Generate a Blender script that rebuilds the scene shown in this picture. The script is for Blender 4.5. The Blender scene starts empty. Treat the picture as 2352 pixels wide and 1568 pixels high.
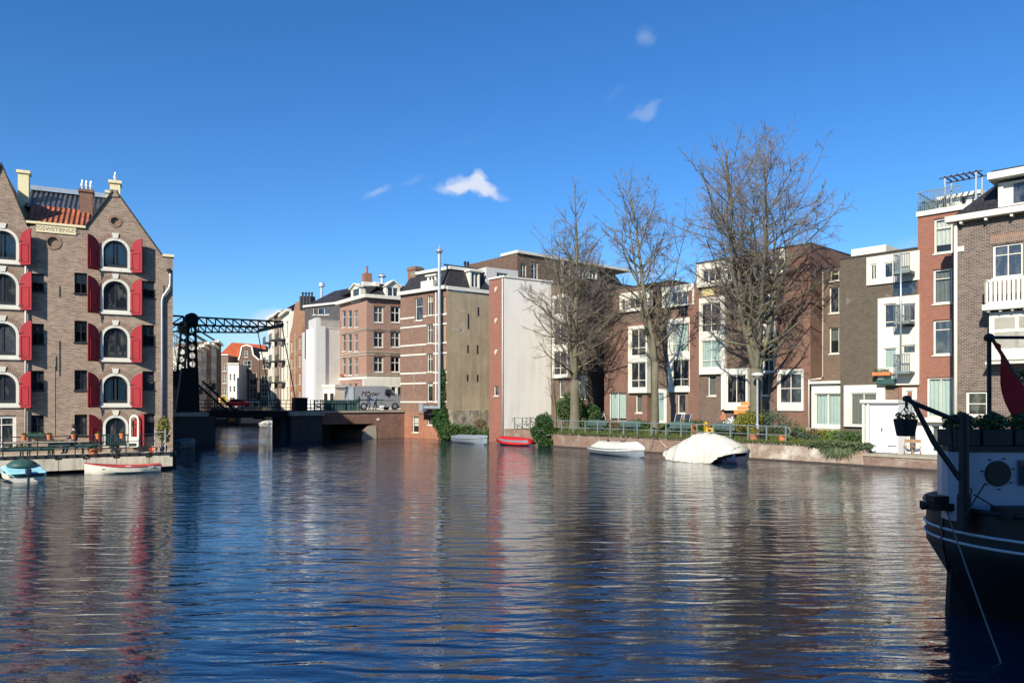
SUN_AZ, SUN_EL, SUN_E = 27, 31, 4.6
SKY_DUST, SKY_OZ, SKY_SAT, SKY_HUE, SKY_VAL, SKY_STR = .15, 3.0, 1.24, .5, 1.0, .135
CLOUD, EXPO, WAVE = 4.8, 0.5, .50
SKY_TINT = (.50,.675,.85)
import bpy, bmesh, math, random
import numpy as np
from mathutils import Vector, Matrix
from mathutils.geometry import tessellate_polygon
PI = math.pi
rnd = random.Random(11)
FL = 2352 * 26 / 36.0          # focal length in picture units
CX, HY, CZ = 1176.0, 922.0, 3.5
SC = bpy.context.scene
COL = SC.collection
WM = {}

# ------------------------------------------------------------------ places
def rx(px): return (px - CX) / FL
def P3(px, d, z): return Vector((rx(px) * d, d, z))
def PY(px, py, d): return Vector((rx(px) * d, d, CZ + (HY - py) / FL * d))

class Frame:
    """a vertical plane in the world: u along it, v into it, z up"""
    def __init__(s, px, d, ang=None, to=None, xy=None):
        s.o = Vector((rx(px) * d, d)) if xy is None else Vector(xy)
        if to is not None:
            q = Vector((rx(to[0]) * to[1], to[1])) - s.o
            ang = math.degrees(math.atan2(q.y, q.x))
        s.a = math.radians(ang)
        s.U = Vector((math.cos(s.a), math.sin(s.a)))
        s.V = Vector((-math.sin(s.a), math.cos(s.a)))
        s.m = Matrix.Translation((s.o.x, s.o.y, 0)) @ Matrix.Rotation(s.a, 4, 'Z')
    def t(s, px, v=0.0):
        r = Vector((rx(px), 1.0))
        return (v + s.o.dot(s.V)) / r.dot(s.V)
    def u(s, px, v=0.0):
        return (Vector((rx(px), 1.0)) * s.t(px, v) - s.o).dot(s.U)
    def z(s, px, py, v=0.0): return CZ + (HY - py) / FL * s.t(px, v)
    def p(s, px, py, v=0.0): return (s.u(px, v), s.z(px, py, v))
    def r(s, x0, y0, x1, y1, v=0.0):
        """picture rectangle -> (u0, z0, u1, z1) on the plane"""
        xm = (x0 + x1) / 2
        return (s.u(x0, v), s.z(xm, y1, v), s.u(x1, v), s.z(xm, y0, v))
    def w(s, u, v, z):
        q = s.o + s.U * u + s.V * v
        return Vector((q.x, q.y, z))
    def sub(s, u, v=0.0, turn=0.0):
        q = s.o + s.U * u + s.V * v
        return Frame(0, 1, ang=math.degrees(s.a) + turn, xy=(q.x, q.y))

# ------------------------------------------------------------------ tagging
def tag(o, label=None, cat=None, group=None, kind=None):
    if label: o['label'] = label
    if cat: o['category'] = cat
    if group: o['group'] = group
    if kind: o['kind'] = kind
    return o
def thing(name, loc, rz=0.0, label=None, cat=None, group=None, fr=None):
    o = bpy.data.objects.new(name, None); COL.objects.link(o)
    o.empty_display_size = 0.3
    m = Matrix.Translation(Vector(loc)) @ Matrix.Rotation(rz, 4, 'Z')
    if fr is not None: m = fr.m @ m
    o.matrix_basis = m; WM[o.name] = m
    return tag(o, label, cat, group)
def world(o): return WM[o.name]
def link(o, parent=None, m=None):
    COL.objects.link(o)
    if m is None: m = world(parent) if parent is not None else Matrix.Identity(4)
    if parent is not None:
        o.parent = parent
        o.matrix_parent_inverse = Matrix.Identity(4)
        o.matrix_basis = world(parent).inverted() @ m
    else:
        o.matrix_basis = m
    WM[o.name] = m
    return o
def kids(o): return [c for c in list(bpy.data.objects) if c.parent == o]
def copy_tree(o, m, label=None, parent=None):
    c = o.copy(); COL.objects.link(c)
    for ch in KID.get(o.name, []): pass
    c.parent = parent
    if parent is None:
        c.matrix_basis = m; WM[c.name] = m
        if label: c['label'] = label
    for ch in [x for x in ALLO if x.parent == o]:
        d = copy_tree(ch, None, None, c)
    return c
KID = {}
ALLO = []

# ------------------------------------------------------------------ mesh builder
class MB:
    def __init__(s): s.v = []; s.f = []; s.mi = []; s.cur = 0
    def add(s, vs, fs):
        n = len(s.v); s.v += [tuple(x) for x in vs]
        for f in fs: s.f.append(tuple(i + n for i in f)); s.mi.append(s.cur)
        return s
    def box(s, x0, y0, z0, x1, y1, z1):
        if x0 > x1: x0, x1 = x1, x0
        if y0 > y1: y0, y1 = y1, y0
        if z0 > z1: z0, z1 = z1, z0
        return s.add([(x0,y0,z0),(x1,y0,z0),(x1,y1,z0),(x0,y1,z0),(x0,y0,z1),(x1,y0,z1),(x1,y1,z1),(x0,y1,z1)],
                     [(3,2,1,0),(4,5,6,7),(0,1,5,4),(1,2,6,5),(2,3,7,6),(3,0,4,7)])
    def quad(s, a, b, c, d): return s.add([a,b,c,d],[(0,1,2,3)])
    def hexa(s, q0, q1):
        """two quads joined (each 4 points, same order)"""
        return s.add(list(q0)+list(q1), [(3,2,1,0),(4,5,6,7),(0,1,5,4),(1,2,6,5),(2,3,7,6),(3,0,4,7)])
    def bar(s, a, b, w, h=None, up=(0,0,1)):
        a = Vector(a); b = Vector(b); h = w if h is None else h
        d = (b - a)
        if d.length < 1e-6: return s
        d.normalize(); up = Vector(up)
        if abs(d.dot(up)) > 0.98: up = Vector((1,0,0)) if abs(d.x) < .9 else Vector((0,1,0))
        sd = d.cross(up).normalized(); uu = sd.cross(d)
        o = [sd*(-w/2)+uu*(-h/2), sd*(w/2)+uu*(-h/2), sd*(w/2)+uu*(h/2), sd*(-w/2)+uu*(h/2)]
        return s.hexa([a+x for x in o],[b+x for x in o])
    def tube(s, pts, r, n=8, cap=True):
        pts = [Vector(p) for p in pts]; k = len(pts)
        rs = r if isinstance(r, (list, tuple)) else [r]*k
        up = Vector((0,0,1)); base = len(s.v); prev = None
        for i, p in enumerate(pts):
            d = (pts[min(i+1,k-1)] - pts[max(i-1,0)]).normalized()
            if prev is None:
                ref = up if abs(d.z) < .95 else Vector((1,0,0))
                a = d.cross(ref).normalized()
            else:
                a = (prev - d*prev.dot(d))
                a = a.normalized() if a.length > 1e-6 else d.orthogonal().normalized()
            prev = a; b = d.cross(a)
            for j in range(n):
                t = 2*PI*j/n
                s.v.append(tuple(p + a*math.cos(t)*rs[i] + b*math.sin(t)*rs[i]))
        for i in range(k-1):
            for j in range(n):
                j2 = (j+1) % n
                s.f.append((base+i*n+j, base+i*n+j2, base+(i+1)*n+j2, base+(i+1)*n+j)); s.mi.append(s.cur)
        if cap:
            s.f.append(tuple(base+j for j in range(n))[::-1]); s.mi.append(s.cur)
            s.f.append(tuple(base+(k-1)*n+j for j in range(n))); s.mi.append(s.cur)
        return s
    def lathe(s, prof, n=16, c=(0,0,0), axis='z'):
        """prof: list of (r, h)"""
        base = len(s.v); k = len(prof)
        for r, h in prof:
            for j in range(n):
                t = 2*PI*j/n; a, b = r*math.cos(t), r*math.sin(t)
                q = (a,b,h) if axis == 'z' else ((a,h,b) if axis == 'y' else (h,a,b))
                s.v.append((c[0]+q[0], c[1]+q[1], c[2]+q[2]))
        for i in range(k-1):
            for j in range(n):
                j2 = (j+1) % n
                s.f.append((base+i*n+j, base+i*n+j2, base+(i+1)*n+j2, base+(i+1)*n+j)); s.mi.append(s.cur)
        s.f.append(tuple(base+j for j in range(n))[::-1]); s.mi.append(s.cur)
        s.f.append(tuple(base+(k-1)*n+j for j in range(n))); s.mi.append(s.cur)
        return s
    def prism(s, pts, v0, v1, holes=()):
        """outline in (u,z), pushed from v0 to v1; holes get reveals"""
        loops = [list(pts)] + [list(h) for h in holes]
        flat = [q for L in loops for q in L]
        tris = tessellate_polygon([[Vector((a,b,0)) for a,b in L] for L in loops])
        n = len(s.v); m = len(flat)
        s.v += [(a, v0, b) for a,b in flat] + [(a, v1, b) for a,b in flat]
        for t in tris:
            A, B, C_ = [flat[i] for i in t]
            ar = (B[0]-A[0])*(C_[1]-A[1]) - (B[1]-A[1])*(C_[0]-A[0])
            t = t if ar > 0 else t[::-1]
            s.f.append(tuple(n+i for i in t)); s.mi.append(s.cur)
            s.f.append(tuple(n+m+i for i in t[::-1])); s.mi.append(s.cur)
        k = 0
        for L in loops:
            for i in range(len(L)):
                j = (i+1) % len(L)
                s.f.append((n+k+i, n+m+k+i, n+m+k+j, n+k+j)); s.mi.append(s.cur)
            k += len(L)
        return s
    def shell(s, pts, holes, reveal, depth):
        """front wall with holes whose reveals are short, sides going back to depth, plus a back wall"""
        loops = [list(pts)] + [list(h) for h in holes]
        flat = [q for L in loops for q in L]
        tris = tessellate_polygon([[Vector((a,b,0)) for a,b in L] for L in loops])
        n = len(s.v)
        s.v += [(a, 0.0, b) for a,b in flat]
        for t in tris:
            A, B, C_ = [flat[i] for i in t]
            ar = (B[0]-A[0])*(C_[1]-A[1]) - (B[1]-A[1])*(C_[0]-A[0])
            t = t if ar > 0 else t[::-1]
            s.f.append(tuple(n+i for i in t)); s.mi.append(s.cur)
        for h in holes:
            for i in range(len(h)):
                a, b = h[i], h[(i+1) % len(h)]
                s.quad((a[0],0,a[1]),(a[0],reveal,a[1]),(b[0],reveal,b[1]),(b[0],0,b[1]))
        for i in range(len(pts)):
            a, b = pts[i], pts[(i+1) % len(pts)]
            s.quad((a[0],0,a[1]),(b[0],0,b[1]),(b[0],depth,b[1]),(a[0],depth,a[1]))
        s.add([(a, depth, b) for a,b in pts][::-1], [tuple(range(len(pts)))])
        return s
    def build(s, name, mats, parent=None, fr=None, m=None, smooth=False, bevel=0, fix=False):
        me = bpy.data.meshes.new(name)
        me.from_pydata(s.v, [], s.f)
        if not isinstance(mats, (list, tuple)): mats = [mats]
        for x in mats: me.materials.append(x)
        if len(mats) > 1: me.polygons.foreach_set('material_index', s.mi)
        if smooth: me.polygons.foreach_set('use_smooth', [True]*len(me.polygons))
        if fix or smooth:
            bm = bmesh.new(); bm.from_mesh(me)
            bmesh.ops.recalc_face_normals(bm, faces=bm.faces); bm.to_mesh(me); bm.free()
        me.update()
        o = bpy.data.objects.new(name, me)
        if fr is not None: m = fr.m
        link(o, parent, m)
        if bevel:
            b = o.modifiers.new('b', 'BEVEL'); b.width = bevel; b.segments = 2; b.limit_method = 'ANGLE'; b.angle_limit = 0.6
        ALLO.append(o)
        return o

def npmesh(name, co, quads, mats, parent=None, m=None, mi=None):
    me = bpy.data.meshes.new(name)
    nv, nf, k = len(co), len(quads), quads.shape[1]
    me.vertices.add(nv); me.vertices.foreach_set('co', co.astype(np.float32).ravel())
    me.loops.add(nf*k); me.loops.foreach_set('vertex_index', quads.astype(np.int32).ravel())
    me.polygons.add(nf)
    me.polygons.foreach_set('loop_start', np.arange(0, nf*k, k, dtype=np.int32))
    me.polygons.foreach_set('loop_total', np.full(nf, k, dtype=np.int32))
    for x in (mats if isinstance(mats,(list,tuple)) else [mats]): me.materials.append(x)
    if mi is not None: me.polygons.foreach_set('material_index', mi.astype(np.int32))
    me.update(calc_edges=True)
    o = bpy.data.objects.new(name, me); link(o, parent, m); ALLO.append(o)
    return o

# ------------------------------------------------------------------ materials
class NT:
    def __init__(s, name):
        s.m = bpy.data.materials.new(name); s.m.use_nodes = True
        s.t = s.m.node_tree; s.n = s.t.nodes; s.n.clear()
        s.out = s.n.new('ShaderNodeOutputMaterial')
    def N(s, typ, **kw):
        n = s.n.new('ShaderNode' + typ)
        for k, v in kw.items():
            if k.startswith('_'): setattr(n, k[1:], v)
            else:
                key = k.replace('__', ' ')
                i = n.inputs[int(key[1:])] if key[0] == 'i' and key[1:].isdigit() else n.inputs[key]
                if isinstance(v, bpy.types.NodeSocket): s.t.links.new(v, i)
                else: i.default_value = v
        return n
    def L(s, a, b): s.t.links.new(a, b)
    def coord(s, kind='Object'): return s.N('TexCoord').outputs[kind]
    def noise(s, vec, scale, detail=4, rough=.6):
        return s.N('TexNoise', Vector=vec, Scale=scale, Detail=detail, Roughness=rough).outputs['Fac']
    def ramp(s, fac, stops):
        n = s.N('ValToRGB', Fac=fac); e = n.color_ramp.elements
        while len(e) < len(stops): e.new(0.5)
        for el, (p, c) in zip(e, stops):
            el.position = p; el.color = (c[0], c[1], c[2], 1) if not isinstance(c, (int, float)) else (c, c, c, 1)
        return n.outputs['Color']
    def mix(s, fac, a, b, mode='MIX'):
        n = s.N('Mix', _data_type='RGBA', _blend_type=mode)
        for i, v in ((0, fac), (6, a), (7, b)):
            if isinstance(v, bpy.types.NodeSocket): s.L(v, n.inputs[i])
            elif i == 0: n.inputs[0].default_value = v
            else: n.inputs[i].default_value = (v[0], v[1], v[2], 1)
        return n.outputs[2]
    def math(s, op, a, b=0.0, c=0.0):
        n = s.N('Math', _operation=op)
        for i, v in enumerate((a, b, c)):
            if isinstance(v, bpy.types.NodeSocket): s.L(v, n.inputs[i])
            else: n.inputs[i].default_value = v
        return n.outputs[0]
    def bump(s, h, dist, strength=1.0):
        return s.N('Bump', Height=h, Distance=dist, Strength=strength).outputs['Normal']
    def bsdf(s, col, rough=.8, normal=None, metal=0.0, spec=.5, **kw):
        b = s.N('BsdfPrincipled', Roughness=rough, Metallic=metal)
        b.inputs['Specular IOR Level'].default_value = spec
        i = b.inputs['Base Color']
        if isinstance(col, bpy.types.NodeSocket): s.L(col, i)
        else: i.default_value = (col[0], col[1], col[2], 1)
        if normal is not None: s.L(normal, b.inputs['Normal'])
        for k, v in kw.items(): b.inputs[k.replace('__', ' ')].default_value = v
        s.L(b.outputs[0], s.out.inputs['Surface'])
        return b

def m_plain(name, c, rough=.6, var=.25, scale=3.0, metal=0, spec=.4, bump=.0, c2=None):
    t = NT(name); co = t.coord()
    n1 = t.noise(co, scale, 5, .65); n2 = t.noise(co, scale*9, 3, .6)
    f = t.math('ADD', t.math('MULTIPLY', n1, .65), t.math('MULTIPLY', n2, .35))
    d = tuple(x*(1-var) for x in c) if c2 is None else c2
    b_ = tuple(min(1, x*(1+var*.6)) for x in c)
    col = t.ramp(f, [(.33, d), (.5, c), (.68, b_)])
    nm = t.bump(n2, bump) if bump else None
    t.bsdf(col, rough, nm, metal, spec)
    return t.m

def m_brick(name, c1, c2, mortar, big=.35, rough=.9, bw=.21, bh=.062, ms=.010, stain=None, stain_at=(.55,.75), low=None):
    t = NT(name); co = t.coord()
    sp = t.N('SeparateXYZ', Vector=co)
    x = t.math('ADD', sp.outputs[0], sp.outputs[1])
    v = t.N('CombineXYZ', X=x, Y=sp.outputs[2], Z=0.0).outputs[0]
    br = t.N('TexBrick', Vector=v, Color1=(*c1,1), Color2=(*c2,1), Mortar=(*mortar,1), Scale=1.0, Mortar__Size=ms, Bias=0.0)
    br.inputs['Brick Width'].default_value = bw; br.inputs['Row Height'].default_value = bh
    br.inputs['Mortar Smooth'].default_value = .2
    n1 = t.noise(co, .35, 5, .7); n2 = t.noise(co, 2.2, 5, .7); n3 = t.noise(co, 14, 3, .7)
    st = t.N('Mapping', Vector=co); st.inputs['Scale'].default_value = (1.6, 1.6, .16)
    ns = t.noise(st.outputs[0], 1.0, 4, .7)
    f = t.math('ADD', t.math('MULTIPLY', n1, .35), t.math('MULTIPLY', n2, .3))
    f = t.math('ADD', f, t.math('ADD', t.math('MULTIPLY', n3, .18), t.math('MULTIPLY', ns, .17)))
    k = t.ramp(f, [(.34, 1-big), (.5, 1.0), (.68, 1+big*.7)])
    col = t.mix(1.0, br.outputs['Color'], k, 'MULTIPLY')
    if low is not None:      # bricks near the water are newer/cleaner or stained
        g = t.N('MapRange', Value=t.math('ADD', sp.outputs[2], t.math('MULTIPLY', n2, 1.2)), i1=low[1], i2=low[2], i3=1.0, i4=0.0)
        col = t.mix(g.outputs[0], col, t.mix(1.0, col, low[0], 'MULTIPLY'), 'MIX')
    if stain is not None:
        sf = t.ramp(t.noise(co, .9, 6, .7), [(stain_at[0], 0.0), (stain_at[1], 1.0)])
        col = t.mix(sf, col, stain)
    nm = t.bump(t.math('ADD', t.math('MULTIPLY', br.outputs['Fac'], -1.0), t.math('MULTIPLY', n3, .5)), .008, .8)
    t.bsdf(col, rough, nm, 0, .2)
    return t.m

def m_plaster(name, c, dark, amt=(.45,.8), scale=.5, rough=.85, streak=.5, bump=.01):
    t = NT(name); co = t.coord()
    st = t.N('Mapping', Vector=co); st.inputs['Scale'].default_value = (2.2, 2.2, .18)
    a = t.noise(co, scale, 7, .68); b = t.noise(st.outputs[0], 1.0, 5, .7); c3 = t.noise(co, 9, 4, .7)
    f = t.math('ADD', t.math('MULTIPLY', a, 1-streak), t.math('MULTIPLY', b, streak))
    f = t.math('ADD', t.math('MULTIPLY', f, .8), t.math('MULTIPLY', c3, .2))
    col = t.ramp(f, [(amt[0], c), (amt[1], dark)])
    t.bsdf(col, rough, t.bump(c3, bump), 0, .25)
    return t.m

def m_glass(name):
    t = NT(name); co = t.coord('Generated')
    r = t.N('ObjectInfo').outputs['Random']
    col = t.ramp(r, [(0, (.006,.008,.012)), (.35, (.012,.016,.022)), (.7, (.03,.036,.045)), (1, (.055,.065,.075))])
    off = t.N('VectorMath', _operation='SCALE'); t.L(t.coord(), off.inputs[0]); off.inputs['Scale'].default_value = 1.0
    mp = t.N('Mapping', Vector=t.coord()); mp.inputs['Scale'].default_value = (1.9, 1.0, .8)
    rc = t.N('CombineXYZ', X=t.math('MULTIPLY', r, 37.0), Y=t.math('MULTIPLY', r, 11.0), Z=r); t.L(rc.outputs[0], mp.inputs['Location'])
    room = t.ramp(t.noise(mp.outputs[0], 1.6, 3, .6), [(.50, 0.0), (.56, .55), (.68, 1.0)])
    col = t.mix(t.math('MULTIPLY', room, .7), col, (.13,.125,.11))
    wob = t.noise(t.coord(), 1.4, 2, .5)
    t.bsdf(col, .04, t.bump(wob, .01, .5), 0, .8, Coat__Weight=.3)
    return t.m
def m_clear(name):
    t = NT(name)
    tr = t.N('BsdfTransparent', Color=(.86,.92,.92,1)); gl = t.N('BsdfGlossy', Roughness=.03)
    fr = t.N('Fresnel', IOR=1.6)
    mx = t.N('MixShader', Fac=fr.outputs[0]); t.L(tr.outputs[0], mx.inputs[1]); t.L(gl.outputs[0], mx.inputs[2])
    t.L(mx.outputs[0], t.out.inputs['Surface'])
    return t.m
def m_tiles(name, c, dark, w=.22, h=.3, bump=.03, rough=.7):
    t = NT(name); co = t.coord('UV')
    sp = t.N('SeparateXYZ', Vector=co)
    gx = t.math('FRACT', t.math('DIVIDE', sp.outputs[0], w)); gy = t.math('FRACT', t.math('DIVIDE', sp.outputs[1], h))
    px_ = t.math('ABSOLUTE', t.math('SUBTRACT', gx, .5))
    hgt = t.math('ADD', t.math('COSINE', t.math('MULTIPLY', px_, 6.28)), t.math('MULTIPLY', gy, -.8))
    ob = t.coord()
    n = t.noise(ob, 1.3, 5, .7); n2 = t.noise(ob, 7, 3, .6)
    br = t.N('TexBrick', Vector=co, Color1=(.75,.75,.75,1), Color2=(1.15,1.15,1.15,1), Mortar=(.55,.55,.55,1), Scale=1.0, Mortar__Size=.02, _offset=0.0)
    br.inputs['Brick Width'].default_value = w; br.inputs['Row Height'].default_value = h
    k = t.ramp(t.math('ADD', t.math('MULTIPLY', n, .6), t.math('MULTIPLY', n2, .4)), [(.35, dark), (.55, c), (.7, tuple(x*1.15 for x in c))])
    t.bsdf(t.mix(1.0, k, br.outputs['Color'], 'MULTIPLY'), rough, t.bump(hgt, bump), 0, .3)
    return t.m
M = {}
M['brick_ware'] = m_brick('brick_ware', (.42,.28,.19), (.225,.14,.097), (.37,.32,.25), .3, bw=.24, bh=.085, ms=.014)
M['brick_arch'] = m_brick('brick_arch', (.30,.17,.11), (.22,.12,.085), (.33,.28,.22), .25, bw=.085, bh=.25, ms=.012)
M['brick_dark'] = m_brick('brick_dark', (.19,.105,.07), (.115,.065,.045), (.16,.13,.10), .35)
M['brick_red'] = m_brick('brick_red', (.235,.118,.083), (.165,.085,.062), (.25,.17,.13), .3)
M['brick_redb'] = m_brick('brick_redb', (.33,.13,.088), (.26,.105,.072), (.30,.18,.13), .2)
M['brick_brown'] = m_brick('brick_brown', (.185,.125,.09), (.13,.085,.062), (.19,.155,.125), .3)
M['brick_mud'] = m_brick('brick_mud', (.26,.165,.12), (.19,.12,.09), (.24,.18,.14), .3)
M['brick_olive'] = m_brick('brick_olive', (.145,.12,.085), (.10,.08,.058), (.13,.11,.085), .28, stain=(.26,.25,.23), stain_at=(.62,.72))
M['brick_pink'] = m_brick('brick_pink', (.42,.225,.155), (.33,.165,.115), (.36,.27,.21), .22)
M['brick_tan'] = m_brick('brick_tan', (.28,.15,.10), (.165,.09,.062), (.26,.20,.16), .35, low=((1.55,1.15,.95), 2.2, 3.6))
M['brick_coarse'] = m_brick('brick_coarse', (.20,.135,.10), (.075,.052,.042), (.27,.235,.20), .3, bw=.23, bh=.085, ms=.016)
M['brick_orange'] = m_brick('brick_orange', (.45,.22,.11), (.33,.15,.08), (.33,.22,.14), .25)
M['brick_quay'] = m_brick('brick_quay', (.36,.25,.17), (.24,.16,.11), (.40,.34,.27), .4, stain=(.62,.56,.46), stain_at=(.48,.66))
M['brick_quayb'] = m_brick('brick_quayb', (.27,.165,.115), (.19,.11,.08), (.28,.22,.17), .4, stain=(.36,.31,.25), stain_at=(.5,.72))
M['brick_bridge'] = m_brick('brick_bridge', (.30,.125,.08), (.20,.085,.06), (.24,.17,.13), .45, stain=(.11,.075,.06), stain_at=(.52,.68))
M['cement'] = m_plaster('cement', (.47,.38,.25), (.23,.18,.115), (.40,.66), .45)
M['cement_patch'] = m_plaster('cement_patch', (.46,.40,.30), (.33,.27,.19), (.45,.7), 1.2)
M['flint'] = m_plaster('flint', (.5,.44,.32), (.14,.115,.08), (.42,.58), 3.0)
M['white_wall'] = m_plaster('white_wall', (.80,.76,.68), (.50,.45,.37), (.46,.86), .4, bump=.004)
M['white'] = m_plaster('white', (.72,.69,.58), (.50,.45,.34), (.46,.80), 1.2, .55, bump=.002)
M['cream'] = m_plaster('cream', (.78,.74,.60), (.56,.49,.35), (.48,.8), 1.0, .6, bump=.003)
M['white_grey'] = m_plaster('white_grey', (.56,.545,.51), (.38,.365,.34), (.5,.8), .5, .7, bump=.004)
M['yellow'] = m_plaster('yellow', (.80,.70,.42), (.56,.45,.25), (.48,.8), 1.4)
M['stone'] = m_plaster('stone', (.42,.37,.28), (.22,.19,.14), (.42,.7), 1.3)
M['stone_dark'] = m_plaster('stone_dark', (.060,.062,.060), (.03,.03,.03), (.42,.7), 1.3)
M['concrete'] = m_plaster('concrete', (.56,.50,.38), (.20,.20,.11), (.47,.68), 1.8, streak=.7)
M['slate'] = m_tiles('slate', (.045,.041,.042), (.022,.022,.025), .25, .22, .01, .6)
M['slate_l'] = m_tiles('slate_l', (.17,.155,.15), (.10,.09,.085), .25, .22, .01, .6)
M['tile_red'] = m_tiles('tile_red', (.46,.135,.06), (.22,.07,.04), .24, .32, .05)
M['tile_black'] = m_tiles('tile_black', (.075,.085,.10), (.03,.035,.045), .24, .34, .05, .35)
M['tile_orange'] = m_tiles('tile_orange', (.62,.13,.045), (.42,.09,.035), .3, .34, .03)
M['glass'] = m_glass('glass'); M['clear'] = m_clear('clear')
M['dark'] = m_plain('dark', (.012,.012,.014), .8, .3)
M['iron'] = m_plain('iron', (.022,.026,.03), .5, .35, 4)
M['bridge_green'] = m_plain('bridge_green', (.003,.007,.009), .6, .4, 2.5, spec=.15)
M['green'] = m_plain('green', (.035,.085,.075), .5, .3, 4)
M['bench_blue'] = m_plain('bench_blue', (.07,.125,.12), .6, .3, 4)
M['rail_grey'] = m_plain('rail_grey', (.17,.21,.20), .5, .35, 6)
M['galv'] = m_plain('galv', (.50,.52,.52), .38, .2, 3, metal=.55)
M['silver'] = m_plain('silver', (.72,.74,.74), .3, .15, 2, metal=.7)
M['pvc'] = m_plain('pvc', (.55,.54,.50), .5, .2)
M['shutter'] = m_plaster('shutter', (.32,.024,.030), (.19,.015,.02), (.45,.75), 1.5, .5, bump=.003)
M['curtain_w'] = m_plain('curtain_w', (.72,.70,.62), .9, .15, 5)
M['curtain_c'] = m_plain('curtain_c', (.56,.64,.58), .9, .12, 5)
M['curtain_y'] = m_plain('curtain_y', (.60,.50,.24), .9, .12, 5)
M['curtain_g'] = m_plain('curtain_g', (.20,.19,.165), .9, .25, 5)
M['terra'] = m_plain('terra', (.62,.20,.07), .7, .2, 6)
M['terra_dull'] = m_plain('terra_dull', (.45,.17,.09), .8, .25, 6)
M['wood'] = m_plain('wood', (.30,.19,.10), .7, .35, 5)
M['wood_dark'] = m_plain('wood_dark', (.06,.045,.035), .7, .4, 5)
M['wood_pale'] = m_plain('wood_pale', (.42,.36,.28), .7, .3, 5)
M['orange_w'] = m_plain('orange_w', (.62,.24,.06), .7, .25, 5)
M['yellow_p'] = m_plain('yellow_p', (.80,.50,.06), .45, .15, 5)
M['grass'] = m_plaster('grass', (.13,.15,.035), (.055,.06,.02), (.4,.62), 2.2, .95, .0, .03)
M['soil'] = m_plain('soil', (.10,.075,.045), .95, .4, 2, bump=.02)
M['paving'] = m_brick('paving', (.24,.20,.17), (.17,.14,.12), (.12,.10,.09), .3, bw=.2, bh=.1)
M['bark'] = m_plaster('bark', (.20,.18,.12), (.085,.08,.05), (.4,.66), 1.6, .95, .55, .03)
M['twig'] = m_plain('twig', (.24,.185,.16), .9, .35, 1.2, c2=(.15,.115,.10))
M['leaf_dark'] = m_plain('leaf_dark', (.05,.10,.022), .5, .5, 2.5)
M['leaf_ivy'] = m_plain('leaf_ivy', (.035,.085,.018), .42, .55, 2.5)
M['leaf_yel'] = m_plain('leaf_yel', (.20,.19,.03), .6, .45, 2.5)
M['leaf_red'] = m_plain('leaf_red', (.22,.065,.025), .7, .4, 2.5)
M['leaf_grey'] = m_plain('leaf_grey', (.075,.11,.06), .7, .4, 2.5)
M['leaf_rus'] = m_plain('leaf_rus', (.16,.10,.045), .8, .4, 2.5)
M['skin'] = m_plain('skin', (.50,.30,.21), .6, .08)
M['hair'] = m_plain('hair', (.03,.02,.015), .7, .2)
M['navy'] = m_plain('navy', (.018,.028,.06), .8, .2)
M['jeans'] = m_plain('jeans', (.05,.085,.17), .9, .2)
M['jacket'] = m_plain('jacket', (.04,.05,.085), .8, .25)
M['bluegrey'] = m_plain('bluegrey', (.12,.19,.25), .8, .2)
M['rubber'] = m_plain('rubber', (.02,.02,.02), .8, .3)
M['van'] = m_plain('van', (.36,.375,.39), .4, .06, 2, metal=.2)
M['red_tarp'] = m_plain('red_tarp', (.50,.012,.015), .55, .25, 2.5, bump=.03)
M['white_tarp'] = m_plaster('white_tarp', (.66,.63,.54), (.40,.37,.28), (.45,.78), 1.6, .6, .7, .05)
M['grey_tarp'] = m_plain('grey_tarp', (.24,.28,.31), .6, .3, 3, bump=.03)
M['boat_white'] = m_plaster('boat_white', (.80,.74,.60), (.58,.50,.36), (.45,.8), 2.0, .4, bump=.003)
M['boat_navy'] = m_plain('boat_navy', (.02,.032,.07), .4, .3)
M['turq'] = m_plain('turq', (.36,.74,.78), .45, .12, 3)
M['boat_red'] = m_plain('boat_red', (.48,.06,.05), .5, .3, 4)
M['ship_black'] = m_plain('ship_black', (.010,.011,.012), .55, .4, 2)
M['ship_white'] = m_plain('ship_white', (.34,.38,.47), .4, .1, 2)
M['ship_stripe'] = m_plain('ship_stripe', (.55,.57,.62), .5, .12, 3)
M['rope'] = m_plain('rope', (.17,.16,.15), .9, .3, 20)
M['flag_red'] = m_plain('flag_red', (.35,.015,.02), .9, .2)
M['flag_blue'] = m_plain('flag_blue', (.02,.04,.16), .9, .2)
M['white_p'] = m_plain('white_p', (.80,.80,.78), .5, .08)
M['duck'] = m_plain('duck', (.12,.09,.065), .8, .4, 9)
M['pink'] = m_plain('pink', (.75,.25,.45), .7, .2)
M['car_red'] = m_plain('car_red', (.60,.03,.04), .3, .1)
M['blackpot'] = m_plain('blackpot', (.012,.014,.018), .6, .3)

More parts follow.
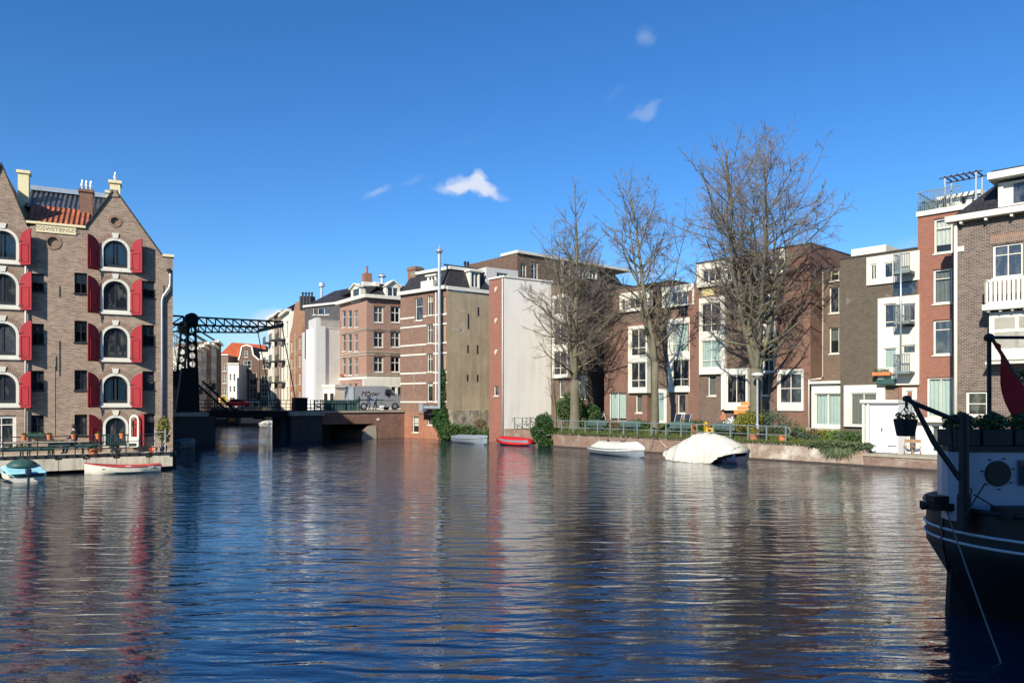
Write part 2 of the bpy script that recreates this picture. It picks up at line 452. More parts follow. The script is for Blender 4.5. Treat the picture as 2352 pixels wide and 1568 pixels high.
# ------------------------------------------------------------------ parts of buildings
def rect(r): return [(r[0],r[1]),(r[2],r[1]),(r[2],r[3]),(r[0],r[3])]
def arch(u0, z0, u1, z1, n=14):
    R = (u1-u0)/2; c = (u0+u1)/2; zs = z1 - R
    return [(u0,z0),(u1,z0),(u1,zs)] + [(c+R*math.cos(PI*i/n), zs+R*math.sin(PI*i/n)) for i in range(1,n)] + [(u0,zs)]
def window(B, fr, r, cols=2, hz=(.5,), fw=.07, v=0.0, rec=.10, mat='white', look='glass', name='window', sill=True, mw=.045, depth=.09, cover=1.0, cd=.09):
    """frame with mullions set back in its opening; pane and curtain are sub-parts"""
    u0, z0, u1, z1 = r
    f = MB(); a = v + rec
    f.prism(rect(r), a, a+depth, [rect((u0+fw, z0+fw, u1-fw, z1-fw))])
    for i in range(1, cols):
        x = u0 + (u1-u0)*i/cols; f.box(x-mw/2, a+.012, z0+fw, x+mw/2, a+depth-.012, z1-fw)
    for h in hz:
        z = z0 + (z1-z0)*h; f.box(u0+fw, a+.008, z-mw/2, u1-fw, a+depth-.016, z+mw/2)
    if sill: f.box(u0-.05, v-.06, z0-.07, u1+.05, a-.002, z0-.003)
    w = f.build(name, M[mat], B, fr)
    pv = a + depth*.6
    g = MB(); g.quad((u0+fw*.5,pv,z0+fw*.5),(u1-fw*.5,pv,z0+fw*.5),(u1-fw*.5,pv,z1-fw*.5),(u0+fw*.5,pv,z1-fw*.5))
    if look == 'glass':
        g.build('pane', M['glass'], w, fr)
    else:
        g.build('pane', M['clear'], w, fr)
        c = MB(); n = max(6, int((u1-u0)/.06)); zc = z1 - (z1-z0)*cover
        for i in range(n):
            x0 = u0+(u1-u0)*i/n; x1 = u0+(u1-u0)*(i+1)/n
            y0 = pv+cd+cd*.33*math.sin(i*1.9); y1 = pv+cd+cd*.33*math.sin((i+1)*1.9)
            c.quad((x0,y0,zc),(x1,y1,zc),(x1,y1,z1),(x0,y0,z1))
        c.cur = 1; c.quad((u0-.02,pv+cd*1.7,z0),(u1+.02,pv+cd*1.7,z0),(u1+.02,pv+cd*1.7,z1),(u0-.02,pv+cd*1.7,z1))
        c.build('curtain', [M[look], M['dark']], w, fr)
    return w

class House:
    """one building: an Empty, a wall with openings, windows, roof ..."""
    def __init__(s, name, fr, label, cat='house', group=None, z=0.0):
        s.fr = fr; s.root = thing(name, (0,0,z), 0, label, cat, group, fr); s.ops = []; s.wins = []
    def win(s, x0, y0, x1, y1, cols=2, hz=(.5,), **kw):
        r = s.fr.r(x0, y0, x1, y1); s.ops.append(rect(r)); s.wins.append((r, cols, hz, kw)); return r
    def winr(s, r, cols=2, hz=(.5,), **kw):
        s.ops.append(rect(r)); s.wins.append((r, cols, hz, kw))
    def wall(s, pts, mat, depth=8.0, reveal=.25):
        m = MB(); m.shell(pts, s.ops, reveal, depth)
        s.w = m.build('wall', M[mat], s.root, s.fr)
        for r, c, h, kw in s.wins: window(s.root, s.fr, r, c, h, **kw)
        s.ops = []; s.wins = []
        return s.w
    def flat(s, u0, u1, z, mat='slate', depth=8.0, over=.12, th=.18, name='roof', v0=0.0):
        MB().box(u0-over, v0-over, z, u1+over, depth+over, z+th).build(name, M[mat], s.root, s.fr)
    def panel(s, x0, y0, x1, y1, wins, mat='white', out=.28, name='window_surround', pv=0.0):
        """white box standing proud of the wall, holding windows (picture rects)"""
        v = pv - out
        r = s.fr.r(x0, y0, x1, y1, v)
        ws = []
        for w in wins:
            q = s.fr.r(*w[:4], v)
            q = (max(q[0], r[0]+.05), max(q[1], r[1]+.05), min(q[2], r[2]-.05), min(q[3], r[3]-.05))
            ws.append((q, w[4:]))
        m = MB(); m.prism(rect(r), v, pv+.2 if out > 0 else pv+.2, [rect(q) for q, _ in ws])
        o = m.build(name, M[mat], s.root, s.fr)
        for q, e in ws:
            cols = e[0] if e else 2; hz = e[1] if len(e) > 1 else (.5,); look = e[2] if len(e) > 2 else 'glass'
            window(s.root, s.fr, q, cols, hz, v=v, look=look, sill=False, rec=max(.01,min(.08,out-.075)), mw=.05, cd=.03)
        return o
    def box(s, name, mat, u0, v0, z0, u1, v1, z1, **kw):
        return MB().box(u0,v0,z0,u1,v1,z1).build(name, M[mat], s.root, s.fr, **kw)
def slope(mb_name, mat, pts, parent, fr, th=.12, name='roof'):
    """a sloping roof sheet with thickness and a UV in metres; pts are 4 (u,v,z): eave-left, eave-right, ridge-right, ridge-left"""
    a, b, c, d = [Vector(q) for q in pts]
    n = (b-a).cross(d-a).normalized()
    me = bpy.data.meshes.new(name)
    vs = [a,b,c,d]+[q-n*th for q in (a,b,c,d)]
    me.from_pydata([tuple(q) for q in vs], [], [(0,1,2,3),(7,6,5,4),(0,4,5,1),(1,5,6,2),(2,6,7,3),(3,7,4,0)])
    uv = me.uv_layers.new(name='UVMap')
    ex = (b-a).normalized(); ey = n.cross(ex)
    for p in me.polygons:
        for li in p.loop_indices:
            q = Vector(vs[me.loops[li].vertex_index]) - a
            uv.data[li].uv = (q.dot(ex), q.dot(ey))
    me.materials.append(M[mat]); me.update()
    o = bpy.data.objects.new(name, me); link(o, parent, fr.m if fr else None); ALLO.append(o)
    return o
def pipe(parent, fr, pts, r, mat='pvc', name='drainpipe'):
    m = MB(); m.tube(pts, r, 8); return m.build(name, M[mat], parent, fr, smooth=True)
def text_mesh(name, s, size, mat, parent, m, extrude=.004, shear=0.0):
    cu = bpy.data.curves.new(name, 'FONT'); cu.body = s; cu.size = size; cu.extrude = extrude; cu.shear = shear
    cu.align_x = 'CENTER'; cu.align_y = 'CENTER'
    tmp = bpy.data.objects.new(name+'_tmp', cu); COL.objects.link(tmp)
    dg = bpy.context.evaluated_depsgraph_get()
    me = bpy.data.meshes.new_from_object(tmp.evaluated_get(dg))
    bpy.data.objects.remove(tmp)
    me.materials.clear(); me.materials.append(mat)
    o = bpy.data.objects.new(name, me); link(o, parent, m); ALLO.append(o)
    return o
def skin_figure(name, verts, edges, radii, colour, mats, m, parent=None, sub=2):
    """one continuous body grown from a jointed skeleton; colour(face centre)->material index"""
    me = bpy.data.meshes.new(name); me.from_pydata([tuple(v) for v in verts], edges, [])
    tmp = bpy.data.objects.new(name+'_tmp', me); COL.objects.link(tmp)
    md = tmp.modifiers.new('s', 'SKIN')
    for i, r in enumerate(radii):
        sv = me.skin_vertices[0].data[i]
        sv.radius = (r, r) if not isinstance(r, tuple) else r
        sv.use_root = (i == 0)
    ss = tmp.modifiers.new('u', 'SUBSURF'); ss.levels = sub; ss.render_levels = sub
    dg = bpy.context.evaluated_depsgraph_get()
    out = bpy.data.meshes.new_from_object(tmp.evaluated_get(dg))
    bpy.data.objects.remove(tmp)
    out.materials.clear()
    for x in mats: out.materials.append(x)
    for p in out.polygons: p.material_index = colour(p.center); p.use_smooth = True
    o = bpy.data.objects.new(name, out); link(o, parent, m); ALLO.append(o)
    return o
M['leaf_grassy'] = m_plain('leaf_grassy', (.10,.13,.03), .8, .45, 1.5, c2=(.11,.085,.035))
M['leaf_grassy2'] = m_plain('leaf_grassy2', (.055,.085,.022), .8, .45, 1.5)
M['leaf_grass'] = m_plain('leaf_grass', (.12,.21,.04), .6, .4, 3)
M['leaf_trail'] = m_plain('leaf_trail', (.085,.12,.05), .7, .4, 3)
# ================================================================== the warehouse with red shutters
W = Frame(397, 41.0, 27); W = W.sub(W.u(-110))
H = House('warehouse', W, 'brown brick warehouse with red shutters, twin gables and a riverside terrace', 'warehouse', z=.8)
WR = H.root
def wu(px): return W.u(px)
def wz(px, py): return W.z(px, py)
cR, cL = 265.0, 6.0
uR = [wu(231), wu(299)]; wR = uR[1]-uR[0]
cl = wu(cL); uL = [cl-wR/2, cl+wR/2]
rowz = []
for y0, y1 in ((547,620),(640,718),(747,827),(857,931)):
    rowz.append((wz(265,y1), wz(265,y0)))
zg = 1.05
def arched(uu, z0, z1, door=False, curtain=None):
    H.ops.append(arch(uu[0], z0, uu[1], z1, 16))
    f = MB(); fw = .13
    R = (uu[1]-uu[0])/2
    f.prism(arch(uu[0]-.004, z0, uu[1]+.004, z1+.004, 16), -.04, .14, [arch(uu[0]+fw, z0+(.06 if door else fw), uu[1]-fw, z1-fw, 16)])
    w = f.build('window' if not door else 'door', M['white'], WR, W)
    d = MB(); c = (uu[0]+uu[1])/2
    i0, i1, b0, t0 = uu[0]+fw, uu[1]-fw, z0+(.06 if door else fw), z1-fw
    d.prism(arch(i0+.003, b0+.003, i1-.003, t0-.003, 16), .10, .15, [arch(i0+.07, b0+.13, c-.05, t0-.06, 2) if False else [(i0+.07,b0+.16),(c-.045,b0+.16),(c-.045,t0-.09),(c-.045-R*.30,t0-.17),(c-.045-R*.56,t0-.42),(i0+.07,t0-R*.78)],
                                                       [(c+.045,b0+.16),(i1-.07,b0+.16),(i1-.07,t0-R*.78),(c+.045+R*.56,t0-.42),(c+.045+R*.30,t0-.17),(c+.045,t0-.09)]])
    d.build('casement', M['iron'], w, W)
    g = MB(); pts = arch(i0+.02, b0+.02, i1-.02, t0-.02, 16)
    g.add([(a,.13,b) for a,b in pts], [tuple(range(len(pts)))])
    g.build('pane', M['clear'] if curtain else M['glass'], w, W)
    if curtain:
        q = MB()
        for s0, s1 in ((i0, c-.12),(c+.12, i1)):
            n = 10
            for k in range(n):
                x0 = s0+(s1-s0)*k/n; x1 = s0+(s1-s0)*(k+1)/n
                y0 = .25+.04*math.sin(k*2.1); y1 = .25+.04*math.sin((k+1)*2.1)
                q.quad((x0,y0,b0),(x1,y1,b0),(x1,y1,t0-.08),(x0,y0,t0-.08))
        q.cur = 1; q.quad((i0,.34,b0),(i1,.34,b0),(i1,.34,t0),(i0,.34,t0))
        q.build('curtain', [M['curtain_w'], M['dark']], w, W)
    if not door: MB().box(uu[0]-.1, -.10, z0-.10, uu[1]+.1, .0, z0-.003).build('sill', M['white'], w, W)
    MB().prism([(c-.11,z1-.02),(c+.11,z1-.02),(c+.17,z1+.26),(c-.17,z1+.26)], -.07, .05).build('keystone', M['white'], WR, W)
    # soldier-course brick arch round the opening
    pr = MB(); n = 16; zs = z1-R
    for k in range(n):
        a0, a1 = PI*k/n, PI*(k+1)/n
        q = [(c+(R+.01)*math.cos(a0), zs+(R+.01)*math.sin(a0)), (c+(R+.24)*math.cos(a0), zs+(R+.24)*math.sin(a0)),
             (c+(R+.24)*math.cos(a1), zs+(R+.24)*math.sin(a1)), (c+(R+.01)*math.cos(a1), zs+(R+.01)*math.sin(a1))]
        pr.prism(q, -.022, .01)
    pr.build('brick_arch', M['brick_arch'], WR, W)
    return w
def shutter(uh, z0, z1, side, width, ang):
    """leaf hinged at uh; free edge is the high one"""
    s = MB(); w = width; zs = z1 - w
    pts = [(0,z0),(w,z0),(w,z1)] + [(w-w*math.sin(t*PI/16), zs+w*math.cos(t*PI/16)) for t in range(1,9)]
    s.prism(pts, 0, .05)
    for a, b in (((.10,z0+.12),(w-.12,z0+.17)),((.10,z1-w*1.15),(w-.12,z1-w*1.15+.05))): s.box(a[0],-.03,a[1],b[0],0,b[1])
    for x in (.10, w-.17): s.box(x,-.03,z0+.17,x+.05,0,z1-w*1.15)
    s.box(.06, .05, z0+.3, w-.06, .09, z0+.4); s.box(.06, .05, zs-.1, w-.06, .09, zs)
    m = W.m @ Matrix.Translation((uh, -.06, 0))
    if side > 0: m = m @ Matrix.Rotation(-math.radians(ang), 4, 'Z')
    else: m = m @ Matrix.Rotation(math.radians(ang), 4, 'Z') @ Matrix.Scale(-1, 4, (1,0,0))
    o = s.build('shutter', M['shutter'], WR, None, m)
    hg = MB()
    for zz in (z0+.2, zs+.05): hg.box(-.02, -.02, zz, .22, -.033, zz+.05)
    hg.build('hinge', M['iron'], o, None, m)
for i, (z0, z1) in enumerate(rowz):
    arched(uR, z0, z1, curtain='w' if i in (0,3) else None)
    arched(uL, z0, z1, curtain='w' if i == 0 else None)
    for uu in (uR, uL):
        shutter(uu[1]+.01, z0-.1, z1+.02, 1, wR/2, 38+rnd.uniform(-3,3))
        shutter(uu[0]-.01, z0-.1, z1+.02, -1, wR/2, 38+rnd.uniform(-3,3))
zd = wz(265,953)
arched([wu(236), wu(295)], zg, zd, door=True)
shutter(uR[1]+.12, zg+.05, zd+.05, 1, wR/2*.9, 30)
shutter(wu(233), zg+.05, zd+.05, -1, wR/2*.9, 30)
# left ground floor: square white door front
q = (uL[0], zg, wu(37), wz(20,953)); H.ops.append(rect(q))
H.wins.append((q, 2, (.72,), dict(fw=.16, name='door', sill=False)))
# small sash windows
for (x0,x1), rows in (((71,101),((628,669),(743,790),(851,896),(953,995))), ((171,200),((632,678),(740,788),(851,896),(951,998))), ((327,354),((640,679),(743,791),(851,894),(950,1000)))):
    for k, (y0, y1) in enumerate(rows):
        zz0, zz1 = wz(265 if x0 > 150 else 85, y1), wz(265 if x0 > 150 else 85, y0)
        zz0 += 0 if x0 < 150 else 0
        r = (wu(x0), zz0, wu(x1), zz1); H.ops.append(rect(r))
        H.wins.append((r, 2, (.5,), dict(mat='iron', rec=.14, look=['curtain_g','glass','glass','curtain_w'][(k+int(x0))%4], cover=.5, fw=.05, mw=.03)))
prof = [(-110,590),(-60,590),(3,378),(62,519),(197,521),(258,443),(268,443),(372,588),(397,590)]
top = []
for px, py in prof: top.append((wu(px), wz(px,py)))
top[0] = (top[0][0], top[1][1]+.0)
u0, u1 = wu(-110), wu(397)
top[0] = (u0, wz(397,590)); top[1] = (wu(-92), wz(397,590))
H.ops.append([(wu(264)+.2*math.cos(t*PI/6), wz(264,508)+.2*math.sin(t*PI/6)) for t in range(12)])
H.ops.append([(wu(122)+.26*math.cos(t*PI/6), wz(122,556)+.26*math.sin(t*PI/6)) for t in range(12)])
H.wall([(u0,.5),(u1,.5)] + top[::-1], 'brick_ware', depth=.5)
D = 19.0
# body behind the front wall
z_e = wz(397,590)-.15
MB().box(u0+.02,.502,.5,u1-.02,D,z_e).build('wall', M['brick_ware'], WR, W)
for (c_, R_) in (((264,508),.2),((122,556),.26)):
    pts = []; rg = MB()
    for t in range(24):
        a0 = 2*PI*t/24; a1 = 2*PI*(t+1)/24
        x, z = wu(c_[0]), wz(*c_)
        q = [(x+(R_)*math.cos(a0), z+R_*math.sin(a0)),(x+(R_+.13)*math.cos(a0), z+(R_+.13)*math.sin(a0)),(x+(R_+.13)*math.cos(a1), z+(R_+.13)*math.sin(a1)),(x+R_*math.cos(a1), z+R_*math.sin(a1))]
        rg.prism(q, -.03, .02)
    rg.build('roundel', M['brick_arch'], WR, W); MB().box(wu(c_[0])-R_-.02,.10,wz(*c_)-R_-.02,wu(c_[0])+R_+.02,.2,wz(*c_)+R_+.02).build('niche', M['brick_arch'], WR, W)
# gable copings
def coping(p, q, w=.16, h=.13, v0=-.09, v1=.42):
    a = (wu(p[0]), wz(*p)); b = (wu(q[0]), wz(*q)); cp = MB()
    cp.hexa([(a[0],v0,a[1]),(a[0],v1,a[1]),(a[0],v1,a[1]+h),(a[0],v0,a[1]+h)],[(b[0],v0,b[1]),(b[0],v1,b[1]),(b[0],v1,b[1]+h),(b[0],v0,b[1]+h)]); cp.build('coping', M['stone_dark'], WR, W)
coping((268,443),(372,588)); coping((195,523),(258,443)); coping((3,378),(62,519)); coping((-60,520),(3,378))
z2 = wz(372,588)
MB().box(wu(371), -.07, z2-.02, u1+.06, .45, z2+.12).build('parapet_cap', M['yellow'], WR, W)
# yellow cornice over the middle with its stone tablet
za, zb = wz(62,514), wz(197,523)
zc = (za+zb)/2
MB().box(wu(60), -.10, zc, wu(197), .4, zc+.12).build('cornice', M['yellow'], WR, W)
tb = MB().box(wu(83), -.05, zc-.40, wu(175), -.002, zc-.01).build('tablet', M['yellow'], WR, W)
text_mesh('lettering', 'ZOSWETIENSZG', .27, M['brick_quayb'], tb, W.m @ Matrix.Translation(((wu(83)+wu(175))/2, -.054, zc-.21)) @ Matrix.Rotation(PI/2,4,'X'))
# roofs
def gable_roof(pa, pb, apex, mat, v0=.3, v1=D):
    ue, ze = wu(pa[0]), wz(*pa); uf, zf = wu(pb[0]), wz(*pb); ua, zaa = wu(apex[0]), wz(*apex)
    slope('', mat, [(ue,v1,ze-.1),(ue,v0,ze-.1),(ua,v0,zaa-.08),(ua,v1,zaa-.08)], WR, W)
    slope('', mat, [(uf,v0,zf-.1),(uf,v1,zf-.1),(ua,v1,zaa-.08),(ua,v0,zaa-.08)], WR, W)
gable_roof((197,521),(372,588),(263,447),'tile_black')
gable_roof((-60,519),(62,519),(3,384),'tile_black')
zt = zc+.1
slope('', 'tile_red', [(wu(58),.2,zt),(wu(200),.2,zt),(wu(200)-.0,2.6,zt+1.45),(wu(58)-.0,2.6,zt+1.45)], WR, W)
r2 = slope('', 'tile_black', [(wu(40),2.7,zt+1.35),(wu(262),2.7,zt+1.35),(wu(262),5.6,zt+3.0),(wu(40),5.6,zt+3.0)], WR, W)
MB().box(wu(40),5.3,zt+2.92,wu(262),5.75,zt+3.18).build('ridge_cap', M['galv'], r2, W)
MB().box(wu(40),5.7,z_e-.5,wu(262),D-.1,zt+3.0).build('wall', M['brick_ware'], WR, W)
def chimney(x0, x1, y0, y1, v, mat, cap='yellow', capy=8, depth=.6, name='chimney', pots=0):
    r = W.r(x0, y0, x1, y1, v); m = MB()
    m.box(r[0], v, r[1]-1.2, r[2], v+depth, r[3])
    o = m.build(name, M[mat], WR, W)
    MB().box(r[0]-.07, v-.07, r[3]-.002, r[2]+.07, v+depth+.07, r[3]+.16).build('cap', M[cap], o, W)
    for k in range(pots):
        x = r[0] + (r[2]-r[0])*(k+.5)/pots
        p = MB(); p.lathe([(.05,0),(.05,.16),(.09,.20),(.10,.34),(.05,.44),(.02,.56)], 8, (x, v+depth/2, r[3]+.14))
        p.build('cowl', M['silver'], o, W)
    return o
chimney(41,66,398,468,3.2,'yellow')
chimney(183,213,441,482,2.2,'brick_red','brick_red',pots=3)
chimney(252,276,421,446,.9,'yellow',depth=.8,pots=1)
chimney(244,262,444,462,5.0,'yellow')
chimney(70,100,446,462,6.2,'yellow')
c0 = MB(); c0.box(wu(252), -.05, wz(262,452), wu(272), .5, wz(262,436)); c0.build('pinnacle', M['brick_ware'], WR, W)
# wall ties, drainpipes, wires
tie = [(51,548,585),(224,985/1,1) ]
for px, y0, y1 in ((137,657,682),(137,782,830),(129,818,851),(137,820,863),(376,655,690),(206,905,935)):
    r = W.r(px-.8, y0, px+.8, y1); MB().box(r[0], -.03, r[1], r[2], -.002, r[3]).build('wall_tie', M['iron'], WR, W)
def wpt(px, py, v=-.13):
    u, z = W.p(px, py, v); return (u, v, z)
pipe(WR, W, [wpt(391,624),wpt(391,636),wpt(391,650),wpt(388,662),wpt(375,680),wpt(372,690),wpt(372,850),wpt(372,1000)], .065, 'galv')
pipe(WR, W, [wpt(59,560),wpt(59,800),wpt(58,1030)], .05, 'pvc')
MB().tube([wpt(387,618),wpt(391,627)], [.14,.08], 8).build('rain_hopper', M['iron'], WR, W)
MB().tube([wpt(126,840,-.02),wpt(126,1000,-.02)], .012, 4).build('cable', M['stone'], WR, W)

# ---------------------------------------------------------------- terrace on the water
TE = Frame(397, 38.0, 27); TE = TE.sub(TE.u(-130))
t0, t1 = 0.0, TE.u(397)
ter = thing('terrace', (0,0,0), 0, 'concrete waterside terrace on piles in front of the shuttered warehouse', 'terrace', None, TE)
dk = MB(); dk.box(t0, 0.35, .62, t1, 3.4, .80); dk.build('deck', M['concrete'], ter, TE)
ed = MB(); x = t0
while x < t1-.05:
    w_ = rnd.uniform(1.0,1.7); x2 = min(t1, x+w_)
    ed.prism([(x+.012,.18+rnd.uniform(-.02,.02)),(x2-.012,.18+rnd.uniform(-.02,.02)),(x2-.012,.66),(x2-.14,.68),(x2-.16,.74),(x+.16,.74),(x+.14,.68),(x+.012,.66)], 0, .34)
    x = x2
ed.build('edge_slab', M['concrete'], ter, TE)
for k in range(9):
    x = t0 + .5 + k*(t1-t0-.9)/8
    MB().box(x-.12, .5, -1.2, x+.12, .75, .62).build('pile', M['wood_dark'], ter, TE)
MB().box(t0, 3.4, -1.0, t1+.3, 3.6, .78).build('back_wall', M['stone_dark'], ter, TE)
MB().box(t0, .12, .80, t1, .30, .90).build('kerb', M['iron'], ter, TE)
# terrace railing
ral = thing('railing', (0,0,0), 0, 'dark iron railing with thin rails along the warehouse terrace', 'railing', None, TE)
m = MB()
for z, a, b in ((1.82, t0, TE.u(296)), (1.50, t0, t1-.8), (1.18, t0, t1-.8)):
    m.tube([(a,.2,z),(b,.2,z)], .02, 5)
m.tube([(TE.u(322),.2,1.85),(TE.u(372),.2,1.85)], .02, 5); m.build('rail', M['iron'], ral, TE)
for px in (-60, 5, 85, 172, 258, 322, 372):
    MB().box(TE.u(px)-.025,.17,.9,TE.u(px)+.025,.23,1.88).build('post', M['iron'], ral, TE)
k = 0
for px in range(-20, 390, 24):
    MB().box(TE.u(px)-.05,.02,.60,TE.u(px)+.05,.14,.92).build('bracket', M['iron'], ral, TE)
def pot(fr, u, v, z, r, h, label, mat='terra', plant=None, group=None, cat='flower pot', name='flower_pot'):
    t = thing(name, (u, v, z), 0, label, cat, group, fr)
    m = MB(); m.lathe([(r*.68,0),(r*.70,0),(r*.95,h*.82),(r*1.08,h*.82),(r*1.08,h),(r*.92,h),(r*.88,h*.85)], 14)
    m.build('pot', M[mat], t, smooth=False)
    if plant: foliage('plant', t, [((0,0,h*.95+plant[1]*.5),(r*plant[2],r*plant[2],plant[1]*.55))], plant[3], .05, M[plant[0]], world(t))
    return t
def foliage(name, parent, blobs, n, size, mat, m, seed=1, droop=0.0, flat=0.0, hollow=.25):
    """many leaf faces in the volume of some blobs"""
    g = np.random.default_rng(seed + n)
    vol = np.array([b[1][0]*b[1][1]*b[1][2] for b in blobs]); idx = g.choice(len(blobs), n, p=vol/vol.sum())
    c = np.array([b[0] for b in blobs])[idx]; R = np.array([b[1] for b in blobs])[idx]
    d = g.normal(size=(n,3)); d /= np.linalg.norm(d, axis=1)[:,None]
    rad = (hollow + (1-hollow)*g.random(n))**.5
    rad *= 1 + .18*np.sin(d[:,0]*7+idx)*np.cos(d[:,2]*6+d[:,1]*5)
    p = c + d*rad[:,None]*R
    p[:,2] -= droop*(np.abs(g.normal(size=n)))
    a = g.normal(size=(n,3)); a[:,2] *= (1-flat); a += d*.2; a /= np.linalg.norm(a, axis=1)[:,None]
    b = np.cross(a, g.normal(size=(n,3))); b /= np.linalg.norm(b, axis=1)[:,None]
    s = size*(.6+.8*g.random(n))[:,None]
    co = np.stack([p-a*s, p-b*s*.55, p+a*s, p+b*s*.55], axis=1).reshape(-1,3)
    q = np.arange(n*4).reshape(n,4)
    return npmesh(name, co, q, mat, parent, m)
for i, px in enumerate((55, 113, 169, 225, 280)):
    which = ['first orange rail pot from the left, beside the white door frame', 'second orange rail pot from the left, below the leftmost sash windows',
             'middle orange rail pot, in front of the seated man', 'orange rail pot before the dark red shutter left of the arched door',
             'orange pot on the terrace rail right before the arched glass door'][i]
    pot(TE, TE.u(px), .04, 1.66, .12, .26, which, 'terra', ('leaf_dark',.08,.7,60), 'orange pots on the terrace rail')
pot(TE, TE.u(213), .55, .8, .25, .38, 'large round orange pot standing low on the terrace floor left of the arched door', 'terra', ('leaf_dark',.1,.8,120))
pot(TE, TE.u(356), .5, .8, .14, .42, 'tall orange jar beside the white ladder on the terrace', 'terra')
pot(TE, TE.u(348), .9, .8, .12, .3, 'small red pot behind the tall orange jar on the terrace', 'boat_red')
pot(TE, TE.u(263), .6, .8, .30, .3, 'wide pale stone bowl with grass before the arched door', 'stone', ('leaf_grey',.3,.9,220))
bb = thing('bamboo_plant', (TE.u(376), .75, .8), 0, 'bushy green bamboo in a pot at the right end of the terrace', 'plant', None, TE)
MB().lathe([(.15,0),(.2,.4),(.22,.4)], 12).build('pot', M['blackpot'], bb)
foliage('foliage', bb, [((0,0,1.25),(.34,.3,.7)),((.1,0,.8),(.25,.25,.3))], 1500, .05, M['leaf_yel'], world(bb))
st = MB()
for a in range(7): st.tube([(0.05*math.cos(a),.05*math.sin(a),.3),(.18*math.cos(a*2),.15*math.sin(a*2),1.7)], .01, 4)
st.build('stem', M['wood'], bb)
# white ladder
la = thing('ladder', (TE.u(368), .22, .5), 0, 'thin white metal ladder leaning by the bamboo on the terrace edge', 'ladder', None, TE)
for s_ in (-.24,.24): MB().tube([(s_,0,0),(s_,.0,1.6)], .022, 6).build('stile', M['pvc'], la)
for k in range(6): MB().tube([(-.24,0,.2+.25*k),(.24,0,.2+.25*k)], .016, 5).build('rung', M['pvc'], la)
MB().tube([(-.2,0,.25),(.5,.25,1.5)], .018, 5).build('brace', M['pvc'], la)
# picnic tables, benches, planter boxes on the terrace
def picnic(fr, u, v, L=1.8, label='', mat='green', top='wood_pale', group=None, z=.8, turn=0.0):
    t = thing('picnic_table', (u,v,z), turn, label, 'picnic table', group, fr)
    m = MB()
    for k in range(5): m.box(-L/2, -.34+k*.14, .70, L/2, -.34+k*.14+.12, .74)
    m.build('tabletop', M[top], t)
    for s_ in (-1,1): MB().box(-L/2, s_*.62-.13, .42, L/2, s_*.62+.13, .46).build('bench', M[mat], t)
    for x in (-L*.36, L*.36):
        q = MB(); q.bar((x,-.5,0),(x,-.12,.70),.05,.08); q.bar((x,.5,0),(x,.12,.70),.05,.08); q.box(x-.025,-.66,.34,x+.025,.66,.42)
        q.build('leg', M[mat], t)
    return t
picnic(TE, TE.u(20), 1.0, 1.9, 'dark picnic table at the far left of the terrace before the white door frame', group='picnic tables on the terrace')
picnic(TE, TE.u(80), 1.1, 1.8, 'dark green picnic table below the leftmost small windows', group='picnic tables on the terrace')
picnic(TE, TE.u(148), 1.0, 2.0, 'long pale topped picnic table where the man in navy sits', group='picnic tables on the terrace')
def planter(fr, u, v, z, L, h, label, mat='green', leaf='leaf_dark', lh=.14, n=260, d=.26, group=None):
    t = thing('planter_box', (u,v,z), 0, label, 'planter', group, fr)
    MB().box(-L/2,-d/2,0,L/2,d/2,h).build('box', M[mat], t)
    if leaf: foliage('plant', t, [((0,0,h+lh*.4),(L*.48,d*.45,lh*.7))], n, .035, M[leaf], world(t))
    return t
planter(TE, TE.u(32), .45, 1.12, 1.15, .17, 'green window box with low plants at the left end of the terrace rail', group='green boxes on the terrace')
planter(TE, TE.u(82), .45, 1.12, 1.15, .17, 'green planter box between the first two rail pots, below the rail', leaf=None, group='green boxes on the terrace')
planter(TE, TE.u(133), .9, 1.32, .95, .15, 'green box filled with small plants behind the man', group='green boxes on the terrace')
planter(TE, TE.u(198), .9, 1.22, 1.1, .17, 'long green planter with low greenery right of the seated man', group='green boxes on the terrace')
planter(TE, TE.u(305), 1.0, 1.2, .35, .16, 'small green box in front of the open white door leaf', leaf=None, group='green boxes on the terrace')
planter(W, wu(84), -.2, wz(84,1001), .75, .14, 'dark green window box under the ground floor sash window of the warehouse', leaf='leaf_dark', lh=.05, d=.2, group='green boxes on the terrace')
bl = thing('bench', (TE.u(252), 1.9, .8), 0, 'dark green slatted garden bench in front of the arched door', 'bench', None, TE)
m = MB(); [m.box(-.75+.1*i,.2,.5,-.71+.1*i,.23,.95) for i in range(16)]; m.box(-.78,.18,.93,.78,.25,.99); m.build('backrest', M['green'], bl)
MB().box(-.78,-.25,.40,.78,.2,.45).build('seat', M['green'], bl)
for x in (-.7,.7): MB().box(x-.03,-.25,0,x+.03,.24,.6).build('leg', M['green'], bl)
# open white door leaf beside the arched door
dl = MB(); dl.prism(arch(0,0,.55,1.75,8), 0, .05, [arch(.09,.55,.46,1.64,8)]); dl.box(0.0,-.02,0,.55,.07,.45)
dl.build('door_leaf', M['white'], WR, None, W.m @ Matrix.Translation((wu(297), -.15, zg)) @ Matrix.Rotation(-math.radians(35),4,'Z'))
hoop = thing('mooring_line', (0,0,0), 0, 'pale mooring line running from the terrace rail down to the concrete edge', 'rope', None, TE)
MB().tube([(TE.u(168),.4,1.35),(TE.u(183),.2,1.05),(TE.u(204),-.05,.70)], .015, 5).build('line', M['rope'], hoop, TE)

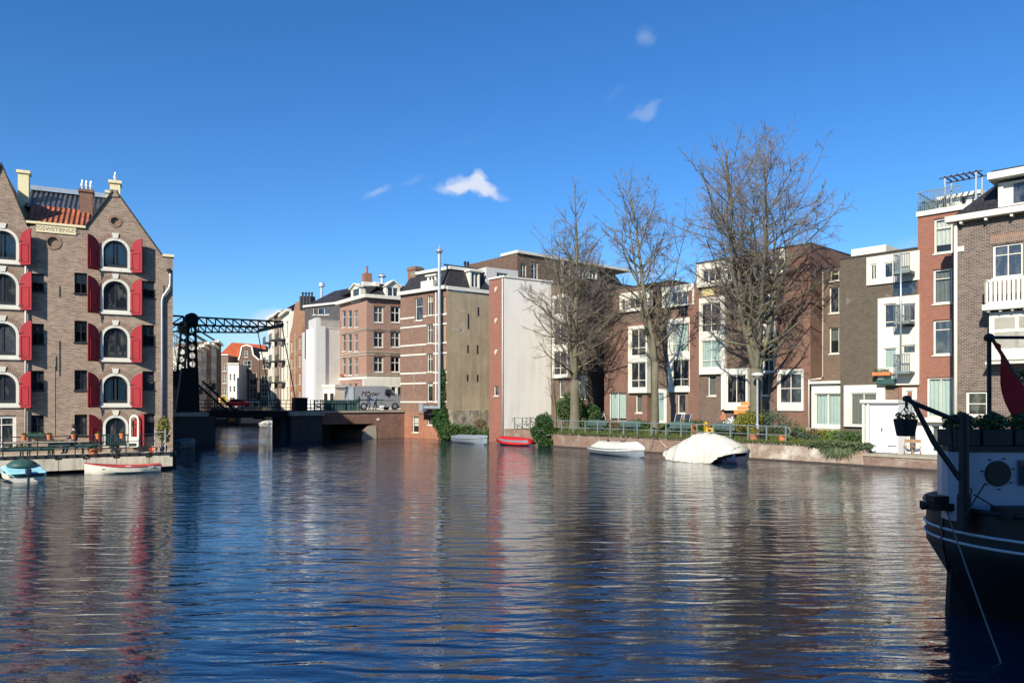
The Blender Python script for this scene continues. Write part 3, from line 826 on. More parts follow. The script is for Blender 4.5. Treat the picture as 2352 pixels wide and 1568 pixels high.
# ================================================================== people
def person_small(loc, rz, pose, mats, label, scale=1.0, group=None):
    t = thing('person', loc, rz, label, 'person', group)
    T = Matrix.Translation(Vector(loc)) @ Matrix.Rotation(rz,4,'Z') @ Matrix.Scale(scale,4)
    if pose == 'sit':
        v = [(0,0,.52),(0,0.02,.75),(0,.03,1.0),(0,.03,1.14),(0,.0,1.24),(0,-.02,1.36),
             (-.17,.03,1.06),(-.24,-.08,.82),(-.14,-.32,.80),(.17,.03,1.06),(.24,-.08,.82),(.14,-.32,.80),
             (-.11,0,.5),(-.13,-.42,.52),(-.13,-.46,.1),(-.13,-.58,.05),(.11,0,.5),(.13,-.42,.52),(.13,-.46,.1),(.13,-.58,.05)]
        e = [(0,1),(1,2),(2,3),(3,4),(4,5),(3,6),(6,7),(7,8),(3,9),(9,10),(10,11),(0,12),(12,13),(13,14),(14,15),(0,16),(16,17),(17,18),(18,19)]
        r = [.15,.14,.16,.10,.055,.10,.075,.05,.035,.075,.05,.035,.10,.075,.05,.04,.10,.075,.05,.04]
        waist, neck, hand = .62, 1.2, None
    else:
        v = [(0,0,.95),(0,0,1.15),(0,-.02,1.38),(0,-.02,1.48),(0,-.03,1.56),(0,-.05,1.68),
             (-.19,-.02,1.43),(-.24,-.08,1.16),(-.2,-.34,1.05),(.19,-.02,1.43),(.24,-.08,1.16),(.2,-.34,1.05),
             (-.1,0,.9),(-.11,-.10,.50),(-.11,.02,.09),(-.11,-.12,.04),(.1,0,.9),(.11,.06,.50),(.11,.22,.10),(.11,.1,.04)]
        e = [(0,1),(1,2),(2,3),(3,4),(4,5),(3,6),(6,7),(7,8),(3,9),(9,10),(10,11),(0,12),(12,13),(13,14),(14,15),(0,16),(16,17),(17,18),(18,19)]
        r = [.14,.13,.15,.09,.055,.10,.07,.05,.035,.07,.05,.035,.10,.075,.05,.04,.10,.075,.05,.04]
        waist, neck = .92, 1.53
    def col(c):
        if c.z > neck: return 2
        if abs(c.x) > .1 and c.y < -.28 and c.z > waist: return 2
        return 0 if c.z > waist else 1
    b = skin_figure('body', v, e, r, col, [M[mats[0]], M[mats[1]], M['skin']], T, t)
    hz = v[5][2]; hy = v[5][1]
    hm = MB(); hm.lathe([(.02,.145),(.07,.13),(.105,.07),(.112,.0),(.10,-.05)], 12, (0, hy+.02, hz+.02)); hm.build('hair', M[mats[2]], t, None, T, smooth=True)
    return t
q = TE.w(TE.u(166), 1.15, .86)
person_small((q.x,q.y,q.z), math.radians(27-120), 'sit', ('navy','bluegrey','hair'), 'man in a navy jumper seated at the terrace table behind the rail pots')

# ================================================================== boats by the terrace
def hull(name, L, B, h, mat, parent, m, sheer=.12, n=14, bow=1.0, stern=.75, tuck=.55, z0=-.12, inner=True, flare=.0, mats=None):
    """boat body: x length (bow +x), keel below the water"""
    mb = MB(); rings = []
    for i in range(n+1):
        t = i/n; x = -L/2 + L*t
        w = B/2*(stern + (1-stern)*math.sin(min(1,t/.45)*PI/2)) * (1 if t < .55 else max(.02, math.cos((t-.55)/.45*PI/2)**bow))
        zt = h + sheer*((t-.35)**2)*3.2
        kz = z0 + (0 if t < .8 else (t-.8)*1.4*h)
        r = [(x, -w, zt), (x, -w*(.93-flare), (zt+kz)*.5), (x, -w*tuck, kz+.04), (x, 0, kz), (x, w*tuck, kz+.04), (x, w*(.93-flare), (zt+kz)*.5), (x, w, zt)]
        if inner: r += [(x*.985, w*.9, zt), (x*.98, w*.86, zt-.18), (x*.98, -w*.86, zt-.18), (x*.985, -w*.9, zt)]
        rings.append(r)
    k = len(rings[0]); base = 0
    mb.v = [q for r in rings for q in r]
    for i in range(n):
        for j in range(k):
            j2 = (j+1) % k
            mb.f.append((i*k+j, (i+1)*k+j, (i+1)*k+j2, i*k+j2)); mb.mi.append(1 if inner and j >= 6 else 0)
    mb.f.append(tuple(range(k))); mb.mi.append(0); mb.f.append(tuple(n*k+j for j in range(k))[::-1]); mb.mi.append(0)
    return mb.build(name, mats or [M[mat], M[mat]], parent, None, m, smooth=True, fix=True)
def soft(o, ang=.7):
    for p in o.data.polygons: p.use_smooth = True
    try: o.data.set_sharp_from_angle(angle=ang)
    except Exception: pass
# turquoise motor boat seen from its stern
b = P3(52, 33.3, 0); rzb = math.radians(131)
t = thing('motorboat', b, rzb, 'small turquoise and white motorboat with an outboard moored at the terrace', 'boat')
Mx = world(t)
soft(hull('hull', 2.7, 1.6, .36, 'boat_white', t, Mx, sheer=.05, mats=[M['boat_white'], M['turq']], stern=.9, bow=.7))
dm = MB(); dm.prism([(-1.5,.36),(1.3,.42),(.9,.58),(.2,.64),(-.5,.5),(-1.4,.44)], -.72, .72); o = dm.build('deck', M['turq'], t, bevel=.08)
cm = MB(); cm.lathe([(.62,0),(.58,.14),(.40,.28),(.12,.36),(.02,.37)], 14, (.1,.0,.56)); cm.build('cover', M['green'], t, smooth=True)
om = thing_ = MB(); om.box(-1.72,-.11,.30,-1.46,.11,.60); om.box(-1.66,-.05,-.3,-1.54,.05,.34)
om.build('outboard_motor', M['boat_navy'], t, bevel=.05)
# cream rowing sloop with red trim
a = TE.w(TE.u(194,-.75), -.75, 0); c = TE.w(TE.u(369,-.75), -.75, 0); mid = (a+c)/2; Ls = (c-a).length
t = thing('rowing_boat', mid, math.radians(207), 'long cream rowing boat with red trim lying along the concrete terrace', 'boat')
soft(hull('hull', Ls, 1.3, .30, 'boat_white', t, world(t), sheer=.16, mats=[M['boat_white'], M['boat_red']], stern=.55, bow=1.1))
rl = MB()
for s_ in (-1,1):
    pts = []
    for i in range(15):
        tt = i/14; x = -Ls/2+Ls*tt
        w_ = .65*(.55+.45*math.sin(min(1,tt/.45)*PI/2))*(1 if tt < .55 else max(.02, math.cos((tt-.55)/.45*PI/2)**1.1))
        pts.append((x, s_*w_, .33+.16*((tt-.35)**2)*3.2))
    rl.tube(pts, .03, 5)
rl.build('gunwale', M['boat_red'], t)
for x in (-1.2,-.2,.8): MB().box(x-.14,-.52,.28,x+.14,.52,.31).build('thwart', M['white_p'], t)
MB().box(-1.72,-.26,.26,-1.4,.26,.35).build('stern_seat', M['boat_red'], t)
for x in (-.7,.1): MB().box(x-.12,-.42,.315,x+.25,.42,.36).build('cushion', M['boat_red'], t)
# ================================================================== drawbridge
B0 = Frame(455, 61.0, to=(920, 72.3))
Lb = (P3(920,72.3,0)-P3(455,61,0)).length
BV = Vector((-.46,.89)) * 6.6                     # to the far side of the deck
bu = BV.dot(B0.U); bv = BV.dot(B0.V)
br = thing('drawbridge', (0,0,0), 0, 'dark green iron drawbridge with lattice balance beams over the canal', 'bridge', None, B0)
def BU(px, v=0.0): return B0.u(px, v)
uP = BU(676); uE = BU(735)
dz0, dz1 = 2.28, 2.62
dk = MB(); dk.hexa([(-1.5,0,dz0+.12),(uP,0,dz0+.12),(uP+bu,bv,dz0+.12),(-1.5+bu,bv,dz0+.12)],[(-1.5,0,dz1-.03),(uP,0,dz1-.03),(uP+bu,bv,dz1-.03),(-1.5+bu,bv,dz1-.03)])
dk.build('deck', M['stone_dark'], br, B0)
for k in (0, 1):
    o_ = (bu*k, bv*k)
    g = MB(); a = (1.4+o_[0], o_[1]-.04, 2.28); c = (uP+o_[0], o_[1]-.04, 2.28)
    g.box(.6+o_[0], -.10+o_[1], 2.13, uP+o_[0], .02+o_[1], 2.66); g.box(.6+o_[0], -.16+o_[1], 2.60, uP+o_[0], .08+o_[1], 2.665)
    g.build('girder', M['bridge_green'], br, B0)
def lattice(mb, a, b, h0, h1, n, w=.11, depth=.22, style='N'):
    a = Vector(a); b = Vector(b); up = Vector((0,0,1))
    mb.bar(a, b, depth, .13); mb.bar(a+up*h0, b+up*h1, depth, .13)
    for i in range(n+1):
        t = i/n; p = a.lerp(b, t); h = h0+(h1-h0)*t
        mb.bar(p, p+up*h, .09, .09)
        if i < n:
            p2 = a.lerp(b, (i+1)/n)
            mb.bar(p+up*h, p2, .08, .10)
zA = 10.1
tw = BU(439)
for k in (0, 1):
    ox, oy = bu*k, bv*k
    # leg: solid foot, open ladder frame above
    lg = MB(); ft = 2.62; zt = PY(430, 846, 61).z; ztop = 9.7
    tl, tr_, bl_, br_, fl, fr_ = [B0.u(q, oy) for q in ((430,448,433,452,402,457) if k == 0 else (415.5,430,407,424,398,440))]
    lg.prism([(fl,ft),(fr_,ft),(br_+.05,zt),(bl_-.55,zt)], oy-.3, oy+.3)
    for (p, q) in ((bl_,tl),(br_,tr_)): lg.bar((p,oy,zt-.1),(q,oy,ztop), .26, .15)
    for i in range(6):
        f_ = i/5; z = zt+(ztop-zt)*f_; xl = bl_+(tl-bl_)*f_; xr = br_+(tr_-br_)*f_
        lg.bar((xl,oy,z),(xr,oy,z), .24, .16)
        if i < 5:
            zn = z+(ztop-zt)/5
            for xa, s_ in ((xl,1),(xr,-1)):
                lg.bar((xa,oy,z+.26),(xa+s_*.24,oy,z+.03), .2, .07); lg.bar((xa,oy,zn-.26),(xa+s_*.24,oy,zn-.03), .2, .07)
    lg.box(tl-.12, oy-.30, ztop-.1, tr_+.12, oy+.30, ztop+.72)
    lg.build('tower_leg', M['bridge_green'], br, B0)
    hb = MB(); hb.lathe([(.50,-.40),(.50,.40)], 18, ((tl+tr_)/2, oy, 10.25), 'y'); hb.build('pivot', M['bridge_green'], br, B0)
    bm_ = MB()
    eu = BU(649)+ox*.55
    zr = zA+.10
    lattice(bm_, (tw+.5+ox, oy, 9.76), (eu+ox*.45-(1.1 if k else 0), oy, 10.08), .68, .46, 10)
    lattice(bm_, (tw-.6+ox, oy, 9.76), (tw-6.4+ox, oy, 9.5), .68, .9, 6)
    bm_.build('balance_beam', M['bridge_green'], br, B0)
    e2 = eu+ox*.45-(1.1 if k else 0)
    sr = MB(); sr.tube([(e2-.05, oy, zA), (e2+1.35, oy, 2.7)], .045, 6); sr.build('suspension_rod', M['bridge_green'], br, B0)
    stt = MB(); stt.bar((tw+.9+ox, oy, PY(455,876,61).z), (BU(541)+ox, oy, 2.7), .11, .16); stt.build('strut', M['bridge_green'], br, B0)
    ENDS = (e2, oy) if k == 0 else ENDS + (e2, oy)
cr = MB(); cr.bar((ENDS[0], ENDS[1], 10.25), (ENDS[2], ENDS[3], 10.25), .2, .3); cr.bar((tw-.1, 0, 10.3), (tw-.1+bu, bv, 10.3), .3, .4); cr.bar((tw-6.2, 0, zA-.2), (tw-6.2+bu, bv, zA-.2), .8, 1.9)
cr.build('crossbeam', M['bridge_green'], br, B0)
# piers
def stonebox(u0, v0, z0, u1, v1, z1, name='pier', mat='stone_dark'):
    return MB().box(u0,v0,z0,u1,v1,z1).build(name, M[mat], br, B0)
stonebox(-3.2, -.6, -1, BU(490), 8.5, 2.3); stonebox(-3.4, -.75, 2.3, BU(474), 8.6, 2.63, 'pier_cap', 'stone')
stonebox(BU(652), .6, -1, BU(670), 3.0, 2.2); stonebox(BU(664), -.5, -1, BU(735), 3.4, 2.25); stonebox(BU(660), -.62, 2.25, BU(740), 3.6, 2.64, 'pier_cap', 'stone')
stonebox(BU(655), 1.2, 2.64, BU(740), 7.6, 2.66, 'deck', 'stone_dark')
# brick part with low flat arch
ab = MB(); z_o = 1.42
uA, uB_ = BU(736), BU(835)
oz = z_o
op = [(uA+.02,-.9),(uB_-.3,-.9),(uB_-.3,.3),(uB_-.1,.75),(uB_+.35,1.2),(uB_+.9,1.38),(uB_+.9,oz),(uA+.02,oz)]
ab.prism([(uA+.02,oz),(uB_+.9,oz),(uB_+.9,1.38),(uB_+.35,1.2),(uB_-.1,.75),(uB_-.3,.3),(uB_-.3,-.9),(Lb+.3,-.9),(Lb+.3,2.48),(uA+.02,2.48)], -.3, 7.0)
ab.build('abutment', M['brick_bridge'], br, B0)
sk = MB(); sk.prism([(uB_-.35,-.5),(uB_+1.2,-.5),(uB_+1.15,1.22),(uB_+.3,1.15),(uB_-.12,.72),(uB_-.32,.3)], -.36, -.302); sk.build('arch_stone', M['stone'], br, B0)
stonebox(uA-.1, -.42, 2.48, Lb+.2, 7.0, 2.66, 'coping', 'stone')
MB().box(BU(862), -.36, 1.70, BU(868), -.302, 1.92).build('plate', M['white'], br, B0)
for k, v0 in enumerate((0.0,)):
    pass
# railings on both sides
for k in (0, 1):
    ox, oy = bu*k, bv*k
    r = MB()
    for z in (3.62, 3.30, 2.98): r.bar((BU(462)+ox,oy,z),(uP+ox,oy,z), .05, .045)
    x = BU(462)
    while x < uP:
        r.box(x+ox-.02, oy-.02, 2.62, x+ox+.02, oy+.02, 3.62); x += .85 if k else .55
    for z in (3.62, 3.25, 2.9): r.bar((BU(703)+ox,oy-.1,z),(BU(757 if not k else 905)+ox,oy-.1,z), .05, .045)
    for px in (703, 722, 735, 748, 757): r.box(BU(px)+ox-.03, oy-.14, 2.62, BU(px)+ox+.03, oy-.06, 3.64)
    if not k: r.bar((BU(757),-.1,3.62),(BU(905),-.1,3.62),.05,.05)
    r.build('railing', M['bridge_green'], br, B0)
cab = thing('control_cabinet', (BU(689), .05, 2.66), 0, 'dark green metal cabinet standing on the bridge pier by the railing', 'cabinet', None, B0)
w_ = BU(703)-BU(675)
MB().box(-w_/2, -.45, 0, w_/2, .45, 1.12).build('body', M['bridge_green'], cab, bevel=.03)
MB().box(-w_/2-.06, -.52, 1.122, w_/2+.06, .52, 1.2).build('lid', M['iron'], cab)
for px, pw, lb in ((773, 44, 'dark green bin store on the bridge left of the van'), (812, 22, 'narrow green utility box on the bridge before the van')):
    u = BU(px); ww = BU(px+pw/2)-BU(px-pw/2)
    t = thing('bin_store', (u, .5, 2.66), 0, lb, 'bin store', None, B0)
    MB().box(-ww/2,-.35,0,ww/2,.35,.98).build('body', M['green'], t, bevel=.03)
    for s_ in (-.33,.0,.33): MB().box(ww*s_-.02,-.39,.05,ww*s_+.02,-.352,.92).build('rib', M['bench_blue'], t)
t = thing('bollard', (BU(824), .1, 2.66), 0, 'thick dark green post with a rounded top beside the bin stores', 'bollard', None, B0)
MB().lathe([(.16,0),(.15,.9),(.19,.95),(.19,1.15),(.12,1.32),(.03,1.36)], 12).build('post', M['green'], t)

# van on the bridge street
def van(fr, u, v, z, label, L=5.6):
    t = thing('delivery_van', (u,v,z), 0, label, 'van', None, fr); Wd = 1.95
    pr = [(-L/2,.35),(-L/2,2.2),(-L/2+.1,2.30),(L*.12,2.34),(L*.22,2.24),(L*.37,1.55),(L/2-.15,1.30),(L/2,1.05),(L/2,.35)]
    m = MB(); m.prism(pr, -Wd/2, Wd/2); m.build('body', M['van'], t, bevel=.06)
    wn = MB(); wn.prism([(L*.135,1.45),(L*.345,1.45),(L*.24,2.08),(L*.135,2.08)], -Wd/2-.006, -Wd/2+.05); wn.build('side_window', M['glass'], t)
    ws = MB(); ws.hexa([(L*.365,-.85,1.6),(L*.365,.85,1.6),(L*.355,.85,1.58),(L*.355,-.85,1.58)],[(L*.245,-.8,2.2),(L*.245,.8,2.2),(L*.235,.8,2.16),(L*.235,-.8,2.16)]); ws.build('windscreen', M['glass'], t)
    for x in (-L*.30, L*.33):
        for s_ in (-1,1):
            w = MB(); w.lathe([(.36,-.11),(.37,0),(.36,.11)], 18, (x, s_*(Wd/2-.06), .37), 'y'); o = w.build('wheel', M['rubber'], t)
            q = MB(); q.lathe([(.20,-.02),(.21,.0),(.20,.02)], 14, (x, s_*(Wd/2+.05), .37), 'y'); q.build('rim', M['silver'], o)
    b_ = MB(); b_.box(L/2-.04,-Wd/2,.35,L/2+.08,Wd/2,.62); b_.box(-L/2-.05,-Wd/2,.35,-L/2+.02,Wd/2,.5); b_.build('bumper', M['rubber'], t)
    s_ = MB(); s_.box(-L*.45,-Wd/2-.02,.98,L*.1,-Wd/2-.002,1.04); s_.build('side_trim', M['rubber'], t)
    MB().box(L*.12,-Wd/2-.25,1.55,L*.12+.12,-Wd/2-.01,1.85).build('mirror', M['rubber'], t)
    MB().box(L*.46,-Wd/2-.01,.85,L*.49,-Wd/2+.3,1.1).build('headlight', M['white_p'], t)
    text_mesh('lettering', 'Master', .7, M['iron'], t, world(t) @ Matrix.Translation((-L*.18,-Wd/2-.008,1.6)) @ Matrix.Rotation(PI/2,4,'X'), shear=.35)
    return t
vu0, vu1 = BU(800,3.6), BU(917,3.6)
van(B0, (vu0+vu1)/2, 3.6, 2.66, 'grey delivery van with black script lettering parked on the bridge street', L=(vu1-vu0)*.97)
def bicycle(loc, rz, label, mat='iron', group=None):
    t = thing('bicycle', loc, rz, label, 'bicycle', group)
    for x in (-.52,.52):
        m = MB(); n = 20
        m.tube([(x+.33*math.cos(2*PI*i/n),0,.34+.33*math.sin(2*PI*i/n)) for i in range(n+1)], .018, 5, False); m.build('wheel', M['rubber'], t)
    f = MB()
    for a, b in (((-.52,0,.34),(-.12,0,.30)),((-.52,0,.34),(-.2,0,.78)),((-.12,0,.30),(-.22,0,.90)),((-.2,0,.75),(.36,0,.78)),((-.12,0,.30),(.38,0,.70)),((.52,0,.34),(.34,0,1.0))): f.tube([a,b],.018,5)
    f.build('frame', M[mat], t)
    MB().tube([(.32,-.28,1.02),(.36,0,1.0),(.32,.28,1.02)],.015,5).build('handlebar', M['iron'], t)
    MB().box(-.36,-.07,.89,-.1,.07,.95).build('saddle', M['rubber'], t, bevel=.02)
    return t
def at(px, d, z): return tuple(P3(px, d, z))
q = B0.w(BU(850,.75), .75, 2.66); ang = B0.a
person_small((q.x-.1,q.y-.35,q.z), ang+PI/2, 'stand', ('jacket','jeans','hair'), 'pedestrian in a dark jacket and blue jeans walking beside the grey van', 1.0, 'people on the bridge')
bicycle(tuple(B0.w(BU(868,.8), .8, 2.66)), ang, 'bicycle wheeled past the grey van on the bridge')
q = B0.w(BU(862,1.3), 1.3, 2.66)
person_small((q.x,q.y,q.z+.05), ang+PI/2, 'stand', ('bluegrey','navy','hair'), 'second person in grey blue bending over the bicycle beside the van', .84, 'people on the bridge')
bg = thing('shopping_bag', (BU(877,.55), .55, 2.68), 0, 'white bag hanging by the bicycle in front of the grey van', 'bag', None, B0)
MB().prism([(-.16,0),(.14,-.02),(.19,.42),(-.2,.45)], -.1, .1).build('bag', M['white_p'], bg, bevel=.03)
# bicycles on the bridge
for i, (px, v, lb) in enumerate(((733,1.0,'dark bicycle leaning on the bridge rail right of the cabinet'),(745,1.4,'dark bicycle parked just left of the green bin store'),(478,5.2,'dark bicycle leaning inside the far rail near the bridge tower'),(492,5.5,'second dark bicycle beside the far rail below the strut'))):
    bicycle(tuple(B0.w(BU(px,v), v, 2.64)), ang+rnd.uniform(-.2,.2), lb, group='bicycles on the bridge')
t = thing('road_works_sign', tuple(P3(512,92,2.5)), 0, 'small yellow sign with a red edge standing beyond the bridge rail', 'sign')
MB().prism([(-.5,.9),(.5,.9),(.5,1.7),(-.5,1.7)], -.03, .03).build('board', M['yellow_p'], t); MB().box(-.56,-.02,.5,-.5,.02,1.8).build('post', M['boat_red'], t)
t = thing('parked_car', tuple(P3(548,118,2.55)), .3, 'red car on the street seen through the bridge railing', 'car')
m = MB(); m.prism([(-1.9,.25),(1.9,.25),(1.95,.75),(1.2,.9),(.6,1.35),(-.9,1.38),(-1.5,.95),(-1.95,.85)], -.85, .85); m.build('body', M['car_red'], t, bevel=.06)
MB().prism([(-1.3,.95),(1.05,.93),(.55,1.30),(-.85,1.32)], -.87, .87).build('window', M['glass'], t)
for x in (-1.2,1.2):
    for s_ in (-1,1): MB().lathe([(.32,-.1),(.32,.1)],14,(x,s_*.8,.32),'y').build('wheel', M['rubber'], t)

# ================================================================== far buildings round the canal end
def boxhouse(name, fr, pxL, pxR, topL, mat, label, roof=None, depth=9, z0=.3, group=None, wins=(), cat='house', cornice='white'):
    h = House(name, fr, label, cat, group)
    a, b = fr.u(pxL), fr.u(pxR); zt = fr.z(pxL, topL)
    for w in wins: h.win(*w[:4], *(w[4:6] if len(w) > 4 else ()), **(w[6] if len(w) > 6 else {}))
    h.wall([(a,z0),(b,z0),(b,zt),(a,zt)], mat, depth=depth, reveal=.2)
    h.a, h.b, h.zt, h.d = a, b, zt, depth
    if cornice: h.box('cornice', cornice, a-.05, -.22, zt-.02, b+.05, .3, zt+.22)
    return h
# neck gable house
N1 = Frame(548, 140, 0)
h = House('gable_house', N1, 'brown neck gable house with white gable outline at the end of the canal', 'house')
for x0,x1,ys in ((552,567,((824.5,-1),)),):
    pass
for r in ((559,828,577,846),(551.5,856,568,885),(573,856,589,885),(551.5,890,568,916),(573,890,589,916),(561,805,569,820)): h.win(*r, 2, (.5,), look=rnd.choice(['glass','curtain_y','curtain_w']), rec=.05, cover=.5)
a, b = N1.u(548), N1.u(585+11)
c = N1.u(567); Z = lambda y: N1.z(567, y)
h.wall([(a,1),(b,1),(b,Z(836)),(b,Z(827)),(c+1.25,Z(815)),(c+.95,Z(796)),(c-.95,Z(796)),(c-1.25,Z(815)),(a,Z(827)),(a,Z(836))], 'brick_dark', depth=9)
gm = MB(); pts = [(a,Z(827)),(c-1.25,Z(815)),(c-.95,Z(796)),(c,Z(792)),(c+.95,Z(796)),(c+1.25,Z(815)),(b,Z(827))]
for p, q in zip(pts, pts[1:]): gm.bar((p[0],-.05,p[1]),(q[0],-.05,q[1]),.25,.25)
gm.build('gable_coping', M['white'], h.root, N1)
h.panel(548.5,920,596.5,946,[(551,924,563,944,1,(.5,)),(566,924,578,944,1,(.5,)),(581,924,593,944,1,(.5,))], out=.1, name='shopfront')
h2 = boxhouse('canal_house', Frame(597,138,0), 597, 632, 811, 'brick_dark', 'brown brick house with white cornice right of the neck gable house', wins=[(604,828,624,846,3,(.5,),dict(rec=.05)),(600,862,614,882,2,(.5,),dict(rec=.05,look='curtain_y',cover=.6)),(600,890,614,910,2,(.5,),dict(rec=.05)),(618,862,632,882,2,(.5,),dict(rec=.05)),(618,890,632,910,2,(.5,),dict(rec=.05)),(600,917,612,942,2,(.6,),dict(rec=.05))])
h2.box('frieze', 'cream', h2.a+.1, -.12, h2.zt-1.2, h2.b-.1, -.002, h2.zt-.03)
h3 = boxhouse('canal_house', Frame(523,136,0), 523, 548.4, 836, 'white_wall', 'plain white house between the neck gable and the pale left row', wins=[(527,858,532,874,1,(.5,),dict(rec=.05)),(536,858,541,874,1,(.5,),dict(rec=.05)),(527,886,532,900,1,(.5,),dict(rec=.05)),(536,886,541,900,1,(.5,),dict(rec=.05)),(527,912,540,936,2,(.5,),dict(rec=.05))], z0=1)
h4 = boxhouse('canal_house', Frame(506,139,0), 506, 524, 816, 'brick_mud', 'narrow house with cream cornices at the left end of the far row', wins=[(511,836,520,852,2,(.5,),dict(rec=.05)),(511,862,520,880,2,(.5,),dict(rec=.05)),(511,890,520,908,2,(.5,),dict(rec=.05))], z0=1)
# big red roof behind them
RB = Frame(488,152,0)
rr = thing('roofed_building', (RB.u(540),0,0), 0, 'long building with a bright orange tiled roof behind the neck gable', 'building', None, RB)
a, b = RB.u(486), RB.u(612)
MB().box(a,0,1,b,14,RB.z(540,836)).build('wall', M['brick_mud'], rr, RB)
slope('', 'tile_orange', [(a-.3,-.4,RB.z(540,837)),(b+.3,-.4,RB.z(540,837)),(b-2.5,7,RB.z(540,786)),(a+1.5,7,RB.z(540,780))], rr, RB)
slope('', 'tile_orange', [(b+.3,-.4,RB.z(540,837)),(b+.3,14,RB.z(540,837)),(b-2.5,7.1,RB.z(540,786)),(b-2.5,7,RB.z(540,786))], rr, RB)
# left bank row in strong perspective
LB = Frame(448, 92, to=(510, 131))
lcols = ['cream','white_grey','brick_mud','white_grey','brick_dark']
xs = [448, 462, 474, 485, 497, 508]
for i in range(5):
    x0, x1 = xs[i], xs[i+1]
    ty = [806,800,794,797,790][i]
    w = []
    n = 2
    for r in range(4):
        for k in range(n):
            xa = x0+(x1-x0)*(k+.22)/n; xb = x0+(x1-x0)*(k+.78)/n
            w.append((xa, 0, xb, 0))
    h = House('canal_house', LB, ['first pale cream house on the left bank beyond the drawbridge','second light grey house on the left bank beyond the drawbridge','third brown house in the left bank row beyond the drawbridge','fourth light grey narrow house on the left bank row','fifth dark brick house at the far end of the left bank row'][i], 'house', 'left bank row beyond the bridge')
    a, b = LB.u(x0), LB.u(x1); zt = LB.z((x0+x1)/2, ty)
    for r in range(4):
        for k in range(3):
            ua = a+(b-a)*(k+.25)/3; ub = a+(b-a)*(k+.75)/3; za_ = 3.6+r*(zt-4.2)/4
            h.winr((ua, za_, ub, za_+(zt-4.2)/4*.62), 2, (.6,), mat='white', sill=False)
    h.wall([(a,.3),(b,.3),(b,zt),(a,zt)], lcols[i], depth=4)
    h.box('cornice', 'cream', a, -.4, zt-.02, b-.02, .3, zt+.35)
    slope('', 'slate', [(a,-.1,zt+.2),(b-.02,-.1,zt+.2),(b-.02,3,zt+2.2),(a,3,zt+2.2)], h.root, LB)
    if i in (0,2): h.box('balcony', 'iron', a+.8, -1.1, zt*.45, b-.8, -.01, zt*.45+.9)
# right bank row beyond the bridge (seen at a slant)
R1f = Frame(618, 132, to=(694, 98))
def slanted(x0, x1, ty, mat, label, nw, rows, extra=None):
    h = House('canal_house', R1f, label, 'house', 'right bank row beyond the bridge')
    a, b = R1f.u(x0), R1f.u(x1); zt = R1f.z((x0+x1)/2, ty)
    for r in range(rows):
        for k in range(nw):
            ua = a+(b-a)*(k+.22)/nw; ub = a+(b-a)*(k+.70)/nw; za_ = 3.4+r*(zt-3.6)/rows
            h.winr((ua, za_, ub, za_+(zt-3.6)/rows*.68), 2, (.6,), mat='white', look=['glass','curtain_w','curtain_g'][(r+k)%3])
    if extra is None: h.wall([(a,.3),(b,.3),(b,zt),(a,zt)], mat, depth=9)
    else: h.wall([(a,.3),(b,.3)]+[(a+(b-a)*p,zt*q) for p,q in extra], mat, depth=9)
    h.a, h.b, h.zt = a, b, zt
    return h
for i, (x0, x1, ty, mt) in enumerate(((616,630,733,'cream'),(630.2,646,724,'brick_mud'),(646.2,665,722,'cream'))):
    h = slanted(x0, x1, ty, mt, ['tall cream house with dark balconies, furthest of the right bank row','brown plastered house between two cream ones right of the bridge beam end','cream house with iron balconies next to the brown gabled house'][i], 2, 4)
    h.box('cornice', 'white', h.a, -.5, h.zt, h.b-.03, .3, h.zt+.4)
    slope('', 'slate', [(h.a,-.1,h.zt+.2),(h.b-.03,-.1,h.zt+.2),(h.b-.03,3,h.zt+2.0),(h.a,3,h.zt+2.0)], h.root, R1f)
    hh = (h.zt-3.6)/4
    for r in (1,2,3):
        m = MB(); z = 3.4+r*hh-.25; a_, b_ = h.a+.6, h.a+(h.b-h.a)*.55
        m.box(a_, -1.0, z-.12, b_, -.005, z); 
        for k in range(9): m.box(a_+(b_-a_)*k/8-.02, -1.0, z, a_+(b_-a_)*k/8+.02, -.96, z+.95)
        m.box(a_,-1.02,z+.93,b_,-.95,z+1.0); m.build('balcony', M['iron'], h.root, R1f)
h = slanted(665.3, 694, 762, 'brick_orange', 'narrow brown brick house with a tall pointed gable', 3, 4, [(1,1),(1,1.02),(.78,1.12),(.62,1.26),(.5,1.32),(.40,1.26),(.24,1.1),(0,1)])
for k in range(3): 
    xa = h.a+(h.b-h.a)*(k+.46)/3
    MB().box(xa-.35,-.10,3,xa+.35,-.004,h.zt*.98).build('pilaster', M['stone'], h.root, R1f) if k == 1 else None
# white building
WB = Frame(694, 97, to=(736, 88.2))
h = House('white_house', WB, 'tall plain white building with narrow slit windows left of the corner house', 'building')
a, b = WB.u(694), WB.u(736); zt = WB.z(700,762)
for px in (706, 723+3):
    for y in ((778,800),(828,850),(876,898)): h.win(px-3, y[0], px+3, y[1], 1, (), sill=True)
h.wall([(a,1),(b,1),(b,zt),(a,zt)], 'white_grey', depth=.6)
h.box('bay', 'white_grey', WB.u(718), -.5, 3.0, b-.003, -.004, zt+1.0)
W2 = Frame(736.3, 88.2, to=(781.5, 90.2))
c, d_ = 0, W2.u(781.5)
m = MB(); zt2 = W2.z(750,754); m.box(0, .0, 1, d_, 3.2, zt2); m.build('wall', M['white_wall'], h.root, W2)
m = MB(); m.box(0.02,-.03,zt2,d_,.1,zt2+.15)
for k in range(18): m.box(d_*k/18,.0,zt2+.15,d_*k/18+.05,.05,zt2+1.0)
m.box(0,-.02,zt2+1.0,d_,.07,zt2+1.06); m.build('balustrade', M['white'], h.root, W2)
ex = MB(); ex.box(.3, -2.6, 1, d_+.6, -.004, W2.z(750,889,-2.5)); ex.build('extension', M['cream'], h.root, W2)
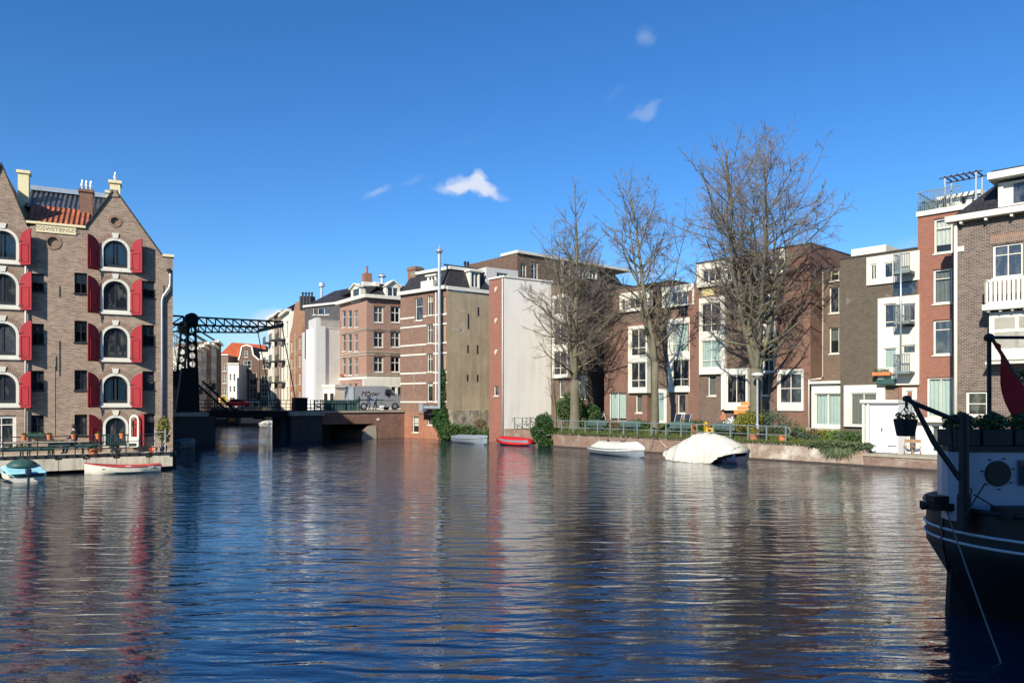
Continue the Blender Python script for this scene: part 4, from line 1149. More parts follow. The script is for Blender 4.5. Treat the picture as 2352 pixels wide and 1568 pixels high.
ex = MB(); ex.box(.2, -2.75, W2.z(750,889,-2.5)+.002, d_+.7, -.01, W2.z(750,889,-2.5)+.35); ex.build('roof_edge', M['white'], h.root, W2)
for px in (748, 762): 
    r = W2.r(px-4, 903, px+4, 925, -2.6); MB().box(r[0], -2.64, r[1], r[2], -2.605, r[3]).build('window', M['glass'], h.root, W2)
# slate storey with hip roof behind
SU = Frame(700, 95, to=(767, 92))
SUh = House('slate_house', SU, 'grey slated upper house with white windows and a dark hip roof', 'house')
SUh.win(718,707,726,733-10,1,()); SUh.win(729,707,742,723,1,()); SUh.win(744,707,757-1,723,1,())
a, b = SU.u(700), SU.u(781)
SUh.wall([(a,9),(b,9),(b,SU.z(740,702)),(a,SU.z(740,702))], 'slate_l', depth=7)
zt = SU.z(740,702); SUh.box('cornice','white', a-.1,-.25,zt,b,.2,zt+.25)
for pts in ([(a,0,zt+.2),(b,0,zt+.2),(b-1.5,3.5,SU.z(740,655)),(a+1.6,3.5,SU.z(740,658))], [(b,0,zt+.2),(b,7,zt+.2),(b-1.5,3.6,SU.z(740,655)),(b-1.5,3.5,SU.z(740,655))], [(a,7,zt+.2),(a,0,zt+.2),(a+1.6,3.5,SU.z(740,658)),(a+1.6,3.6,SU.z(740,658))]):
    slope('', 'slate', pts, SUh.root, SU)
for i, px in enumerate((690,697,704,711)):
    r = SU.r(px-2.2, 680, px+2.2, 712, 1.5); o = SUh.box('chimney', 'stone_dark', r[0],1.5,r[1],r[2],2.3,r[3]); 
    MB().lathe([(.12,0),(.12,.35),(.2,.4),(.05,.6)],8,((r[0]+r[2])/2,1.9,r[3]-.001)).build('cowl', M['iron'], o, SU)
r = SU.r(735,650,743,670,3); MB().lathe([(.22,-2),(.22,.8),(.45,.9),(.35,1.35),(.05,1.5)],12,((r[0]+r[2])/2,3,r[1]-.2)).build('vent', M['silver'], SUh.root, SU)

# ================================================================== corner building with mansard
CL = Frame(781, 90.3, to=(842, 84.0)); CR = Frame(842, 84.0, to=(921, 86.2))
K = House('corner_building', CL, 'pinkish brick corner building with white banded windows and slate mansard roof', 'building')
zc_ = CR.z(842, 684)
dl_ = CL.u(842); dr_ = CR.u(935)
rowsY = ((704,741),(762,798),(819,855))
for (x0, x1) in ((785.5,794.5),(799,808),(813,822.5)):
    for (y0,y1) in ((713,752),(767,807),(822,861)):
        q = CL.r(x0,y0,x1,y1); K.winr(q, 1 if x0 < 800 else 2, (.62,), look='curtain_w' if x0 in (799,) else 'glass', cover=.9)
for x0,x1 in ((784.5,793.5),(798,807),(812,820)): K.win(x0, 880, x1, 925, 1, (.75,), look='curtain_w')
K.wall([(0,1),(dl_-.01,1),(dl_-.01,zc_),(0,zc_)], 'brick_pink', depth=.6)
MB().box(0.0, .62, 1, dl_-.7, 12, zc_-.01).build('wall', M['brick_pink'], K.root, CL)
K2 = K.root
ops = []; wl = []
for (x0,x1) in ((858.7,880.6),(897,919)):
    for (y0,y1) in rowsY: q = CR.r(x0,y0,x1,y1); ops.append(rect(q)); wl.append(q)
m = MB(); m.shell([(0,CR.z(842,868)),(dr_,CR.z(842,868)),(dr_,zc_),(0,zc_)], ops, .25, .6); m.build('wall', M['brick_pink'], K2, CR)
for i, q in enumerate(wl): window(K2, CR, q, 2, (.62,), fw=.13, mw=.08, look=['glass','glass','glass','curtain_g','glass','curtain_g'][i], cover=.8)
MB().box(0.3, .62, 1, dr_-.1, 11, zc_-.02).build('wall', M['brick_pink'], K2, CR)
# shopfront
ops = []; sw = []
for (x0,x1) in ((832,838),(862,877.5),(879.5,893),(899,910),(914,925)): q = CR.r(x0,888,x1,938,-.15); ops.append(rect(q)); sw.append(q)
m = MB(); m.prism([(-.4,1.5),(dr_,1.5),(dr_,CR.z(842,869)),(-.4,CR.z(842,869))], -.15, .2, ops); m.build('shopfront', M['white'], K2, CR)
for q in sw: window(K2, CR, q, 1, (.62,), v=-.15, sill=False, mat='white')
MB().prism([(0,0),(0,0.01),(.01,0.01)],0,.01)
# string courses and arches
for fr, L_ in ((CL, dl_),(CR, dr_)):
    m = MB()
    for y in (758, 809, 815, 862, 757):
        z = CR.z(842, y); m.box(-.02,-.06,z,L_-.02,-.002,z+.16)
    m.build('string_course', M['stone'], K2, fr)
    m = MB(); m.box(-.02,-.10,CR.z(842,870),L_,-.003,CR.z(842,870)+.3); m.build('shop_cornice', M['white'], K2, fr); m = MB(); m.box(-.25 if fr is CL else -.4,-.5,zc_,L_,.2,zc_+.4); m.build('cornice', M['white'], K2, fr)
m = MB()
for (x0,x1) in ((858.7,880.6),(897,919)):
    for (y0,y1) in rowsY:
        q = CR.r(x0,y0,x1,y1)
        m = MB(); m.prism([(q[0]-.1,q[3]+.02),(q[2]+.1,q[3]+.02),(q[2]+.1,q[3]+.22),((q[0]+q[2])/2,q[3]+.38),(q[0]-.1,q[3]+.22)], -.06, -.002); m.build('window_arch', M['brick_redb'], K2, CR)
for (x0,x1) in ((785.5,794.5),(799,808),(813,822.5)):
    for (y0,y1) in ((713,752),(767,807),(822,861)):
        pass
zr_ = CR.z(842, 652)
slope('', 'slate', [(0,-.2,zc_+.3),(dl_,-.2,zc_+.3),(dl_-.5,1.6,zr_),(0,1.6,zr_)], K2, CL)
slope('', 'slate', [(0,-.2,zc_+.3),(dr_,-.2,zc_+.3),(dr_,1.4,zr_),(.3,1.4,zr_)], K2, CR)
q0, q1, q2, q3 = CL.w(dl_,-.2,zc_+.32), CR.w(0,-.2,zc_+.32), CR.w(.3,1.4,zr_), CL.w(dl_-.5,1.6,zr_)
m = MB(); m.quad(q0,q1,q2,q3); m.build('roof', M['slate'], K2, None, Matrix.Identity(4))
for fr, L_, v_ in ((CL, dl_-.45, 1.3),(CR, dr_, 1.15)):
    MB().box(0, v_, zr_-.05, L_, v_+.5, zr_+.45).build('roof_edge', M['white'], K2, fr)
    MB().box(0, v_+.5, zr_-.3, L_, v_+8, zr_+.25).build('roof', M['slate'], K2, fr)
def dormer(parent, fr, x0, y0, x1, y1, v=-.1, cols=2, depth=1.6, gable=.5, mat='white', name='dormer', look='glass'):
    r = fr.r(x0,y0,x1,y1,v); a,b_,c,d2 = r
    m = MB(); w = c-a; m.prism([(a,b_),(c,b_),(c,d2)]+([((a+c)/2,d2+gable)] if gable else [])+[(a,d2)], v, v+depth, [rect((a+w*.14,b_+.12,c-w*.14,d2-.1))])
    o = m.build(name, M[mat], parent, fr)
    window_sub(o, fr, (a+w*.14,b_+.12,c-w*.14,d2-.1), cols, v, look)
    cpp = MB()
    if gable:
        cpp.bar((a-.12,v+depth/2-.1,d2),((a+c)/2,v+depth/2-.1,d2+gable+.06),depth+.3,.12); cpp.bar((c+.12,v+depth/2-.1,d2),((a+c)/2,v+depth/2-.1,d2+gable+.06),depth+.3,.12)
    else: cpp.box(a-.15,v-.15,d2+.002,c+.15,v+depth,d2+.14)
    cpp.build('dormer_roof', M['white'], o, fr)
    return o
def window_sub(o, fr, r, cols, v, look):
    m = MB(); u0,z0,u1,z1 = r
    for i in range(1, cols): x = u0+(u1-u0)*i/cols; m.box(x-.05, v+.04, z0, x+.05, v+.12, z1)
    m.box(u0, v+.05, z0, u0+.06, v+.12, z1); m.box(u1-.06, v+.05, z0, u1, v+.12, z1)
    m.build('window_frame', M['white'], o, fr)
    MB().quad((u0,v+.13,z0),(u1,v+.13,z0),(u1,v+.13,z1),(u0,v+.13,z1)).build('pane', M['glass'] if look == 'glass' else M[look], o, fr)
dormer(K2, CL, 806,662,828,694, cols=1)
dormer(K2, CR, 886,659,919,683, cols=2, gable=.7)
r = CR.r(838,627,855,650,3); o = MB().box(r[0],3,r[1]-1,r[2],4,r[3]).build('chimney', M['brick_redb'], K2, CR)
MB().lathe([(.14,0),(.12,.7),(.2,.8)],8,((r[0]+r[2])/2,3.5,r[3])).build('chimney_pot', M['brick_redb'], o, CR)
r = CR.r(874,632,882,655,3); MB().lathe([(.25,0),(.25,.9),(.5,1.0),(.5,1.15),(.15,1.4)],12,((r[0]+r[2])/2,3,r[1])).build('vent', M['silver'], K2, CR)
bx = thing('window_box', (CL.u(790), -.25, CL.z(790,862)-.1), 0, 'small box of red flowers under the lowest upper window of the corner building', 'planter', None, CL)
foliage('flowers', bx, [((0,0,.1),(.6,.15,.16))], 120, .06, M['red_tarp'], world(bx))

# ================================================================== tan building with tall flue (standing in the water)
TF = Frame(920, 72.6, to=(1027, 68.2)); TW = Frame(1027, 68.2, 37)
T = House('tall_house', TF, 'tall brick canal house with white bands, steel flue and bare cement side wall', 'house', z=0)
u1 = TF.u(1027); zt = TF.z(975, 671)
T.win(953.7,684,970.7,736,1,(.62,)); T.win(981.6,679,993.7,724,2,(.7,),look='curtain_y',cover=.35)
T.win(981,745,993.7,788,2,(.7,)); T.win(981,812,993.7,854,2,(.7,),look='curtain_g',cover=.4); T.win(981,878,993.7,922,1,(),look='curtain_w',cover=.2)
T.win(981.5,947,993,976,1,()); T.win(947,956,961.5,993,1,(.65,),look='curtain_w',cover=.6)
for y0,y1 in ((681,722),(746,787),(813,852),(880,920)): T.win(1018.5,y0,1023.5,y1,1,(.6,))
T.wall([(0,-1),(u1,-1),(u1,zt),(0,zt)], 'brick_tan', depth=.5)
wEnd = TW.u(1124)
MB().box(.01,.502,-1,u1-.6,wEnd,zt-.01).build('wall', M['brick_tan'], T.root, TF)
m = MB()
for y in (732,753,794.6,816.4,858,881,922.8):
    z = TF.z(925, y); 
    for a_, b_ in ((0,TF.u(952)),(TF.u(972.5),TF.u(980)),(TF.u(996),u1-.02)) if y in (732,) else ((0,TF.u(979.5)),(TF.u(995.5),u1-.02)): m.box(a_,-.035,z-.07,b_,-.002,z+.07)
m.build('band', M['white'], T.root, TF)
for px in (1001.5,): MB().box(TF.u(px)-.06,-.04,TF.z(px,925),TF.u(px)+.06,-.002,zt).build('trim', M['white'], T.root, TF)
MB().box(-.15,-.35,zt,u1-.02,.2,zt+.32).build('cornice', M['white'], T.root, TF)
# cement side
m = MB(); m.box(0.0,0.0,-1,wEnd,.5,zt-.1)
o = m.build('side_wall', M['cement'], T.root, TW)
MB().box(-.02,-.12,zt-.05,wEnd,.2,zt+.28).build('cornice', M['white'], T.root, TW)
pm = MB()
def blob(cx, cy, w, h, k=9, seed=0):
    g = random.Random(seed); c = TW.p(cx, cy); pts = []
    for i in range(k): a_ = 2*PI*i/k; q = .7+.5*g.random(); pts.append((c[0]+w*q*math.cos(a_), c[1]+h*q*math.sin(a_)))
    pm.prism(pts, -.012, -.001)
for b_ in ((1062,752,.28,.75,2),(1050,757,.7,.2,3),(1062,715,.35,.15,6)): blob(*b_[:4], seed=b_[4])
pm.build('plaster_patch', M['cement_patch'], o, TW)
tm = MB()
for px,y0,y1 in ((1075,720,755),(1098,705,725),(1096,792,812),(1074,792,810),(1096,860,876),(1073,860,874)):
    r = TW.r(px-1,y0,px+1,y1); tm.box(r[0],-.04,r[1],r[2]+.02,-.003,r[3])
tm.build('wall_tie', M['iron'], o, TW)
r = TW.r(1027,935,1124,945); MB().box(.1,-.9,-1,wEnd-.05,-.005,TW.z(1060,942,-.9)).build('garden_wall', M['flint'], T.root, TW)
# mansard
zm = TF.z(975,620)
slope('', 'slate', [(0,-.1,zt+.25),(u1,-.1,zt+.25),(u1-.9,1.2,zm),(0+.3,1.2,zm)], T.root, TF)
slope('', 'slate', [(0,-.1,zt+.2),(wEnd,-.1,zt+.2),(wEnd-.5,.9,zm),(0+.9,.9,zm)], T.root, TW)
MB().box(.3,1.0,zm-.05,u1-.6,1.5,zm+.22).build('roof_edge', M['white'], T.root, TF)
MB().box(.7,.7,zm-.07,wEnd-.3,1.3,zm+.20).build('roof_edge', M['white'], T.root, TW)
MB().box(1.2,1.3,zm-.6,u1-1.3,wEnd+3,zm+.12).build('roof', M['slate'], T.root, TF)
slope('', 'slate', [(1.6,1.2,zm+.1),(wEnd+6,1.2,zm+.1),(wEnd+6,4.5,zm+1.15),(2.4,4.5,zm+1.15)], T.root, TW)
dormer(T.root, TF, 981,634,1001,664, v=.2, cols=2, gable=0)
dormer(T.root, TW, 1080,624,1102,662, v=-.05, cols=2, gable=0)
MB().box(TF.u(971),-.25,zt+.33,TF.u(999),.35,zt+1.0).build('balcony', M['white'], T.root, TF)
r = TF.r(945,614,963,682,1.5); o = MB().box(r[0],1.0,zt-1,r[2],2.0,r[3]).build('chimney', M['brick_tan'], T.root, TF)
MB().box(r[0]-.08,.92,r[3]-.35,r[2]+.08,2.08,r[3]-.1).build('band', M['brick_tan'], o, TF)
for px in (1068, 1075): 
    q = TW.p(px, 600, 4); MB().lathe([(.08,0),(.08,.6),(.14,.62),(.14,.9),(.03,1)],8,(q[0],4,zm+.6)).build('vent', M['iron'], T.root, TW)
# the tall flue
fl = MB(); v_ = -.45
def fp(px,py): u,z = TF.p(px,py,v_); return (u,v_,z)
fl.tube([fp(1009,938), fp(1009,583)], .155, 14); top_ = fp(1009,583)
fl.lathe([(.16,0),(.34,.22),(.34,.3),(.2,.45),(.05,.62),(.02,.8)], 14, top_)
for y in (655,724,796,880): q = fp(1009,y); fl.lathe([(.175,-.05),(.175,.05)],14,q)
o = fl.build('flue', M['galv'], T.root, TF, smooth=False); soft(o, .6)
e = MB(); a_, b_ = fp(1009,934), fp(977,936); e.tube([(a_[0],v_,a_[2]),(a_[0]-.25,v_,a_[2]-.08),(b_[0],v_,a_[2]-.08)], .17, 12); e.box(b_[0]-.55,v_-.35,a_[2]-.45,b_[0],v_+.3,a_[2]+.3); e.build('fan_box', M['galv'], T.root, TF)
sh = MB(); q = TF.r(976,942,1008,952,-.4); sh.box(TF.u(976),-.8,q[1],TF.u(1010),-.002,q[1]+.06); sh.build('canopy', M['iron'], T.root, TF)
MB().box(TF.u(952)-.05,-.04,TF.z(952,890),TF.u(952)+.02,-.002,TF.z(952,858)).build('tie', M['stone'], T.root, TF)
# white penthouse behind
PF = Frame(1117, 72, 35)
h = House('roof_house', PF, 'small white roof house between the slate mansard and the big brick block', 'house')
h.win(1141,627,1167,638,3,()); a, b = PF.u(1117), PF.u(1190)
h.wall([(a,9),(b,9),(b,PF.z(1150,617)),(a,PF.z(1150,617))], 'white_grey', depth=4)

# ================================================================== big block behind
KF = Frame(1188, 76, 40)
h = House('brick_block', KF, 'tall brick block with sloped slate top storey rising behind the white wall', 'building')
a, b = 0, KF.u(1292); zt = KF.z(1188, 581)
h.win(1196,606,1209.5,641,2,(.6,)); h.win(1221,601,1236,643,2,(.6,)); 
h.wall([(0,5),(b,5),(b,zt),(0,zt)], 'brick_dark', depth=9)
e = KF.u(1450)
m = MB(); m.box(b,.3,5,e,9,KF.z(1292,655)); m.build('wall', M['brick_dark'], h.root, KF)
slope('', 'slate_l', [(b+.02,.1,KF.z(1292,655)),(e,.1,KF.z(1292,655)),(e-.2,2.4,zt),(b+.02,2.4,zt)], h.root, KF)
MB().box(-.1,-.2,zt,e-.15,2.6,zt+.28).build('roof_edge', M['white'], h.root, KF)
MB().box(b-.25,-.1,KF.z(1290,655),b+.1,.2,zt).build('roof_edge', M['white'], h.root, KF)
MB().box(b+.05,2.4,KF.z(1292,655)+.003,e-.2,8.9,zt+.1).build('roof', M['slate'], h.root, KF)
dormer(h.root, KF, 1329,606,1350,642, v=.3, cols=2, gable=0); dormer(h.root, KF, 1352,608,1372,642, v=.3, cols=2, gable=0)
dormer(h.root, KF, 1308,604,1318,640, v=.3, cols=1, gable=0)

# ================================================================== red strip and white wall
NF = Frame(1123.5, 65.3, -48); NW = Frame(1157.5, 0, 0, xy=(0,0))
q = NF.w(NF.u(1157.5), 0, 0); NW = Frame(0,1,ang=33,xy=(q.x,q.y))
h = House('brick_tower_house', NF, 'red brick house whose blind white side wall faces the garden', 'house')
h.win(1134,886,1145,909,1,())
b = NF.u(1157.5); zt = NF.z(1140,640)
h.wall([(0,-1),(b,-1),(b,zt),(0,zt)], 'brick_redb', depth=.35)
e = NW.u(1268)
MB().box(0.02,.4,-1,b-.5,e,zt-.02).build('wall', M['brick_redb'], h.root, NF)
MB().box(0,0,-1,e,.5,zt-.0).build('side_wall', M['white_wall'], h.root, NW)
MB().box(-.08,-.1,zt,b,.2,zt+.16).build('parapet_cap', M['white'], h.root, NF)
MB().box(-.05,-.08,zt+.002,e+.05,.6,zt+.14).build('parapet_cap', M['white'], h.root, NW)
pipe(h.root, NF, [(b-.10,-.08,.6),(b-.10,-.08,zt-.1)], .06, 'pvc')
m = MB()
for y in (666,738,810):
    r = NF.r(1137,y-7,1143,y+4); m.box(r[0],-.05,r[1],r[0]+.09,-.002,r[3]); m.box(r[0],-.05,r[3]-.1,r[2],-.002,r[3]); m.box(r[0]+.091,-.05,r[1]+.15,r[2]-.1,-.002,r[1]+.28)
m.build('wall_anchor', M['white'], h.root, NF)

# ================================================================== apartment row
def unit(name, fr, label, mat, xL, xR, topx, topy, z0=.8, depth=9, wins=(), reveal=.2, group='stepped brick houses along the garden', roofcap='stone_dark'):
    h = House(name, fr, label, 'house', group)
    a, b = fr.u(xL), fr.u(xR); zt = fr.z(topx, topy)
    for w in wins: h.win(*w[:4], *(w[4:6] if len(w) > 4 else ()), **(w[6] if len(w) > 6 else {}))
    h.wall([(a,z0),(b,z0),(b,zt),(a,zt)], mat, depth=depth, reveal=reveal)
    h.box('parapet_cap', roofcap, a-.02, -.05, zt, b+.04, depth, zt+.09)
    h.a, h.b, h.zt = a, b, zt
    return h
# unit 1
F1 = Frame(1266, 66.2, -48)
h = unit('row_house', F1, 'brown house in the tree shade right of the white blind wall', 'brick_brown', 1266, 1350, 1268, 655, wins=[(1284.5,872,1295,912,1,()),(1327,862,1345,916,1,(.7,))])
h.panel(1268,676,1304,868,[(1270,684,1301,722,2,()),(1270,741,1301,792,2,(.3,)),(1270,806,1301,861,2,(.3,))])
# recess
F1b = Frame(1344, 69.5, -48)
h = unit('row_house', F1b, 'set back red brick house in the dark gap between the first two garden houses', 'brick_red', 1340, 1402, 1360, 665, depth=6)
pipe(h.root, F1b, [(F1b.u(1386),-.1,F1b.z(1386,860)),(F1b.u(1386),-.1,F1b.z(1386,740))], .07, 'pvc')
MB().box(F1b.u(1358),-3.2,F1b.z(1370,895,-3)-.02,F1b.u(1392),-.002,F1b.z(1370,895,-3)+.16).build('carport_roof', M['stone'], h.root, F1b)
# unit 2
F2 = Frame(1388, 61.2, -48)
h = unit('row_house', F2, 'red and brown brick house with white window tower behind the middle tree', 'brick_red', 1388, 1486.5, 1423, 664,
         wins=[(1399,901,1438,967,2,(),dict(look='curtain_c',cover=.9)),(1460,905,1475,948,1,(),dict(look='curtain_g'))])
MB().box(h.a+.003,-.03,F2.z(1423,745),h.b,-.002,h.zt-.05).build('brick_facing', M['brick_brown'], h.root, F2)
MB().box(F2.u(1441),-.03,.8,h.b-.6,-.002,F2.z(1470,903)).build('brick_facing', M['brick_mud'], h.root, F2) if False else None
h.panel(1423,670,1491,714,[(1426,687,1435.5,713,1,()),(1445,685,1481,708,3,())])
h.panel(1442.5,748,1486,902,[(1448,755,1483,817,2,(.30,)),(1448,831,1483,891,2,(.30,))])
# unit 2b: recessed white door bay
F2b = Frame(1486, 58.9, -48)
h = unit('row_house', F2b, 'narrow brown set back house with a tall white door behind the middle tree trunk', 'brick_brown', 1484, 1545, 1500, 652, depth=7)
h.panel(1489,893,1532,972,[(1492,902,1502,968,1,(),'curtain_c'),(1507,902,1525,968,1,(),'curtain_c')], out=.24)
h.panel(1500,652,1524,706,[(1503,670,1508,703,1,()),(1511,668,1521,703,1,())], out=.2) if False else None
# unit 3
F3 = Frame(1531, 56.9, -48)
h = unit('row_house', F3, 'narrow house with white window tower and red brick pier left of the largest tree', 'brick_mud', 1531, 1605, 1560, 658,
         wins=[(1556,905,1574,949,1,())])
MB().box(F3.u(1584.5),-.22,.8,h.b,-.002,h.zt-.02).build('brick_pier', M['brick_red'], h.root, F3)
h.panel(1520,655,1593.5,703,[(1524,676,1537,702,2,()),(1543,670,1590,701,4,())], out=.3)
h.panel(1534,731,1584,900,[(1543,743,1583,808,2,(.28,),'curtain_c'),(1543,825,1583,888,2,(.28,))], out=.25)
r = F3.r(1559,704,1583,726); h.box('window', 'glass', r[0],-.03,r[1],r[2],-.002,r[3])
# unit 4a
F4 = Frame(1599, 54.2, -48)
h = unit('row_house', F4, 'tall brown brick house with white penthouse windows behind the largest tree', 'brick_brown', 1599, 1777, 1640, 600,
         wins=[(1626,861,1645,909,1,(),dict(look='curtain_g')),(1747,857,1766,908,1,())])
MB().box(h.a+.003,-.03,.8,F4.u(1607),-.002,h.zt-.3).build('brick_pier', M['brick_red'], h.root, F4)
h.panel(1600,601,1682,655,[(1612,617,1656,647,3,()),(1667,614,1680,644,1,())], out=.3)
h.panel(1731,575,1778,632,[(1736,597,1750,623,1,()),(1758,595,1774,621,1,())], out=.3)
h.panel(1605.5,682,1664,859,[(1610,695,1655,762,2,(.27,)),(1610,781,1655,845,2,(.27,),'curtain_c')], out=.25)
h.panel(1656,846,1717,942,[(1668,860,1713,926,2,())], out=.35)
r = F4.r(1612,657,1642,679); h.box('window', 'curtain_y', r[0],-.03,r[1],r[2],-.002,r[3])
h.panel(1750,676,1780,856,[(1752.5,680,1778,736,2,(.25,)),(1752.5,762,1778,853,2,(.28,))], out=.12)
# unit 4b
q = F4.w(F4.u(1777), -.02, 0); F4b = Frame(0,1,ang=-48,xy=(q.x,q.y))
h = unit('row_house', F4b, 'tall red brick gable house with a big square white window right of the largest tree', 'brick_red', 1777, 1861, 1830, 565, depth=11)
h.panel(1779,572,1804,629,[(1784,592,1802,621,1,())], out=.3)
h.panel(1785,848,1845,943,[(1790,857,1842,926,2,(.5,))], out=.12)
F5 = Frame(0,1,ang=42,xy=tuple(F4b.w(F4b.u(1861),0,0).xy))
MB().box(.0,-.02,.8,10.5,-.002,h.zt-.02).build('brick_facing', M['brick_red'], h.root, F5)
# unit 5
q = F5.w(F5.u(1887), 0, 0); F6 = Frame(0,1,ang=-48,xy=(q.x,q.y))
h = unit('row_house', F6, 'narrow brown brick house with three small white windows one above another', 'brick_brown', 1887, 1936, 1905, 617, depth=7,
         wins=[(1906,612+8,1927,645,1,(),dict(look='curtain_y',cover=.4)),(1904.5,659,1927,719,1,()),(1904.5,752,1927,812,1,(),dict(look='curtain_g',cover=.5))])
pipe(h.root, F6, [(F6.u(1888)+.1,-.09,h.zt),(F6.u(1888)+.1,-.09,F6.z(1888,865)),(F6.u(1888)-.8,-.5,F6.z(1888,870))], .05, 'stone')
FG = Frame(1864, 47.3, -48)
h = House('garden_room', FG, 'low cream garden room with sliding glass doors below the three small windows', 'extension')
a, b = FG.u(1864), FG.u(1936); zt = FG.z(1890,881)
h.winr(FG.r(1871,903,1931,977), 2, (), look='curtain_c', cover=1.0, fw=.08, mw=.1, sill=False)
h.wall([(a,1.2),(b,1.2),(b,zt),(a,zt)], 'cream', depth=2.2)
h.box('roof_edge','cream',a-.05,-.25,zt+.002,b,.02+2.2,zt+.16)
pipe(h.root, FG, [(a-.12,-.1,1.5),(a-.12,-.1,FG.z(1864,872)),(a+.7,-.1,FG.z(1880,869))], .05, 'white')
st = MB(); st.box(a-.1,-.55,1.0,b,-.255,1.95-.12); st.box(a-.6,-1.0,1.0,b,-.56,1.55); st.build('step', M['stone'], h.root, FG)
# unit 6
F7 = Frame(1930, 45.6, -48)
h = unit('row_house', F7, 'dark olive brick house with white window tower and balconies', 'brick_olive', 1930, 2110, 1960, 592, depth=9)
h.panel(1990,583,2112,649,[(1999,606,2014,643,2,()),(2030,601,2070,637,2,())], out=.12)
h.panel(2016,681,2111,884,[(2030,697,2059,753,1,(.25,)),(2072,697,2103,753,1,(.3,)),(2030,799,2059,846,1,(),'curtain_c'),(2072,792,2103,812,1,()),(2030,857,2059,878,1,(),'curtain_c')], out=.25)
h.panel(1938,884,2032,980,[(1953,902,2014,977,2,(),'curtain_g')], out=.22, mat='cream')
r = F7.r(2052,650,2103,677); h.box('window','glass',r[0],-.03,r[1],r[2],-.002,r[3])
MB().box(F7.u(2030),-.03,1.0,F7.u(2064),-.002,F7.z(2040,892)).build('brick_facing', M['brick_mud'], h.root, F7)
MB().box(F7.u(2065),-.06,1.0,F7.u(2109),-.002,F7.z(2088,886)).build('brick_facing', M['brick_redb'], h.root, F7)
h.panel(2072,890,2106,958,[(2080,896,2097,950,1,())], out=.14, name='door')
for (y0,y1) in ((582,621),(692,737),(810,852)):
    u0, u1 = F7.u(2070), F7.u(2106); zb = F7.z(2088,y1,-.9); z1 = F7.z(2088,y0,-.9)
    m = MB(); m.box(u0,-1.1,zb-.14,u1,-.29,zb)
    for k in range(10): m.box(u0+(u1-u0)*k/9-.018,-1.08,zb,u0+(u1-u0)*k/9+.018,-1.05,zb+.95)
    for k in range(5): m.box(u0-.01,-1.08+.2*k,zb,u0+.02,-1.05+.2*k,zb+.95)
    m.box(u0-.02,-1.10,zb+.93,u1,-1.02,zb+.98); m.box(u0-.02,-1.1,zb+.93,u0+.04,-.3,zb+.98)
    o = m.build('balcony', M['rail_grey'], h.root, F7)
pipe(h.root, F7, [(F7.u(2069,-1.2),-1.2,F7.z(2069,830,-1.2)),(F7.u(2069,-1.2),-1.2,F7.z(2069,580,-1.2))], .05, 'galv', 'balcony_pole')
MB().box(F7.u(1955,4),4,h.zt,F7.u(2035,4),8,F7.z(1990,568,4)).build('penthouse', M['cream'], h.root, F7)
q = F7.w(F7.u(2032), -.42, F7.z(2032,858,-.4))
t = thing('window_box', q, F7.a, 'window box of red flowers and green leaves on the white window tower rail', 'planter')
MB().box(-.5,-.12,-.1,.5,.12,.1).build('box', M['terra'], t); foliage('flowers', t, [((0,0,.18),(.5,.14,.14))], 220, .04, M['leaf_dark'], world(t))
t = thing('window_box', F7.w(F7.u(2042), -.42, F7.z(2042,876,-.4)), F7.a, 'dark green hanging box below the red flower box', 'planter')
MB().box(-.5,-.12,-.15,.5,.12,.15).build('box', M['green'], t)
# red house with roof terrace
F8 = Frame(2108, 42.2, -46)
h = unit('row_house', F8, 'narrow red brick house with tall white windows and a roof terrace', 'brick_redb', 2108, 2230, 2113, 497, depth=9, z0=.5,
         wins=[(2145,500,2188,581,1,(.72,),dict(look='curtain_w',cover=.75,fw=.1)),(2143,617,2187,697,1,(.72,),dict(look='curtain_g',cover=1,fw=.1)),(2143,734,2186,815,1,(.72,),dict(fw=.1)),(2129,866,2192,959,2,(),dict(look='curtain_c',fw=.1))])
h.box('roof_edge','white',h.a-.05,-.12,h.zt-.02,h.b,.2,h.zt+.25)
m = MB(); zr = h.zt+.25; u0, u1 = h.a, F8.u(2205)
n = 22
for k in range(n+1): m.box(u0+(u1-u0)*k/n-.012,0,zr,u0+(u1-u0)*k/n+.012,.03,zr+1.1)
for k in range(12): m.box(u0,.0+.35*k,zr,u0+.024,.03+.35*k,zr+1.1)
m.box(u0,-.01,zr+1.08,u1,.04,zr+1.13); m.box(u0-.01,0,zr+1.08,u0+.04,4,zr+1.13); m.build('terrace_railing', M['rail_grey'], h.root, F8)
P8 = F8.sub(0, 2.2)
pw = House('roof_house', P8, 'white roof house with two dark glass doors behind the roof terrace rail', 'house')
pw.win(2180,455,2194,486,1,()); pw.win(2205,452,2220,486,1,())
a, b = P8.u(2156), P8.u(2260); zt = P8.z(2160,461)
pw.wall([(a,h.zt),(b,h.zt),(b,zt),(a,zt)], 'white', depth=3.5)
pw.box('roof_edge','cream',a-.1,-.15,zt,b,3.6,zt+.2)
pg = thing('pergola', F8.w(F8.u(2170),.6,zr), F8.a, 'grey steel pergola with rope lights on the roof terrace', 'pergola')
ua = F8.u(2163); ub = F8.u(2235)
for uu in (0, ub-ua):
    for vv in (0, 1.2): MB().box(uu+ua-F8.u(2170)-.04, vv-.04, 0, uu+ua-F8.u(2170)+.04, vv+.04, 1.8).build('post', M['galv'], pg)
for vv in (0, 1.2): MB().box(ua-F8.u(2170)-.3, vv-.03, 1.8, ub-F8.u(2170)+.3, vv+.03, 1.86).build('beam', M['wood_dark'], pg)
for k in range(6): MB().box(ua-F8.u(2170)+(ub-ua)*k/5-.04, -.1, 1.86, ua-F8.u(2170)+(ub-ua)*k/5+.04, 1.3, 1.90).build('slat', M['wood_dark'], pg)
